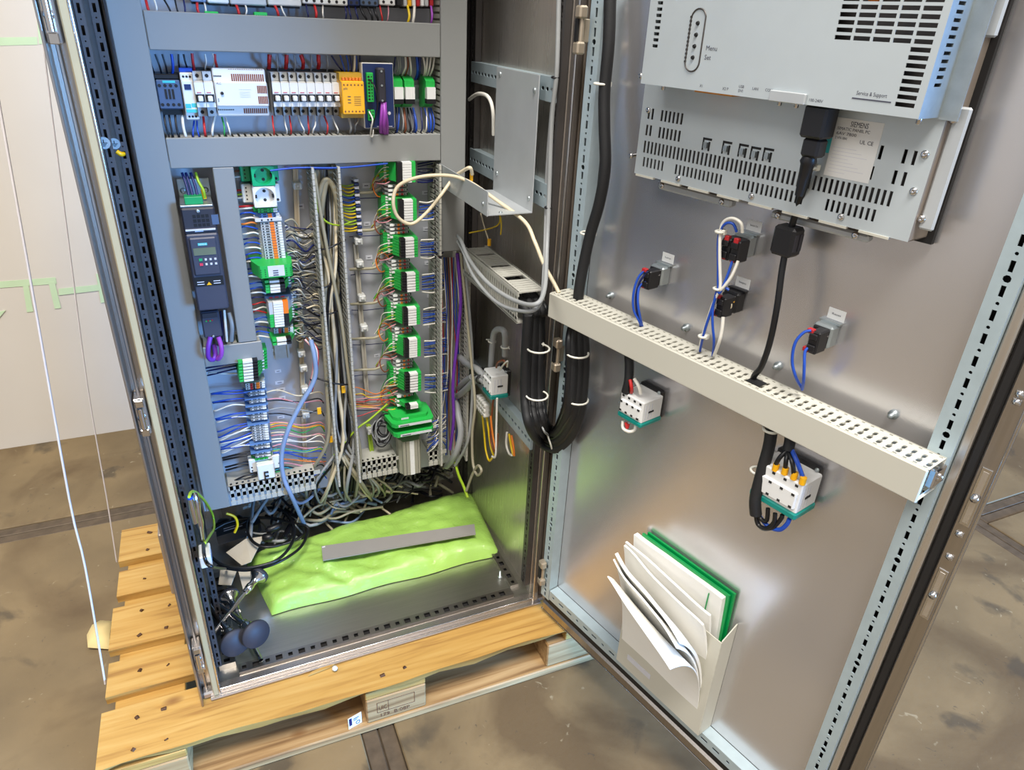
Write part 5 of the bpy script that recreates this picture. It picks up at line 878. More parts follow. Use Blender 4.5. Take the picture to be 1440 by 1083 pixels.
# ================================================================== RIGHT WALL OF THE CABINET
t = thing('sheet_bracket', 'galvanised upright sheet bracket with bottom shelf on the right cabinet wall', 'bracket', (.96, .26, 1.179)); bx = .965
b = MB(); b.box(bx, bx + .002, .163, .372, 1.179, 1.438, 0, .0005); b.box(.866, bx, .161, .375, 1.179, 1.181); part('sheet', b, 'galv', t); b = MB(); b.box(.864, .866, .156, .480, 1.179, 1.228, 0, .0005); b.box(.866, .905, .372, .480, 1.179, 1.181); part('front_flange', b, 'galv', t)
b = MB()
for y in (.180, .352):
    for z in (1.205 if y < .2 else 1.222, 1.425 if y > .2 else 1.410): screw(b, (bx, y, z), (-1, 0, 0), .0055)
screw(b, (.864, .178, 1.200), (-1, 0, 0), .004); screw(b, (.90, .172, 1.181), (0, 0, 1), .004); part('screws', b, 'zinc', t, kind='stuff')
def CB(pts, r, mat, label, name='cable', n=8, sub=7, cat='cable', fr=W, grp=None): return wire(pts, r, mat, label, cat, grp, name, n, sub, fr)
# the two light cables down the frame edge and back along the duct
CB([PX(786, -10, .985), PX(783, 100, .985), PX(776, 170, .985), PX(772, 280, .985), PX(769, 350, .97), PX(766, 405, .93), PX(753, 428, .895), PX(720, 421, .885), PX(685, 397, .88), PX(660, 365, .88), PX(649, 340, .885), PX(644, 332, .90)], .0046, 'w_grey', 'light grey cable down the right frame edge, looping below the slotted duct')
CB([PX(779, 120, .99), PX(770, 230, .99), PX(768, 300, .985), PX(765, 380, .955), PX(760, 425, .915), PX(740, 438, .89), PX(700, 426, .88), PX(667, 390, .875), PX(652, 355, .88), PX(644, 340, .895)], .0040, 'w_grey', 'second light grey cable below the first, looping under the slotted duct')
for v in (109, 292): tie(PX(781 if v < 200 else 771, v, .985), (0, 0, 1), .0065, 'cable_tie', 'black tie on the grey cable at the right frame edge, %s one' % ('upper' if v < 200 else 'lower'), 'black cable ties', W, 'black')
CB([PX(660, 140, .97), PX(672, 132, .965), PX(686, 136, .965), PX(693, 155, .967), PX(694, 190, .975)], .0042, 'w_white', 'white cable arching left of the sheet bracket')
CB([PX(664, 245, .91), PX(661, 236, .90), PX(650, 241, .89), PX(638, 250, .875), PY(616, 280, .37), PY(596, 303, .37), PY(578, 315, .37), PY(560, 306, .37), PY(553, 285, .37), PY(560, 262, .37), PY(590, 249, .35), PY(630, 247, .32), PY(660, 256, .28), PY(700, 283, .22), PY(738, 312, .15), PY(752, 340, .11), PY(765, 372, .08), PY(780, 400, .05), PY(786, 412, .035)], .0040, 'w_cream', 'cream cable in a big ring before the relays, running to the door duct')
b = MB(); p = PX(663, 244, .91); solo('crimp_lug', b.tube([p, p + V((0, 0, -.016))], .004, 6, 0, 1), 'yellow', 'yellow lug at the end of the cream ring cable', 'lug')
for i, pts in enumerate((((676, 300), (682, 322), (688, 340)), ((703, 302), (698, 318), (660, 328)), ((704, 305), (705, 318), (704, 330)))): CB([PX(u, v, .95) for u, v in pts], .0018, ('w_cream', 'w_yellow', 'w_yellow')[i], '%s thin wire dangling under the sheet bracket' % ('cream', 'yellow slanting', 'short yellow upright')[i], 'wire', 6, 5, 'wire')
b = MB(); p = PX(688, 342, .95); b.tube([p + V((0, 0, .010)), p - V((0, 0, .006))], .0045, 6, 0, 1); solo('crimp_lug', b, 'yellow', 'yellow lug on the thin cream wire under the sheet bracket', 'lug')
# open slotted duct running along the right wall in depth, cover off, with black cables inside
dx0, dx1 = .905, .965; za = PX(700, 372, .93).z
t = thing('wire_duct', 'open slotted duct along the right cabinet wall, stuffed with black cables', 'wire duct', (.94, .35, .86), W, 'open slotted ducts')
y0, y1 = PX(757, 412, .95).y, PX(660, 345, .92).y; zt = PX(757, 408, .95).z
def sidewall(x, z0, z1, lean):
    b = MB(); n = int((y1 - y0) / .0125)
    for i in range(n):
        y = y0 + (i + .5) * .0125; b.box(x, x + .0018, y - .0036, y + .0036, z0, z1 - .003); b.box(x - .001, x + .0028, y - .0055, y + .0055, z1 - .010, z1)
    b.box(x, x + .0018, y0, y1, z0 - .006, z0 + .006); return b
part('finger_wall', sidewall(dx0, zt - .060, zt, 0), 'duct_in', t); part('finger_wall', sidewall(dx1, zt - .060, zt, 0), 'duct_in', t); part('duct_base', MB().box(dx0, dx1 + .002, y0, y1, zt - .068, zt - .064), 'duct_in', t)
b = MB(); n = int((y1 - y0) / .0125)
for i in range(n):
    if i in (6, 7, 13, 20): continue
    y = y0 + (i + .5) * .0125; b.box(dx0 + .004, dx1 - .002, y - .0048, y + .0048, zt - .003, zt - .0005); b.box(dx0 + .010, dx0 + .026, y - .0055, y + .0055, zt - .0028, zt - .0003)
b.box(dx1 - .006, dx1 + .002, y0, y1, zt - .003, zt); b.box(dx0, dx0 + .008, y0, y1, zt - .003, zt); part('slotted_lid', b, 'duct_in', t, kind='stuff')
for i in range(6):
    x = dx0 + .012 + i * .0085; CB([V((x, y1 - .02, zt - .05 + .004 * (i % 2))), V((x, (y0 + y1) / 2, zt - .022)), V((x, y0 + .03, zt - .026)), V((x + .004, y0 - .012, zt - .040)), PX(742 + i * 4, 447, x + .005), PX(739 + i * 4.6, 500, x + .005), PX(738 + i * 4.8, 560, x + .005), PX(744 + i * 4.4, 598 - i * 2, x), PY(758 + i * 3, 621 - i * 4, .10), PY(779 + i * .5, 632 - i * 5.5, .06), PY(801 - i * 2.4, 617 - i * 5.5, .02), PY(816 - i * 4, 582 - i * 3, -.02), PY(822 - i * 4.4, 525, -.02), PY(822 - i * 4.4, 482, -.012), PY(818 - i * 3, 462, .006)], .0100 if i % 2 == 0 else .0080, 'sleeve' if i % 2 == 0 else 'cable_black', 'thick black sleeved cable swinging from cabinet to door, %s from left' % ORD[i], grp='black cables from cabinet to door', sub=6)
for i, (u, v) in enumerate(((757, 490), (755, 556))): tie(PX(u, v, .945), (0, 0, 1), .0235, 'cable_tie', 'white tie round the black cables inside the cabinet, %s one' % ('upper', 'lower')[i], 'white ties on the black cables')
tie(PY(771, 618, .08), (.9, -.2, .3), .026, 'cable_tie', 'white tie round the black cables at the lowest bend'); 
for i, (u, v) in enumerate(((812, 497), (812, 562))): tie(PY(u, v, -.02), (0, 0, 1), .0225, 'cable_tie', 'white tie round the black cables on the door side, %s one' % ('upper', 'lower')[i], 'white ties on the black cables')
CB([PX(752, 460, .965), PX(758, 520, .965), PX(757, 580, .965), PX(765, 606, .955), PY(772, 612, .09)], .0024, 'w_grey', 'thin grey wire beside the black cables at the right wall', 'wire', 6, 6, 'wire')
# switch terminal block on the right wall
def isolator(fr, x0, x1, yb, depth, z0, z1, label, cols, base=True):
    t = thing('isolator_switch', label, 'switch', ((x0 + x1) / 2, yb, z0), fr, None); yf = yb - depth; H = z1 - z0; b = MB(); b.box(x0, x1, yf + .004, yb - .012, z0 + H * .18, z1, 0, .002); b.box(x0 + .004, x1 - .004, yf, yf + .006, z0 + H * .28, z1 - H * .25, 0, .002)
    for k in range(3): b.box(x0 - .0006, x1 + .0006, yf + .012 + k * .008, yf + .0135 + k * .008, z0 + H * .3, z1 - H * .15, 1)
    part('body', b, ['white', 'lbl'], t); b = MB(); b.box(x0 - .002, x1 + .002, yf + .002, yb - .010, z0, z0 + H * .20, 0, .003); part('teal_base', b, 'teal', t); b = MB()
    for k in range(cols):
        x = x0 + (x1 - x0) * (k + .5) / cols
        for z in (z1 - .006, z1 - H * .32, z0 + H * .34): b.box(x - .0025, x + .0025, yf - .0006 if z != z1 - .006 else yf + .0034, yf + .001 if z != z1 - .006 else yf + .005, z - .002, z + .002)
    part('screw_slots', b, 'hole', t, kind='stuff'); b = MB(); b.box(x1, x1 + .0012, yf + .020, yf + .034, z0 + H * .52, z0 + H * .58); part('indicator', b, 'dark', t)
    if base: part('base_plate', MB().box(x0 - .002, x1 - .006, yb - .014, yb - .0005, z0 - H * .04, z1 + H * .10, 0, .003), 'black', t); b = MB(); [screw(b, (x, yb - .014, z), (0, -1, 0), .0035) for x in (x1 - .010,) for z in (z0 + H * .05, z1 + H * .05)]; part('base_screws', b, 'zinc', t, kind='stuff')
    return t
WR = Fr((1.0, .30, 0), -math.pi / 2 ) ; a = PX(683, 520, .945); c = PX(716, 556, .945)
fr = Fr((.985, 0, 0), -math.pi / 2)      # local x = -world y, local y = +world x
pc_ = PX(700, 538, .955); isolator(fr, -pc_.y - .030, -pc_.y + .022, 0, .060, pc_.z - .034, pc_.z + .030, 'white and teal isolator switch on the right cabinet wall', 3)
CB([PX(690, 520, .955), PX(692, 490, .955), PX(695, 468, .955), PX(703, 463, .957), PX(710, 470, .96), PX(710, 500, .97)], .0075, 'w_grey', 'grey hose bent over in a hook above the wall isolator', 'hose', 10)
tie(PX(692, 480, .955), (0, 0, 1), .009, 'cable_tie', 'white tie round the grey hose above the wall isolator', tail=(-.02, 0, .004)); tie(PX(710, 488, .965), (0, 0, 1), .009, 'cable_tie', 'white tie on the far leg of the grey hose hook', tail=(.0, -.02, 0))
CB([PX(698, 517, .94), PX(700, 510, .935), PX(708, 507, .935), PX(712, 514, .94)], .0026, 'w_brown', 'brown wire loop over the wall isolator', 'wire', 6, 5, 'wire'); CB([PX(703, 520, .94), PX(709, 512, .935), PX(714, 508, .935), PX(713, 516, .945)], .0022, 'w_white', 'white wire loop over the wall isolator', 'wire', 6, 5, 'wire')
for i, (u0, v0) in enumerate(((652, 510), (650, 545))): CB([PX(u0 - 6, v0 - 8 + i * 20, .93), PX(u0 + 6, v0 + 2, .925), PX(672, 520 + i * 12, .925), PX(682, 532 + i * 6, .935)], .0090, 'w_grey', 'thick grey cable entering the left side of the wall isolator, %s of two' % ('upper', 'lower')[i])
for u, v in ((672, 524), (677, 533)): tie(PX(u, v, .928), (0, 1, .2), .014, 'cable_tie', 'black tie on the grey cables beside the wall isolator, %s' % ('left' if u < 675 else 'right'), 'black ties', W, 'black')
p = PX(680, 572, .94); t = thing('connector_block', 'pale lobed wire connector block below the wall isolator', 'connector', p); b = MB()
for i in range(5):
    for j in range(3): b.lathe(p + V((-.010, .026 - i * .012, .016 - j * .014)), (1, 0, 0), [(0, .004), (.001, .0068), (.016, .0068), (.017, .004)], 8)
b.box(p.x - .008, p.x + .006, p.y - .028, p.y + .030, p.z - .018, p.z + .020, 0, .003); part('body', b, 'offwhite', t)
for i, (pts, mt) in enumerate(((((678, 580), (681, 610), (683, 632), (688, 648), (694, 640)), 'w_yellow'), (((684, 582), (687, 605), (690, 628), (694, 640)), 'w_yellow'), (((694, 560), (691, 590), (690, 618), (697, 636), (700, 610)), 'w_brown'), (((690, 585), (693, 612), (697, 632)), 'w_orange'), (((699, 560), (698, 600), (697, 640), (692, 642)), 'w_white'))): CB([PX(u, v, .95 - .004 * i) for u, v in pts], .0028, mt, '%s wire hanging in a loop below the wall isolator' % ('long yellow', 'short yellow', 'brown', 'orange', 'white')[i], 'wire', 6, 6, 'wire')
for i, (pts, mt) in enumerate(((((713, 608), (712, 625), (716, 638), (720, 640)), 'w_white'), (((716, 610), (719, 628), (722, 640)), 'w_yellow'), (((719, 612), (722, 628), (723, 641)), 'w_orange'))): CB([PX(u, v, .985) for u, v in pts], .0032, mt, 'short %s wire stub below the lower depth rail' % ('white', 'yellow', 'orange')[i], 'wire', 6, 5, 'wire')
# cables hanging between the relays and the right wall
CB([PX(648, 356, .91), PX(656, 440, .91), PX(664, 520, .91), PX(668, 570, .905), PX(664, 610, .90), PX(665, 650, .90), PX(671, 668, .90), PX(677, 662, .90), PX(672, 655, .90), PX(664, 668, .90), PX(656, 690, .90)], .0036, 'w_beige', 'beige cable hanging right of the open duct, ending in a small curl')
CB([PX(652, 345, .915), PX(660, 440, .92), PX(664, 500, .92), PX(664, 560, .92), PX(658, 620, .91), PX(640, 655, .90)], .0040, 'w_grey', 'light grey cable hanging down beside the open right duct'); CB([PX(640, 555, .93), PX(644, 580, .92), PX(648, 610, .915), PX(640, 640, .90), PX(628, 656, .90)], .0090, 'w_grey', 'thick grey hose curving down beside the open right duct', 'hose', 10)
CB([PX(638, 560, .94), PX(650, 540, .93), PX(664, 530, .925)], .0085, 'w_grey', 'short thick grey hose left of the wall isolator', 'hose', 10); CB([PX(640, 650, .905), PX(645, 668, .90), PX(652, 684, .90), PX(658, 700, .90)], .0040, 'w_yg', 'yellow-green earth cable at the right rear floor corner')
# ================================================================== ON THE CABINET FLOOR
from mathutils import noise
A_, B_, C_, D2 = PZ(343, 776, .200), PZ(664, 676, .215), PZ(704, 764, .205), PZ(380, 850, .200)
t = thing('foam_bag', 'large bright green foam packing bag lying on the cabinet floor', 'bag', (.66, .42, .161)); NU, NV = 72, 26; vs = []
def prof(a, e): return max(0, 1 - abs(2 * a - 1) ** e) ** .5
for i in range(NU + 1):
    for j in range(NV + 1):
        s, q = i / NU, j / NV; top = A_.lerp(B_, s).lerp(D2.lerp(C_, s), q); top = V((top.x, top.y, 0)); h = prof(s, 10) * prof(q, 9)
        n1 = noise.noise(V((top.x * 9, top.y * 14, 1))) * .010 + noise.noise(V((top.x * 30, top.y * 40, 4))) * .0045 - abs(noise.noise(V((top.x * 16 + top.y * 22, top.y * 30, 9)))) * .008
        cr = -.012 * math.exp(-((s - .13 - .4 * (q - .45)) / .035) ** 2) * (q > .05); ed = V((0, .003 * math.sin(s * 17), 0)) * (1 - h)
        vs.append(top + ed + V((0, 0, .163 + h * (.045 + n1 + cr))))
b = MB(); k = (NU + 1) * (NV + 1); bot = [V((p.x, p.y, .162)) for p in vs]; fs = [(i * (NV + 1) + j, (i + 1) * (NV + 1) + j, (i + 1) * (NV + 1) + j + 1, i * (NV + 1) + j + 1) for i in range(NU) for j in range(NV)]
b.faces(vs, [f[::-1] for f in fs], 0, True); ring = [i * (NV + 1) for i in range(NU + 1)] + [NU * (NV + 1) + j for j in range(1, NV + 1)] + [i * (NV + 1) + NV for i in range(NU - 1, -1, -1)] + [j for j in range(NV - 1, 0, -1)]
b.faces([vs[i] for i in ring] + [bot[i] for i in ring], [(i, (i + 1) % len(ring), len(ring) + (i + 1) % len(ring), len(ring) + i) for i in range(len(ring))], 0, True); part('foam_pouch', b, 'bag', t)
e = [PZ(452, 768, .2285), PZ(667, 737, .2285), PZ(669, 751, .2285), PZ(454, 788, .2285)]; b = MB(); b.faces(e + [q - V((0, 0, .003)) for q in e], [(0, 1, 2, 3)[::-1], (4, 5, 6, 7), (0, 1, 5, 4), (1, 2, 6, 5), (2, 3, 7, 6), (3, 0, 4, 7)]); solo('metal_strip', b, 'strip', 'flat grey strip lying across the green foam bag', 'strip')
p = PZ(455, 768, .232); solo('sticker', MB().box(p.x - .004, p.x + .004, p.y - .002, p.y + .002, .2288, .2296), 'white', 'tiny white sticker at the left end of the grey strip', 'sticker')
# levelling feet
def foot(c, d, face, R0, L, label):
    c, d = V(c), V(d).normalized(); t = thing('levelling_foot', label, 'levelling foot', c, W, 'levelling feet'); b = MB(); b.lathe(c, d, [(-.004, 0), (-.004, R0 * .96), (.003, R0), (.007, R0 * .94), (.0071, R0 * .5)], 26); part('rubber_pad', b, 'foot_disc', t)
    b = MB(); b.lathe(c, d, [(.0068, R0 * .92), (.012, R0 * .80), (.020, R0 * .42), (.032, R0 * .34), (.040, R0 * .44), (.050, R0 * .40), (.056, R0 * .2)], 22); part('bell', b, 'inox_bright', t); b = MB(); prof_ = []
    for i in range(int((L - .05) / .003)): prof_ += [(.052 + i * .003, R0 * .20), (.0535 + i * .003, R0 * .225)]
    b.lathe(c, d, prof_, 12); b.cyl(c + d * (.050), c + d * (.062), R0 * .38, None, 6); part('threaded_rod', b, 'inox_bright', t)
for c_, e_, R_, lb in (((331, 904, .232), (281, 832, .186), .034, 'levelling foot with dark round pad facing forward, left of the two'), ((360, 892, .240), (289, 836, .190), .034, 'levelling foot with dark round pad facing forward, right of the two'), ((365, 808, .235), (300, 890, .215), .024, 'levelling foot with shiny round bell leaning on the foam bag'), ((322, 838, .196), (367, 929, .178), .026, 'levelling foot lying lowest, with its rod toward the sill')):
    c_, e_ = PZ(*c_), PZ(*e_); foot(c_, e_ - c_, 0, R_, (e_ - c_).length, lb)
def flap(pts, z, lift, mat, label):
    p = [PZ(u, v, z + (lift if i % 2 else 0)) for i, (u, v) in enumerate(pts)]; b = MB(); k = len(p); b.faces(p + [q - V((0, 0, .0012)) for q in p], [tuple(range(k)), tuple(range(2 * k - 1, k - 1, -1))] + [(i, (i + 1) % k, k + (i + 1) % k, k + i) for i in range(k)]); solo('card_sheet', b, mat, label, 'card')
flap([(318, 777), (345, 758), (371, 754), (353, 790), (340, 795)], .226, .004, 'card', 'cream card sheet under the black cable loops'); flap([(310, 800), (333, 802), (325, 823), (307, 822)], .205, .0, 'card', 'pale card flap left below the black cable loops'); flap([(335, 803), (360, 800), (352, 830), (342, 830)], .200, .0, 'card', 'pale card flap beside the green bag')
z = .235; lp = [(331, 741), (350, 731), (378, 715), (400, 722), (412, 740), (408, 758), (392, 767), (370, 769), (354, 760), (348, 743), (355, 725), (378, 714), (402, 721), (414, 742), (410, 765), (392, 786), (365, 796), (338, 799), (312, 794), (296, 782), (287, 768)]
CB([PZ(u, v, z + .004 * math.sin(i) + .0018 * i) for i, (u, v) in enumerate(lp)], .0040, 'cable_black', 'black cable coiled in loops over the left end of the green bag', 'cable', 8, 7)
lp = [(301, 745), (320, 735), (350, 729), (385, 729), (412, 736), (430, 740), (433, 748), (424, 768), (404, 784), (378, 796), (348, 802), (322, 800), (305, 796)]
CB([PZ(u, v, z + .012 + .004 * math.sin(i * 1.7)) for i, (u, v) in enumerate(lp)], .0040, 'cable_black', 'black cable making the widest outer loop over the green bag', 'cable', 8, 7)
lp = [(420, 738), (428, 748), (418, 758), (396, 766), (375, 768)]; CB([PZ(u, v, z + .008) for u, v in lp], .0036, 'cable_black', 'short black cable arc inside the coil over the bag', 'cable', 8, 6)
def blob(a, c, r, label, name, cat, n=10): a, c = V(a), V(c); b = MB(); d = c - a; b.lathe(a, d, [(0, 0), (0, r * .6), (d.length * .15, r), (d.length * .75, r), (d.length * .92, r * .6), (d.length, r * .35)], n); solo(name, b, 'black', label, cat)
blob(PZ(374, 747, .245), PZ(397, 738, .250), .011, 'black cable joint lying inside the coil', 'cable_joint', 'connector'); blob(PZ(369, 757, .238), PZ(385, 755, .240), .012, 'small black plug resting on the green bag', 'plug', 'plug')
p = PZ(322, 756, .205); q = PZ(345, 749, .21); t = thing('adapter_box', 'long black adapter box with pale print behind the card sheet', 'adapter', p); b = MB(); d = (q - p).normalized(); nrm = V((-d.y, d.x, 0)); p0 = p - d * .03
b.prism([(0, -.020), (.11, -.020), (.118, -.012), (.118, .012), (.11, .020), (0, .020)], p0, d, nrm, EZ, .030); part('body', b, 'black', t); b = MB(); b.prism([(.02, -.006), (.07, -.006), (.07, -.004), (.02, -.004)], p0 + V((0, 0, .0302)), d, nrm, EZ, .0006); b.prism([(.02, .004), (.05, .004), (.05, .006), (.02, .006)], p0 + V((0, 0, .0302)), d, nrm, EZ, .0006); part('printed_lines', b, 'lbl', t, kind='stuff')
for i in range(5): blob(PZ(300 + i * 9, 742 - i * 1.5 + rnd(5), .20), PZ(314 + i * 9, 736 - i * 2 + rnd(4), .215), .013 + rnd(.003), 'black plug lump in the dark corner behind the coil, %s from left' % ORD[i], 'plug', 'plug')
# lower left corner: steel gland, earth loop, small pale connector
c_ = PX(275, 712, .247); t = thing('cable_gland', 'shiny steel gland tube at the left wall behind the frame', 'gland', c_); b = MB(); b.lathe(c_ + V((0, 0, -.09)), (0.02, 0, 1), [(0, .004), (.03, .006), (.05, .009), (.075, .007), (.10, .009), (.12, .006), (.125, 0)], 14); part('tube', b, 'inox_bright', t); c2 = c_ + V((-.004, -.035, .015)); b = MB(); b.lathe(c2, (0, 0, 1), [(-.03, .005), (.0, .0065), (.02, .006), (.03, .005)], 12); part('nut', b, 'inox_bright', t); part('blue_ring', MB().lathe(c2, (0, 0, 1), [(.03, .0056), (.036, .0056)], 12), 'w_blue', t)
CB([PX(266, 699, .245), PX(269, 692, .247), PX(276, 693, .250), PX(289, 706, .254), PX(299, 724, .258), PX(301, 742, .258), PX(295, 753, .256), PX(288, 764, .252)], .0030, 'w_yg', 'yellow-green earth wire looping at the lower left cabinet wall', 'wire', 6, 7, 'wire'); CB([PY(318, 722, .50), PY(330, 727, .50), PY(334, 738, .50), PY(330, 749, .50)], .0036, 'w_yellow', 'yellow wire loop under the foot of the left duct', 'wire', 6, 6, 'wire')
p = PX(288, 780, .248); t = thing('terminal_plug', 'pale blue terminal plug on the left floor rail', 'plug', p); b = MB(); b.box(p.x - .010, p.x + .012, p.y - .022, p.y + .022, p.z - .018, p.z + .012, 0, .002); part('body', b, 'clear', t); b = MB()
for i in range(3): b.box(p.x + .012, p.x + .0127, p.y - .016 + i * .012, p.y - .009 + i * .012, p.z - .010, p.z + .004)
part('openings', b, 'slate', t, kind='stuff'); CB([PX(286, 765, .258), PX(287, 780, .262), PX(291, 792, .264), PX(301, 798, .272), PZ(318, 800, .22)], .0034, 'cable_black', 'black wire leaving the pale blue plug', 'wire', 6, 6, 'wire')
p = PZ(703, 812, .161); b = MB(); b.lathe(p, (0, .05, 1), [(0, .006), (.004, .006), (.004, .003), (.022, .003), (.022, 0)], 8); solo('bolt', b, 'zinc', 'small loose bolt standing on the steel floor right of the bag', 'bolt')
CB([PY(178, 214, .30), PY(171, 217, .283), PY(164, 213, .282)], .0040, 'yellow', 'short yellow-green lug wire at the left wall rail under the earth stickers', 'wire', 6, 4, 'wire')
# ================================================================== DOOR: WIRE DUCT
def tp(k, name, label, cat, org, group=None): return thing(name, label, cat, org, DR, group)
LX0, LX1, LZ0, LZ1, LO0, LO1 = .012, .752, 1.003, 1.051, .030, .082
t = tp(0, 'wire_duct', 'long cream slotted wire duct running across the open door', 'wire duct', ((LX0 + LX1) / 2, -LO0, LZ0))
part('front_cover', MB().box(LX0, LX1, -LO1 - .002, -LO1 + .003, LZ0 - .003, LZ1, 0, .0015), 'duct_cream', t)
# slotted top: teeth with keyhole gaps
b = MB(); n = int((LX1 - LX0) / .0131); pt_ = (LX1 - LX0) / n; cells = []
gaps_ = {28, 29}
for i in range(n):
    u0, u1 = i * pt_, (i + 1) * pt_; uc = (u0 + u1) / 2
    rows = [(0, .007, ('r', uc, .0035, pt_ * .20, .0016)), (.007, .019, ('s', uc + pt_ * .05, .0132, pt_ * .23, .0056)), (.019, .023, ('r', uc + pt_ * .05, .021, pt_ * .09, .00199)), (.023, .035, ('s', uc + pt_ * .05, .0288, pt_ * .20, .0056)), (.035, .041, None), (.041, .049, ('s', uc + pt_ * .1, .0445, pt_ * .20, .0016))]
    for v0, v1, h in rows: cells.append((u0, u1, v0, v1, None if (h is None) else h))
b.perf((LX0, -LO1 + .002, LZ1), EX, EY, cells, .0018, 0); part('slotted_wall', b, 'duct_cream', t)
b = MB(); b.perf((LX1, -LO0 - .001, LZ0), -EX, EZ, [((i * pt_), (i + 1) * pt_, .004, .044, ('r', (i + .5) * pt_, .024, pt_ * .25, .016)) for i in range(n)], .0018, 0); part('back_wall', b, 'duct_cream', t) if 0 else part('back_wall', MB().box(LX0, LX1, -LO0 - .002, -LO0, LZ0, LZ1), 'duct_cream', t)
b = MB(); b.perf((LX0, -LO0, LZ0), EX, -EY, [(i * pt_, (i + 1) * pt_, 0, LO1 - LO0, ('r', (i + .5) * pt_, .026, pt_ * .24, .018)) for i in range(n)], .0018, 0); part('slotted_wall', b, 'duct_cream', t)
b = MB(); b.box(LX1 - .006, LX1 + .004, -.060, -.030, LZ0 + .012, LZ0 + .040, 0, .002); screw(b, (LX1 + .004, -.05, LZ0 + .028), (.5, -1, 0), .006); part('end_bracket', b, 'inox_bright', t)
p = PD(752 + 330, 533, .06); solo('cable_cutout', MB().box(.470, .494, -.072, -.052, LZ1 + .0004, LZ1 + .0016), 'dark', 'dark cut-out in the door duct where the black power cable enters', 'opening', DR)
# ================================================================== DOOR: INDUSTRIAL PANEL
OC, OB = .060, .112
q = [PD(u, v, OC) for u, v in ((892, 246), (1278, 337), (903, 150), (1383, 0))]; CX0, CX1 = (q[0].x + q[2].x) / 2, (q[1].x + q[3].x) / 2; CZ0 = (q[0].z + q[1].z) / 2 ; CZ1 = 1.66
q = [PD(u, v, OB) for u, v in ((901, 117), (1291, 168), (1341, 0))]; BX0, BX1 = q[0].x, (q[1].x + q[2].x) / 2; BZ0 = (q[0].z + q[1].z) / 2; BZ1 = 1.70
t = tp(0, 'panel_computer', 'large grey metal panel computer seen from behind on the upper door', 'panel computer', ((CX0 + CX1) / 2, 0, CZ0)); cw = CX1 - CX0
# chassis back with real vents: bands of cells
def bandcells(x0, x1, z0, z1, groups, pitch, hw, hh):
    cells = []; x = x0
    for g0, g1 in groups:
        if g0 > x: cells.append((x - CX0, g0 - CX0, z0, z1, None))
        n = max(1, int((g1 - g0) / pitch)); pp = (g1 - g0) / n
        for i in range(n): cells.append((g0 - CX0 + i * pp, g0 - CX0 + (i + 1) * pp, z0, z1, ('r', g0 - CX0 + (i + .5) * pp, (z0 + z1) / 2, hw, (z1 - z0) * hh)))
        x = g1
    if x < x1: cells.append((x - CX0, x1 - CX0, z0, z1, None))
    return cells
F = lambda k: CX0 + cw * k
def zrel(u, v): return PD(u, v, OC).z - CZ0
zA0, zA1 = .012, .030; zB0, zB1 = .034, .055; zC0, zC1 = .061, .079; zD0, zD1 = .086, .104
cells = [(0, cw, 0, zA0, None)] + bandcells(CX0, CX1, zA0, zA1, [(F(.03), F(.135)), (F(.18), F(.385)), (F(.44), F(.68)), (F(.745), F(.90))], .0078, .0019, .42)
cells += [(0, cw, zA1, zB0, None)] + bandcells(CX0, CX1, zB0, zB1, [(F(.025), F(.93))], .0078, .0020, .44) + [(0, cw, zB1, zC0, None)]
cells += bandcells(CX0, CX1, zC0, zC1, [(F(.025), F(.06)), (F(.085), F(.19)), (F(.80), F(.865)), (F(.905), F(.955))], .0078, .0021, .45) + [(0, cw, zC1, zD0, None)]
cells += bandcells(CX0, CX1, zD0, zD1, [(F(.025), F(.06)), (F(.085), F(.19)), (F(.81), F(.875)), (F(.915), F(.965))], .0078, .0021, .45) + [(0, cw, zD1, CZ1 - CZ0, None)]
b = MB(); b.perf((CX0, -OC, CZ0), EX, EZ, cells, .0015, 0); part('rear_plate', b, 'hmi', t)
b = MB(); b.box(CX0, CX0 + .0015, -OC + .0003, -.004, CZ0, CZ1); b.box(CX1 - .0015, CX1, -OC + .0003, -.004, CZ0, CZ1); b.box(CX0, CX1, -OC + .0003, -.004, CZ0, CZ0 + .0015); part('chassis_side', b, 'frame_warm', t)
part('inner_boards', MB().box(CX0 + .004, CX1 - .004, -OC + .018, -OC + .022, CZ0 + .004, CZ1), 'dark_steel', t)
b = MB(); b.box(CX0 - .006, CX1 + .008, -.012, -.0045, CZ0 - .008, CZ1); part('front_gasket', b, 'rubber', t)
b = MB()
for k in range(8): b.box(F(.01 + k * .122), F(.095 + k * .122), -OC - .0015, -OC + .004, CZ0 - .003, CZ0, 0)
part('folded_tabs', b, 'duct_cream', t, kind='stuff')
b = MB()
for u, v in ((1028 - 74, 251), (1057, 276), (912, 155), (887, 219), (1183, 305), (1285, 269), (1301, 217), (1312, 118)):
    p = PD(u, v, OC); screw(b, (p.x, -OC, p.z), (0, -1, 0), .0048)
part('screws', b, 'inox_bright', t, kind='stuff')
b = MB(); 
for u, v in ((994, 203), (1022, 208), (1045, 212), (1062, 216), (1080, 218)):
    p = PD(u, v, OC); b.box(p.x - .008, p.x - .0055, -OC - .0006, -OC, p.z - .009, p.z + .009); b.box(p.x - .008, p.x + .008, -OC - .0006, -OC, p.z + .006, p.z + .009); b.box(p.x + .003, p.x + .006, -OC - .0006, -OC, p.z - .009, p.z + .004); b.box(p.x - .0035, p.x + .0025, -OC - .004, -OC, p.z - .005, p.z + .003, 1)
part('strain_relief_slot', b, ['dark', 'zinc'], t, kind='stuff')
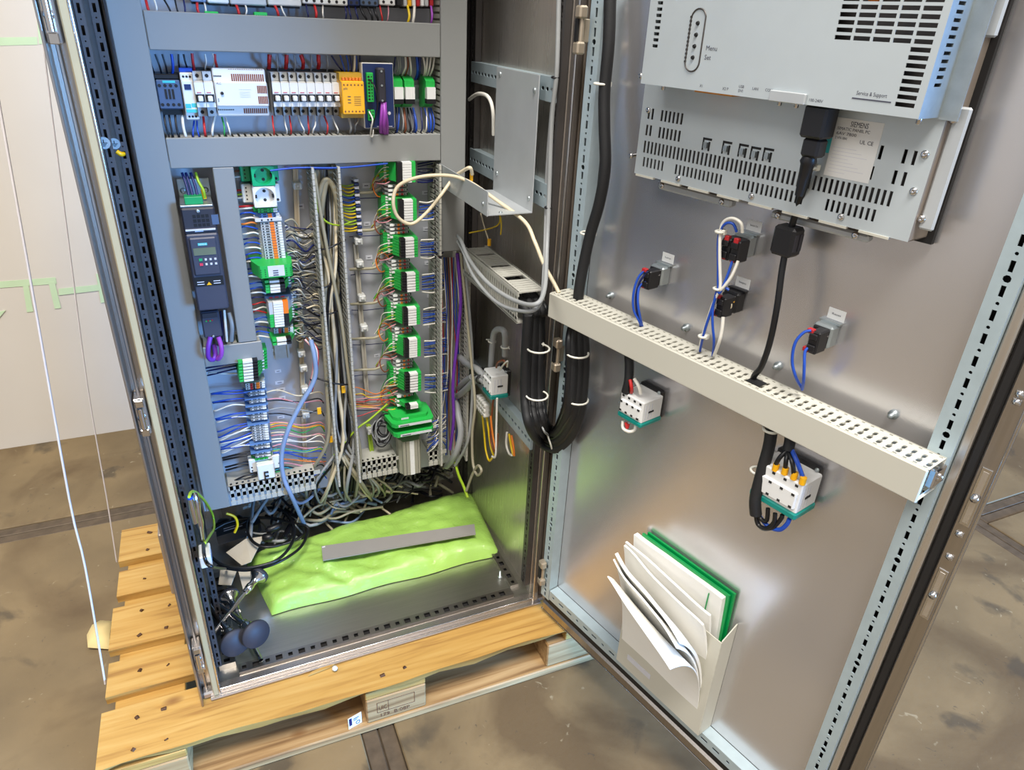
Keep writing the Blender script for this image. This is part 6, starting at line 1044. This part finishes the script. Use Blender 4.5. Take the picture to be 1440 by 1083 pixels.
# raised computer box
bw = BX1 - BX0; bh = BZ1 - BZ0; cells = []
pv = lambda u, v: PD(u, v, OB)
def slotcols(cols, z0, z1, n):
    pass
h = .0078; zs = []; z = .0; 
p1 = pv(1258, 146).z - BZ0; ptop = pv(1180, 48).z - BZ0
c1 = pv(1258, 146).x - BX0 - .001; c2 = pv(1285, 150).x - BX0 + .002
q0, q1 = pv(1173, 47), pv(1311, 57); g0 = q0.x - BX0; g1 = q1.x - BX0
cells = [(0, bw, 0, p1 - h * .5, None)]; nrow = int((ptop - p1) / h); z = p1 - h * .5
for i in range(nrow):
    lf = (.012, .026); cells += [(0, lf[0], z, z + h, None), (lf[0], lf[1], z, z + h, ('r', .019, z + h / 2, .005, .0021)) if i > 4 else (lf[0], lf[1], z, z + h, None), (lf[1], c1, z, z + h, None), (c1, c2, z, z + h, ('r', (c1 + c2) / 2, z + h / 2, (c2 - c1) * .44, .0023)), (c2, bw, z, z + h, None)]; z += h
while z < bh - .03:
    wd = (c2 - g0) / 5; cells += [(0, .012, z, z + h, None), (.012, .026, z, z + h, ('r', .019, z + h / 2, .005, .0021)), (.026, g0, z, z + h, None)]
    for k in range(5): cells.append((g0 + wd * k, g0 + wd * (k + 1), z, z + h, ('r', g0 + wd * (k + .5), z + h / 2, wd * .43, .0023) if not (k == 2 and z > ptop + .03 and False) else None))
    cells.append((c2, bw, z, z + h, None)); z += h
cells.append((0, bw, z, bh, None))
b = MB(); b.perf((BX0, -OB, BZ0), EX, EZ, cells, .0015, 0); box_ = part('computer_box', b, 'hmi', t)
b = MB(); b.perf((BX1, -OB, BZ0), EY, EZ, [(0, OB - OC, 0, .03, None)] + [c for i in range(34) for c in ((0, .012, .03 + i * h, .03 + (i + 1) * h, None), (.012, .032, .03 + i * h, .03 + (i + 1) * h, ('r', .022, .03 + i * h + h / 2, .008, .0018)), (.032, OB - OC, .03 + i * h, .03 + (i + 1) * h, None))] + [(0, OB - OC, .03 + 34 * h, bh, None)], .0015, 0)
b.poly([(BX0, -OC, BZ0), (BX1, -OC, BZ0), (BX1, -OB, BZ0), (BX0, -OB, BZ0)]); b.poly([(BX0, -OB, BZ0), (BX0, -OB, BZ1), (BX0, -OC, BZ1), (BX0, -OC, BZ0)]); b.box(BX1 - .001, BX1 + .020, -OC - .003, -OC - .0005, BZ0 - .002, BZ1); part('box_side', b, 'zinc', t)
b = MB(); b.box(BX0 + .004, BX1 - .004, -OB + .018, -OB + .020, BZ0 + .004, BZ1 - .004); part('inner_boards', b, 'dark_steel', t); b = MB(); b.box(g0 + BX0 + .024, g0 + BX0 + .040, -OB + .008, -OB + .018, ptop + BZ0 + .034, BZ1 - .02, 0, .002); part('orange_coil', b, 'orange', t)
# oval button slot
p = pv(978, 57); q = part('button_plate', MB().tube([(p.x + .0125 * math.cos(a) * 1, -OB - .0004, p.z + .026 * (1 if math.sin(a) > 0 else -1) + .0125 * math.sin(a)) for a in [i * math.pi / 12 for i in range(24)]], .0011, 5, 0, 1, True), 'dark_steel', t); b = MB()
for i in range(4): b.cyl((p.x, -OB, p.z + .021 - i * .014), (p.x, -OB - .0025, p.z + .021 - i * .014), .0030, .0022, 8)
for i in range(12): b.box(p.x - .0125 - .0016, p.x - .0125 + .0016, -OB - .001, -OB, p.z - .028 + i * .005, p.z - .0255 + i * .005)
part('menu_buttons', b, 'dark', t, kind='stuff')
b = MB(); p = pv(993, 66); text(b, 'Menu', (p.x, -OB - .0003, p.z - .004), EX, EZ, .006); p = pv(991, 79); text(b, 'Set', (p.x, -OB - .0003, p.z - .004), EX, EZ, .006)
p = pv(1205, 129); text(b, 'Service & Support', (p.x, -OB - .0003, p.z - .003), EX, EZ, .0042, 0, .036); p = pv(1199, 135); b.box(p.x, p.x + .046, -OB - .0004, -OB, p.z - .0028, p.z - .0014)
for u, v, s_ in ((984, 121, 'X1'), (1016, 125, 'X2 P'), (1039, 122, 'USB'), (1058, 125, 'LAN'), (1076, 127, 'COM'), (1038, 128, 'DVI'), (1137, 141, '100-240V')): p = pv(u, v); text(b, s_, (p.x, -OB - .0003, p.z - .001), EX, EZ, .0034)
part('printed_text', b, 'lbl_ink', t); p0, p1_ = pv(1086, 126), pv(1133, 148); part('cover_flap', MB().box(p0.x, p1_.x, -OB - .005, -OB - .0005, p1_.z, p0.z, 0, .001), 'galv', t)
b = MB()
for u, v in ((1288, 173), (929, 123), (1092, 148), (1116, 149)): p = pv(u, v); b.lathe((p.x, -OB + .006, BZ0), (0, 0, -1), [(0, .003), (.005, .003), (.006, .0015)], 8)
part('bottom_screws', b, 'inox_bright', t, kind='stuff')
b = MB(); b.box(BX0 + .085, BX0 + .15, -OC - .030, -OC - .006, BZ0 - .004, BZ0 - .0006); part('port_row', b, 'copper', t)
# rating label
lx0, lx1, lz0, lz1 = rectD([(1178, 164), (1244, 174), (1158, 247), (1222, 257)], OC); lb = part('rating_label', MB().box(lx0, lx1, -OC - .0005, -OC, lz0, lz1), 'white', t, 'white printed rating label'); W_ = lx1 - lx0; H_ = lz1 - lz0
b = MB(); y_ = -OC - .0009; text(b, 'SIEMENS', (lx0 + W_ * .32, y_, lz1 - H_ * .125), EX, EZ, .0062, 0, W_ * .38); text(b, 'SIMATIC PANEL PC', (lx0 + W_ * .06, y_, lz1 - H_ * .20), EX, EZ, .0036, 0, W_ * .70); text(b, '6AV 7800', (lx0 + W_ * .06, y_, lz1 - H_ * .28), EX, EZ, .0036, 0, W_ * .44); text(b, 'S VPA 0841', (lx0 + W_ * .06, y_, lz1 - H_ * .355), EX, EZ, .0032, 0, W_ * .26); text(b, 'CE', (lx0 + W_ * .76, y_, lz1 - H_ * .38), EX, EZ, .0046); text(b, 'UL', (lx0 + W_ * .60, y_, lz1 - H_ * .38), EX, EZ, .0046)
part('label_text', b, 'lbl_ink', lb); b = MB()
for i in range(8): b.box(lx0 + W_ * .07, lx0 + W_ * (.45 + .13 * ((i * 3) % 4)), y_ + .0003, y_ + .0004, lz0 + H_ * (.08 + i * .06), lz0 + H_ * (.088 + i * .06))
part('label_lines', b, 'lbl', lb, kind='stuff'); part('turquoise_tab', MB().box(lx0 - .010, lx0, -OC - .0005, -OC, lz1 - H_ * .62, lz1 - H_ * .12), 'turq', t)
# clamps round the chassis
def clampbar(x0, x1, z0, z1, o0, o1, uvs, lbn):
    b = MB(); b.box(x0, x1, -o1, -o0, z0, z1, 0, .003); c = part('mounting_clamp', b, 'galv', t); b = MB()
    for u, v in uvs: p = PD(u, v, o1); screw(b, (p.x, -o1, p.z), (0, -1, 0), .005); b.cyl((p.x, -o1 + .002, p.z), (p.x, -.0035, p.z), .0028, None, 8)
    part('clamp_screw', b, 'inox_bright', c, kind='stuff')
r1_ = rectD([(925, 256), (1028, 278), (927, 268), (1030, 291)], .034); clampbar(r1_[0], r1_[1], r1_[2], r1_[3], .020, .036, ((931, 261), (1015, 284)), '')
r1_ = rectD([(1083, 297), (1222, 328), (1085, 308), (1222, 341)], .034); clampbar(r1_[0], r1_[1], r1_[2], r1_[3], .020, .036, ((1094, 303), (1203, 331)), '')
p, q = PD(1294, 322, .05), PD(1344, 149, .05); clampbar(CX1 + .002, CX1 + .020, p.z, q.z, .047, .052, ((1296, 308), (1341, 168)), ''); p = PD(1374, 52, .05); clampbar(CX1 + .002, CX1 + .020, p.z, 1.66, .047, .052, ((1381, 38),), '')
p, q = PD(886, 225, .05), PD(904, 100, .05); clampbar(CX0 - .012, CX0 - .002, p.z, q.z + .02, .030, .048, ((887, 219), (901, 107)), '')
# power plug and cable with ferrite
p = PD(1153, 168, .085); t = tp(0, 'power_plug', 'black power plug under the panel computer', 'plug', (p.x, -.085, p.z - .05)); b = MB(); b.box(p.x - .016, p.x + .016, -.100, -.070, p.z - .022, BZ0 - .0005, 0, .003); b.box(p.x - .011, p.x + .013, -.096, -.074, p.z - .045, p.z - .022, 0, .003); part('body', b, 'black', t); b = MB(); b.lathe((p.x - .002, -.085, p.z - .045), (-.05, 0, -1), [(0, .009), (.006, .011), (.010, .009), (.030, .007), (.05, .0055)], 10); part('strain_relief', b, 'black', t)
def CD(pts, r, mat, label, name='cable', n=8, sub=7, cat='cable', grp=None): return wire([PD(*q) for q in pts], r, mat, label, cat, grp, name, n, sub, DR)
CD([(1143, 196, .085), (1140, 212, .083), (1139, 235, .075), (1132, 260, .066), (1122, 290, .055), (1113, 320, .05), (1109, 337, .05)], .0048, 'cable_black', 'black power cable between the plug and its ferrite block'); CD([(1104, 356, .05), (1099, 385, .055), (1093, 430, .06), (1083, 480, .06), (1071, 515, .06), (1060, 530, .058), (1062, 545, .05)], .0048, 'cable_black', 'black power cable from the ferrite block into the door duct')
p = PD(1107, 338, .05); t = tp(0, 'ferrite_block', 'black square ferrite block on the power cable', 'ferrite', (p.x, -.05, p.z - .02)); part('body', MB().box(p.x - .017, p.x + .017, -.064, -.036, p.z - .021, p.z + .021, 0, .004), 'black', t); b = MB(); b.box(p.x + .0165, p.x + .0178, -.060, -.052, p.z - .012, p.z + .012); b.box(p.x + .0165, p.x + .0178, -.048, -.040, p.z - .012, p.z + .012); part('latch', b, 'drive_dk', t, kind='stuff')
tie(PD(1139, 235, .075), (0, 0, 1), .008, 'cable_tie', 'white tie on the power cable beside the rating label', None, DR, 'tie', (-.016, -.004, .002))
# ================================================================== DOOR: PUSH BUTTON BACKS
def button(lu, lv, bu, bv, label, kind, txt):
    P = PD(lu, lv, .003); Bq = PD(bu, bv, .042); x, z = Bq.x, Bq.z; xl, zl = P.x, P.z; t = tp(0, 'push_button', label, 'push button', (x, 0, z - .02), 'button backs on the door')
    xc = xl - .004; zc = zl - .030
    b = MB(); b.box(xl - .0135, xl + .0135, -.0022, -.0012, zl - .0085, zl + .0085, 0, .0004); pl_ = part('label_plate', b, 'white', t); b = MB(); text(b, txt, (xl - .007, -.0026, zl - .001), EX, EZ, .003, 0, .014); part('label_text', b, 'lbl_ink', pl_)
    mt = 'black' if kind == 'K' else 'zinc'
    b = MB(); b.box(xc - .015, xc + .015, -.024, -.002, zc - .016, zc + .018, 0, .003); b.box(xc - .016, xc + .017, -.010, -.002, zc + .018, zc + .0205); b.lathe((xc + .008, -.024, zc - .012), (0, -1, 0), [(0, .004), (.003, .004), (.003, 0)], 8); part('fixing_frame', b, mt, t)
    b = MB(); b.box(xc - .013, xc + .013, -.028, -.024, zc - .015, zc + .015, 0, .003); b.lathe((xc + .002, -.028, zc), (0, -1, 0), [(0, .011), (.006, .011), (.006, .004), (.002, .003), (.002, 0)], 14); part('mounting_ring', b, 'black', t)
    for i, xx in enumerate((.006,) if kind != 'D' else (-.004, .013)):
        b = MB(); b.box(xc + xx - .008, xc + xx + .008, -.054, -.028, zc - .018, zc + .016, 0, .002); b.box(xc + xx - .006, xc + xx + .006, -.058, -.054, zc - .014, zc - .004, 0, .001); b.box(xc + xx - .006, xc + xx + .006, -.058, -.054, zc + .004, zc + .013, 0, .001); b.box(xc + xx - .0092, xc + xx - .0076, -.050, -.034, zc - .010, zc + .010, 0, .0006); part('contact_block', b, 'black', t)
        for s in (-1, 1): part('wire_sleeve', MB().box(xc + xx - .012 if kind != 'D' else xc + xx - .004, xc + xx - .002 if kind != 'D' else xc + xx + .004, -.056, -.048, zc + s * .014 - .003, zc + s * .014 + (.004 if kind != 'D' else .006), 0, .001), 'red', t)
    b = MB(); b.cyl((xc + .010, -.029, zc + .006), (xc + .010, -.033, zc + .006), .0042, None, 10); part('ring_screw', b, 'inox_bright' if kind != 'K' else 'yellow', t)
    if kind == 'K': b = MB(); b.lathe((xc + .004, -.0345, zc), (0, -1, 0), [(0, .011), (.002, .011), (.002, .006), (0, .006)], 14); part('yellow_ring', b, 'w_cream', t)
button(939, 363, 915, 386, 'push button back with zinc frame and white label, leftmost on the door', 'S', 'Lamp'); button(1060, 318, 1037, 348, 'wide double push button back, highest, right of the white arched wire', 'D', 'Switch On'); button(1044, 398, 1022, 428, 'black framed push button back with a cream ring, below the double one', 'K', 'Emergency'); button(1176, 443, 1152, 470, 'push button back with zinc frame, rightmost and lowest of the four', 'S', 'Reset')
def WD(pts, r, mt, label): return CD(pts, r, mt, label, 'wire', 6, 7, 'wire', 'blue and white door wires')
WD([(909, 379, .052), (898, 390, .06), (891, 412, .066), (891, 435, .066), (899, 452, .060), (902, 462, .045)], .0022, 'w_blue', 'outer blue wire from the leftmost button into the duct'); WD([(909, 396, .052), (899, 404, .06), (897, 425, .066), (900, 445, .062), (904, 462, .045)], .0022, 'w_blue', 'inner blue wire from the leftmost button into the duct'); WD([(911, 382, .055), (900, 396, .06), (894, 418, .062), (896, 440, .062), (902, 461, .045)], .0020, 'w_navy', 'third blue wire behind the others at the leftmost button')
WD([(1036, 326, .055), (1031, 315, .06), (1022, 314, .062), (1014, 322, .062), (1010, 340, .062), (1010, 375, .064), (1010, 402, .064), (1012, 412, .064), (1022, 390, .06), (1030, 367, .055)], .0022, 'w_blue', 'blue wire arching from the double button and looping back'); WD([(1044, 327, .055), (1042, 314, .06), (1030, 307, .062), (1018, 312, .062), (1013, 326, .062), (1012, 360, .064), (1013, 398, .064), (1013, 408, .064), (1028, 390, .06), (1038, 367, .055)], .0026, 'w_white', 'white wire arching high over the double button')
WD([(1025, 408, .058), (1018, 404, .06), (1009, 408, .063), (1004, 425, .064), (994, 455, .064), (988, 476, .060), (984, 495, .045)], .0022, 'w_blue', 'blue wire running from the ringed button left into the duct'); WD([(1010, 410, .063), (1003, 430, .063), (1002, 455, .064), (1004, 480, .060), (1002, 500, .045)], .0022, 'w_blue', 'second blue wire straight down below the ringed button'); WD([(1010, 412, .064), (1002, 428, .062), (994, 452, .062), (987, 474, .06), (983, 494, .045)], .0022, 'w_white', 'white wire beside the blue ones below the double button'); WD([(1017, 446, .058), (1015, 465, .06), (1011, 482, .06), (1004, 500, .045)], .0030, 'w_white', 'thicker white wire from the foot of the ringed button into the duct')
WD([(1141, 465, .055), (1130, 468, .06), (1118, 483, .066), (1114, 508, .066), (1119, 530, .062), (1127, 545, .045)], .0022, 'w_blue', 'outer blue wire from the rightmost button into the duct'); WD([(1138, 488, .055), (1132, 495, .06), (1131, 515, .064), (1130, 535, .060), (1128, 548, .045)], .0022, 'w_blue', 'inner blue wire from the rightmost button into the duct')
for i, (u, v) in enumerate(((1012, 326), (1009, 406), (988, 473))): tie(PD(u, v, .062), (0, 0, 1), .0058, 'cable_tie', 'white tie on the blue and white door wires, %s from top' % ORD[i], 'ties on the door wires', DR)
# ================================================================== DOOR: HOSE, ISOLATORS, POCKET
CD([(858, -10, .03), (856, 60, .032), (850, 130, .034), (850, 180, .036), (851, 235, .038), (843, 285, .040), (830, 330, .044), (820, 375, .05), (814, 410, .055), (812, 440, .050)], .0105, 'sleeve', 'thick black sleeved hose along the hinge side of the door', 'hose', 10)
for i, (u, v) in enumerate(((846, 118), (826, 328))): tie(PD(u, v, .036), (0, 0, 1), .0125, 'cable_tie', 'white tie holding the black hose to the door rail, %s one' % ('upper', 'lower')[i], 'ties on the black hose', DR, 'tie', (-.022, 0, .004))
q = PD(900, 572, .045); isolator(DR, q.x - .032, q.x + .026, -.001, .070, q.z - .028, q.z + .026, 'white and teal isolator switch alone on the left of the door', 4); p = PD(915, 547, .004); solo('label_plate', MB().box(p.x - .010, p.x + .010, -.0035, -.0022, p.z - .006, p.z + .007), 'white', 'small white label plate above the left door isolator', 'label', DR)
q = PD(1106, 683, .045); isolator(DR, q.x - .044, q.x + .036, -.001, .070, q.z - .036, q.z + .030, 'wider white and teal isolator with yellow ferrules, lower right on the door', 4); p = PD(1123, 652, .004); solo('label_plate', MB().box(p.x - .012, p.x + .010, -.0035, -.0022, p.z - .007, p.z + .006), 'white', 'small white label plate above the wide door isolator', 'label', DR)
CD([(884, 498, .05), (885, 515, .056), (884, 535, .062), (880, 552, .064)], .0085, 'sleeve', 'black sleeve dropping from the duct to the left door isolator', 'hose', 10); CD([(886, 534, .066), (888, 545, .068), (888, 552, .062)], .0034, 'w_red', 'red wire leaving the sleeve at the left door isolator', 'wire', 7, 5, 'wire'); CD([(892, 533, .060), (898, 543, .062), (901, 554, .058)], .0034, 'w_white', 'white wire leaving the sleeve at the left door isolator', 'wire', 7, 5, 'wire'); CD([(876, 592, .064), (876, 602, .066), (884, 607, .066), (892, 605, .060), (894, 598, .055)], .0032, 'w_white', 'white wire loop under the left door isolator', 'wire', 7, 6, 'wire'); CD([(880, 594, .064), (882, 602, .064), (884, 596, .06)], .0030, 'w_red', 'short red wire end under the left door isolator', 'wire', 7, 5, 'wire')
CD([(1086, 594, .052), (1082, 625, .056), (1074, 655, .062), (1066, 685, .068), (1062, 705, .072), (1063, 724, .072)], .0095, 'sleeve', 'long black sleeve hanging from the duct left of the wide isolator', 'hose', 10); CD([(1113, 602, .05), (1111, 620, .055), (1108, 634, .06)], .0085, 'sleeve', 'short black sleeve above the wide door isolator', 'hose', 10)
for i, (a, c) in enumerate((((1106, 634), (1090, 655)), ((1107, 636), (1104, 660)), ((1109, 636), (1116, 669)))): CD([(a[0], a[1], .06), ((a[0] + c[0]) / 2 - 2 + i * 2, (a[1] + c[1]) / 2, .068), (c[0], c[1], .064)], .0036, 'cable_black', 'black core entering the top of the wide isolator, %s from left' % ORD[i], 'wire', 7, 5, 'wire')
CD([(1113, 632, .058), (1121, 650, .066), (1129, 672, .060)], .0036, 'w_blue', 'blue core entering the top of the wide door isolator', 'wire', 7, 5, 'wire')
for i, (u, v) in enumerate(((1091, 657), (1104, 662), (1117, 669), (1129, 676))): p = PD(u, v, .064); solo('ferrule', MB().cyl((p.x, p.y, p.z - .006), (p.x, p.y, p.z + .006), .0052, None, 8), 'yellow', 'yellow ferrule on top of the wide door isolator, %s from left' % ORD[i], 'ferrule', DR, 'yellow ferrules')
for i, (pts, mt) in enumerate(((((1063, 724), (1066, 738), (1078, 743), (1088, 735), (1090, 722)), 'cable_black'), (((1066, 722), (1070, 730), (1078, 732), (1080, 715)), 'cable_black'), (((1063, 726), (1070, 742), (1086, 742), (1098, 730), (1100, 724)), 'cable_black'), (((1068, 726), (1080, 740), (1096, 745), (1106, 738), (1110, 730)), 'w_blue'))): CD([(u, v, .070 - .002 * i) for u, v in pts], .0036, mt, '%s core looping up into the wide isolator from below' % ('first black', 'short black', 'long black', 'blue')[i], 'wire', 7, 6, 'wire')
for i, (u, v) in enumerate(((1084, 604), (1066, 662))):
    p = PD(u, v, .055); tie(p, (0, 0, 1), .0115, 'cable_tie', 'white tie on the long sleeve left of the wide isolator, %s one' % ('upper', 'lower')[i], 'ties on the long sleeve', DR); solo('tie_base', MB().box(p.x - .018 if i else p.x - .010, p.x + .004 if i else p.x + .020, -.030, -.002, p.z - .008, p.z + .014, 0, .002), 'offwhite', 'pale tie base behind the long sleeve on the door, %s one' % ('upper', 'lower')[i], 'tie base', DR, 'tie bases')
# document pocket
kx0, kx1, kz0, kz1 = .288, .524, DZ0 + .0955, .520; KO = .044
t = tp(0, 'document_pocket', 'beige plastic document pocket at the foot of the open door', 'pocket', ((kx0 + kx1) / 2, 0, kz0)); pk = part('front_wall', MB().box(kx0, kx1, -KO, -KO + .002, kz0, kz1 - .004, 0, .0008), 'duct_cream', t)
for xx in (kx0, kx1 - .002): b = MB(); b.prism([(-KO + .0022, kz0), (-.003, kz0), (-.003, kz1 + .020), (-KO + .0022, kz1 - .002)], (xx, 0, 0), EY, EZ, EX, .002); part('side_wall', b, 'duct_cream', t)
part('base', MB().box(kx0 + .0022, kx1 - .0022, -KO + .0022, -.003, kz0, kz0 + .002), 'duct_cream', t); part('label_strip', MB().box(kx0 + .030, kx0 + .098, -KO - .0008, -KO, kz0 + .030, kz0 + .044), 'lbl', pk, 'pale blank label strip')
def leaf(bl, br, tl, tr, zc, oc, th, wav, seed, nx=14, nz=16):   # sheets: bottom edge in the pocket, bent over the rim to the top edge
    vs = []
    for k in (0, 1):
        for j in range(nz + 1):
            r = j / nz
            for i in range(nx + 1):
                s = i / nx; B = V(bl).lerp(V(br), s); T = V(tl).lerp(V(tr), s); C = V((B.x * .6 + T.x * .4, oc, zc)); P = B * (1 - r) ** 2 + C * (2 * r * (1 - r)) + T * r * r
                o = P.y + wav * r * math.sin(s * 8 + seed + r * 3) + (th * (1 + 1.5 * r) if k else 0); vs.append((P.x, -o, P.z + wav * .5 * r * math.sin(s * 13 + seed)))
    N = (nx + 1) * (nz + 1); ix = lambda k, j, i: k * N + j * (nx + 1) + i; fs = []
    for j in range(nz):
        for i in range(nx): fs.append((ix(0, j, i), ix(0, j + 1, i), ix(0, j + 1, i + 1), ix(0, j, i + 1))); fs.append((ix(1, j, i), ix(1, j, i + 1), ix(1, j + 1, i + 1), ix(1, j + 1, i)))
        fs.append((ix(0, j, 0), ix(1, j, 0), ix(1, j + 1, 0), ix(0, j + 1, 0))); fs.append((ix(0, j, nx), ix(0, j + 1, nx), ix(1, j + 1, nx), ix(1, j, nx)))
    for i in range(nx): fs.append((ix(0, 0, i), ix(0, 0, i + 1), ix(1, 0, i + 1), ix(1, 0, i))); fs.append((ix(0, nz, i), ix(1, nz, i), ix(1, nz, i + 1), ix(0, nz, i + 1)))
    b = MB(); b.faces(vs, fs, 0, False); return b
zb = kz0 + .003; bt = tp(0, 'ring_binder', 'green folder with white sheets standing in the door pocket', 'folder', (.40, -.01, zb))
S3 = lambda s, o, z: (s, o, z)
part('back_cover', leaf((.292, .0045, zb), (.512, .0045, zb), (.290, .0060, .603), (.508, .0060, .606), .45, .005, .0018, 0, 1, 4, 4), 'folder', bt); part('front_cover', leaf((.292, .0100, zb), (.512, .0100, zb), (.283, .0140, .599), (.502, .0140, .602), .45, .011, .0018, 0, 2, 4, 4), 'folder', bt); part('sheets', leaf((.292, .0130, zb), (.508, .0130, zb), (.270, .0180, .592), (.496, .0180, .596), .45, .014, .0045, .0006, 3), 'paper', bt, 'white sheets of the folder')
p = V((.466, 0, 0)); part('green_line', MB().box(.4665, .4685, -.0315, -.0300, .530, .588), 'folder', bt)
def papers(k, tl, tr, ob, zc, oc, th, wav, label): return solo('paper_stack', leaf((.293, ob, zb), (.508, ob, zb), tl, tr, zc, oc, th, wav, k), 'paper', label, 'papers', DR, 'papers in the door pocket')
papers(5, (.262, .036, .574), (.490, .044, .560), .0215, .46, .026, .0022, .0016, 'white paper stack fanned just in front of the green folder'); papers(7, (.268, .050, .572), (.494, .070, .552), .0250, .46, .030, .0020, .0030, 'curled white paper stack second in the fan')
papers(9, (.279, .084, .576), (.496, .125, .548), .0290, .47, .036, .0034, .0036, 'thick wavy paper stack third in the fan'); papers(9, (.283, .096, .568), (.498, .140, .545), .0345, .47, .046, .0018, .0036, 'wavy paper stack leaning against the thick one in the fan'); papers(14, (.303, .130, .556), (.512, .172, .522), .0375, .485, .046, .0014, .0012, 'frontmost white sheets folding out over the pocket rim')
solo('loose_sheet', leaf((.46, .0415, .44), (.505, .0415, .44), (.455, .056, .470), (.515, .080, .495), .50, .050, .0006, 0, 2, 4, 6), 'paper', 'single sheet corner hanging below the fanned papers over the pocket', 'paper', DR) if 0 else None
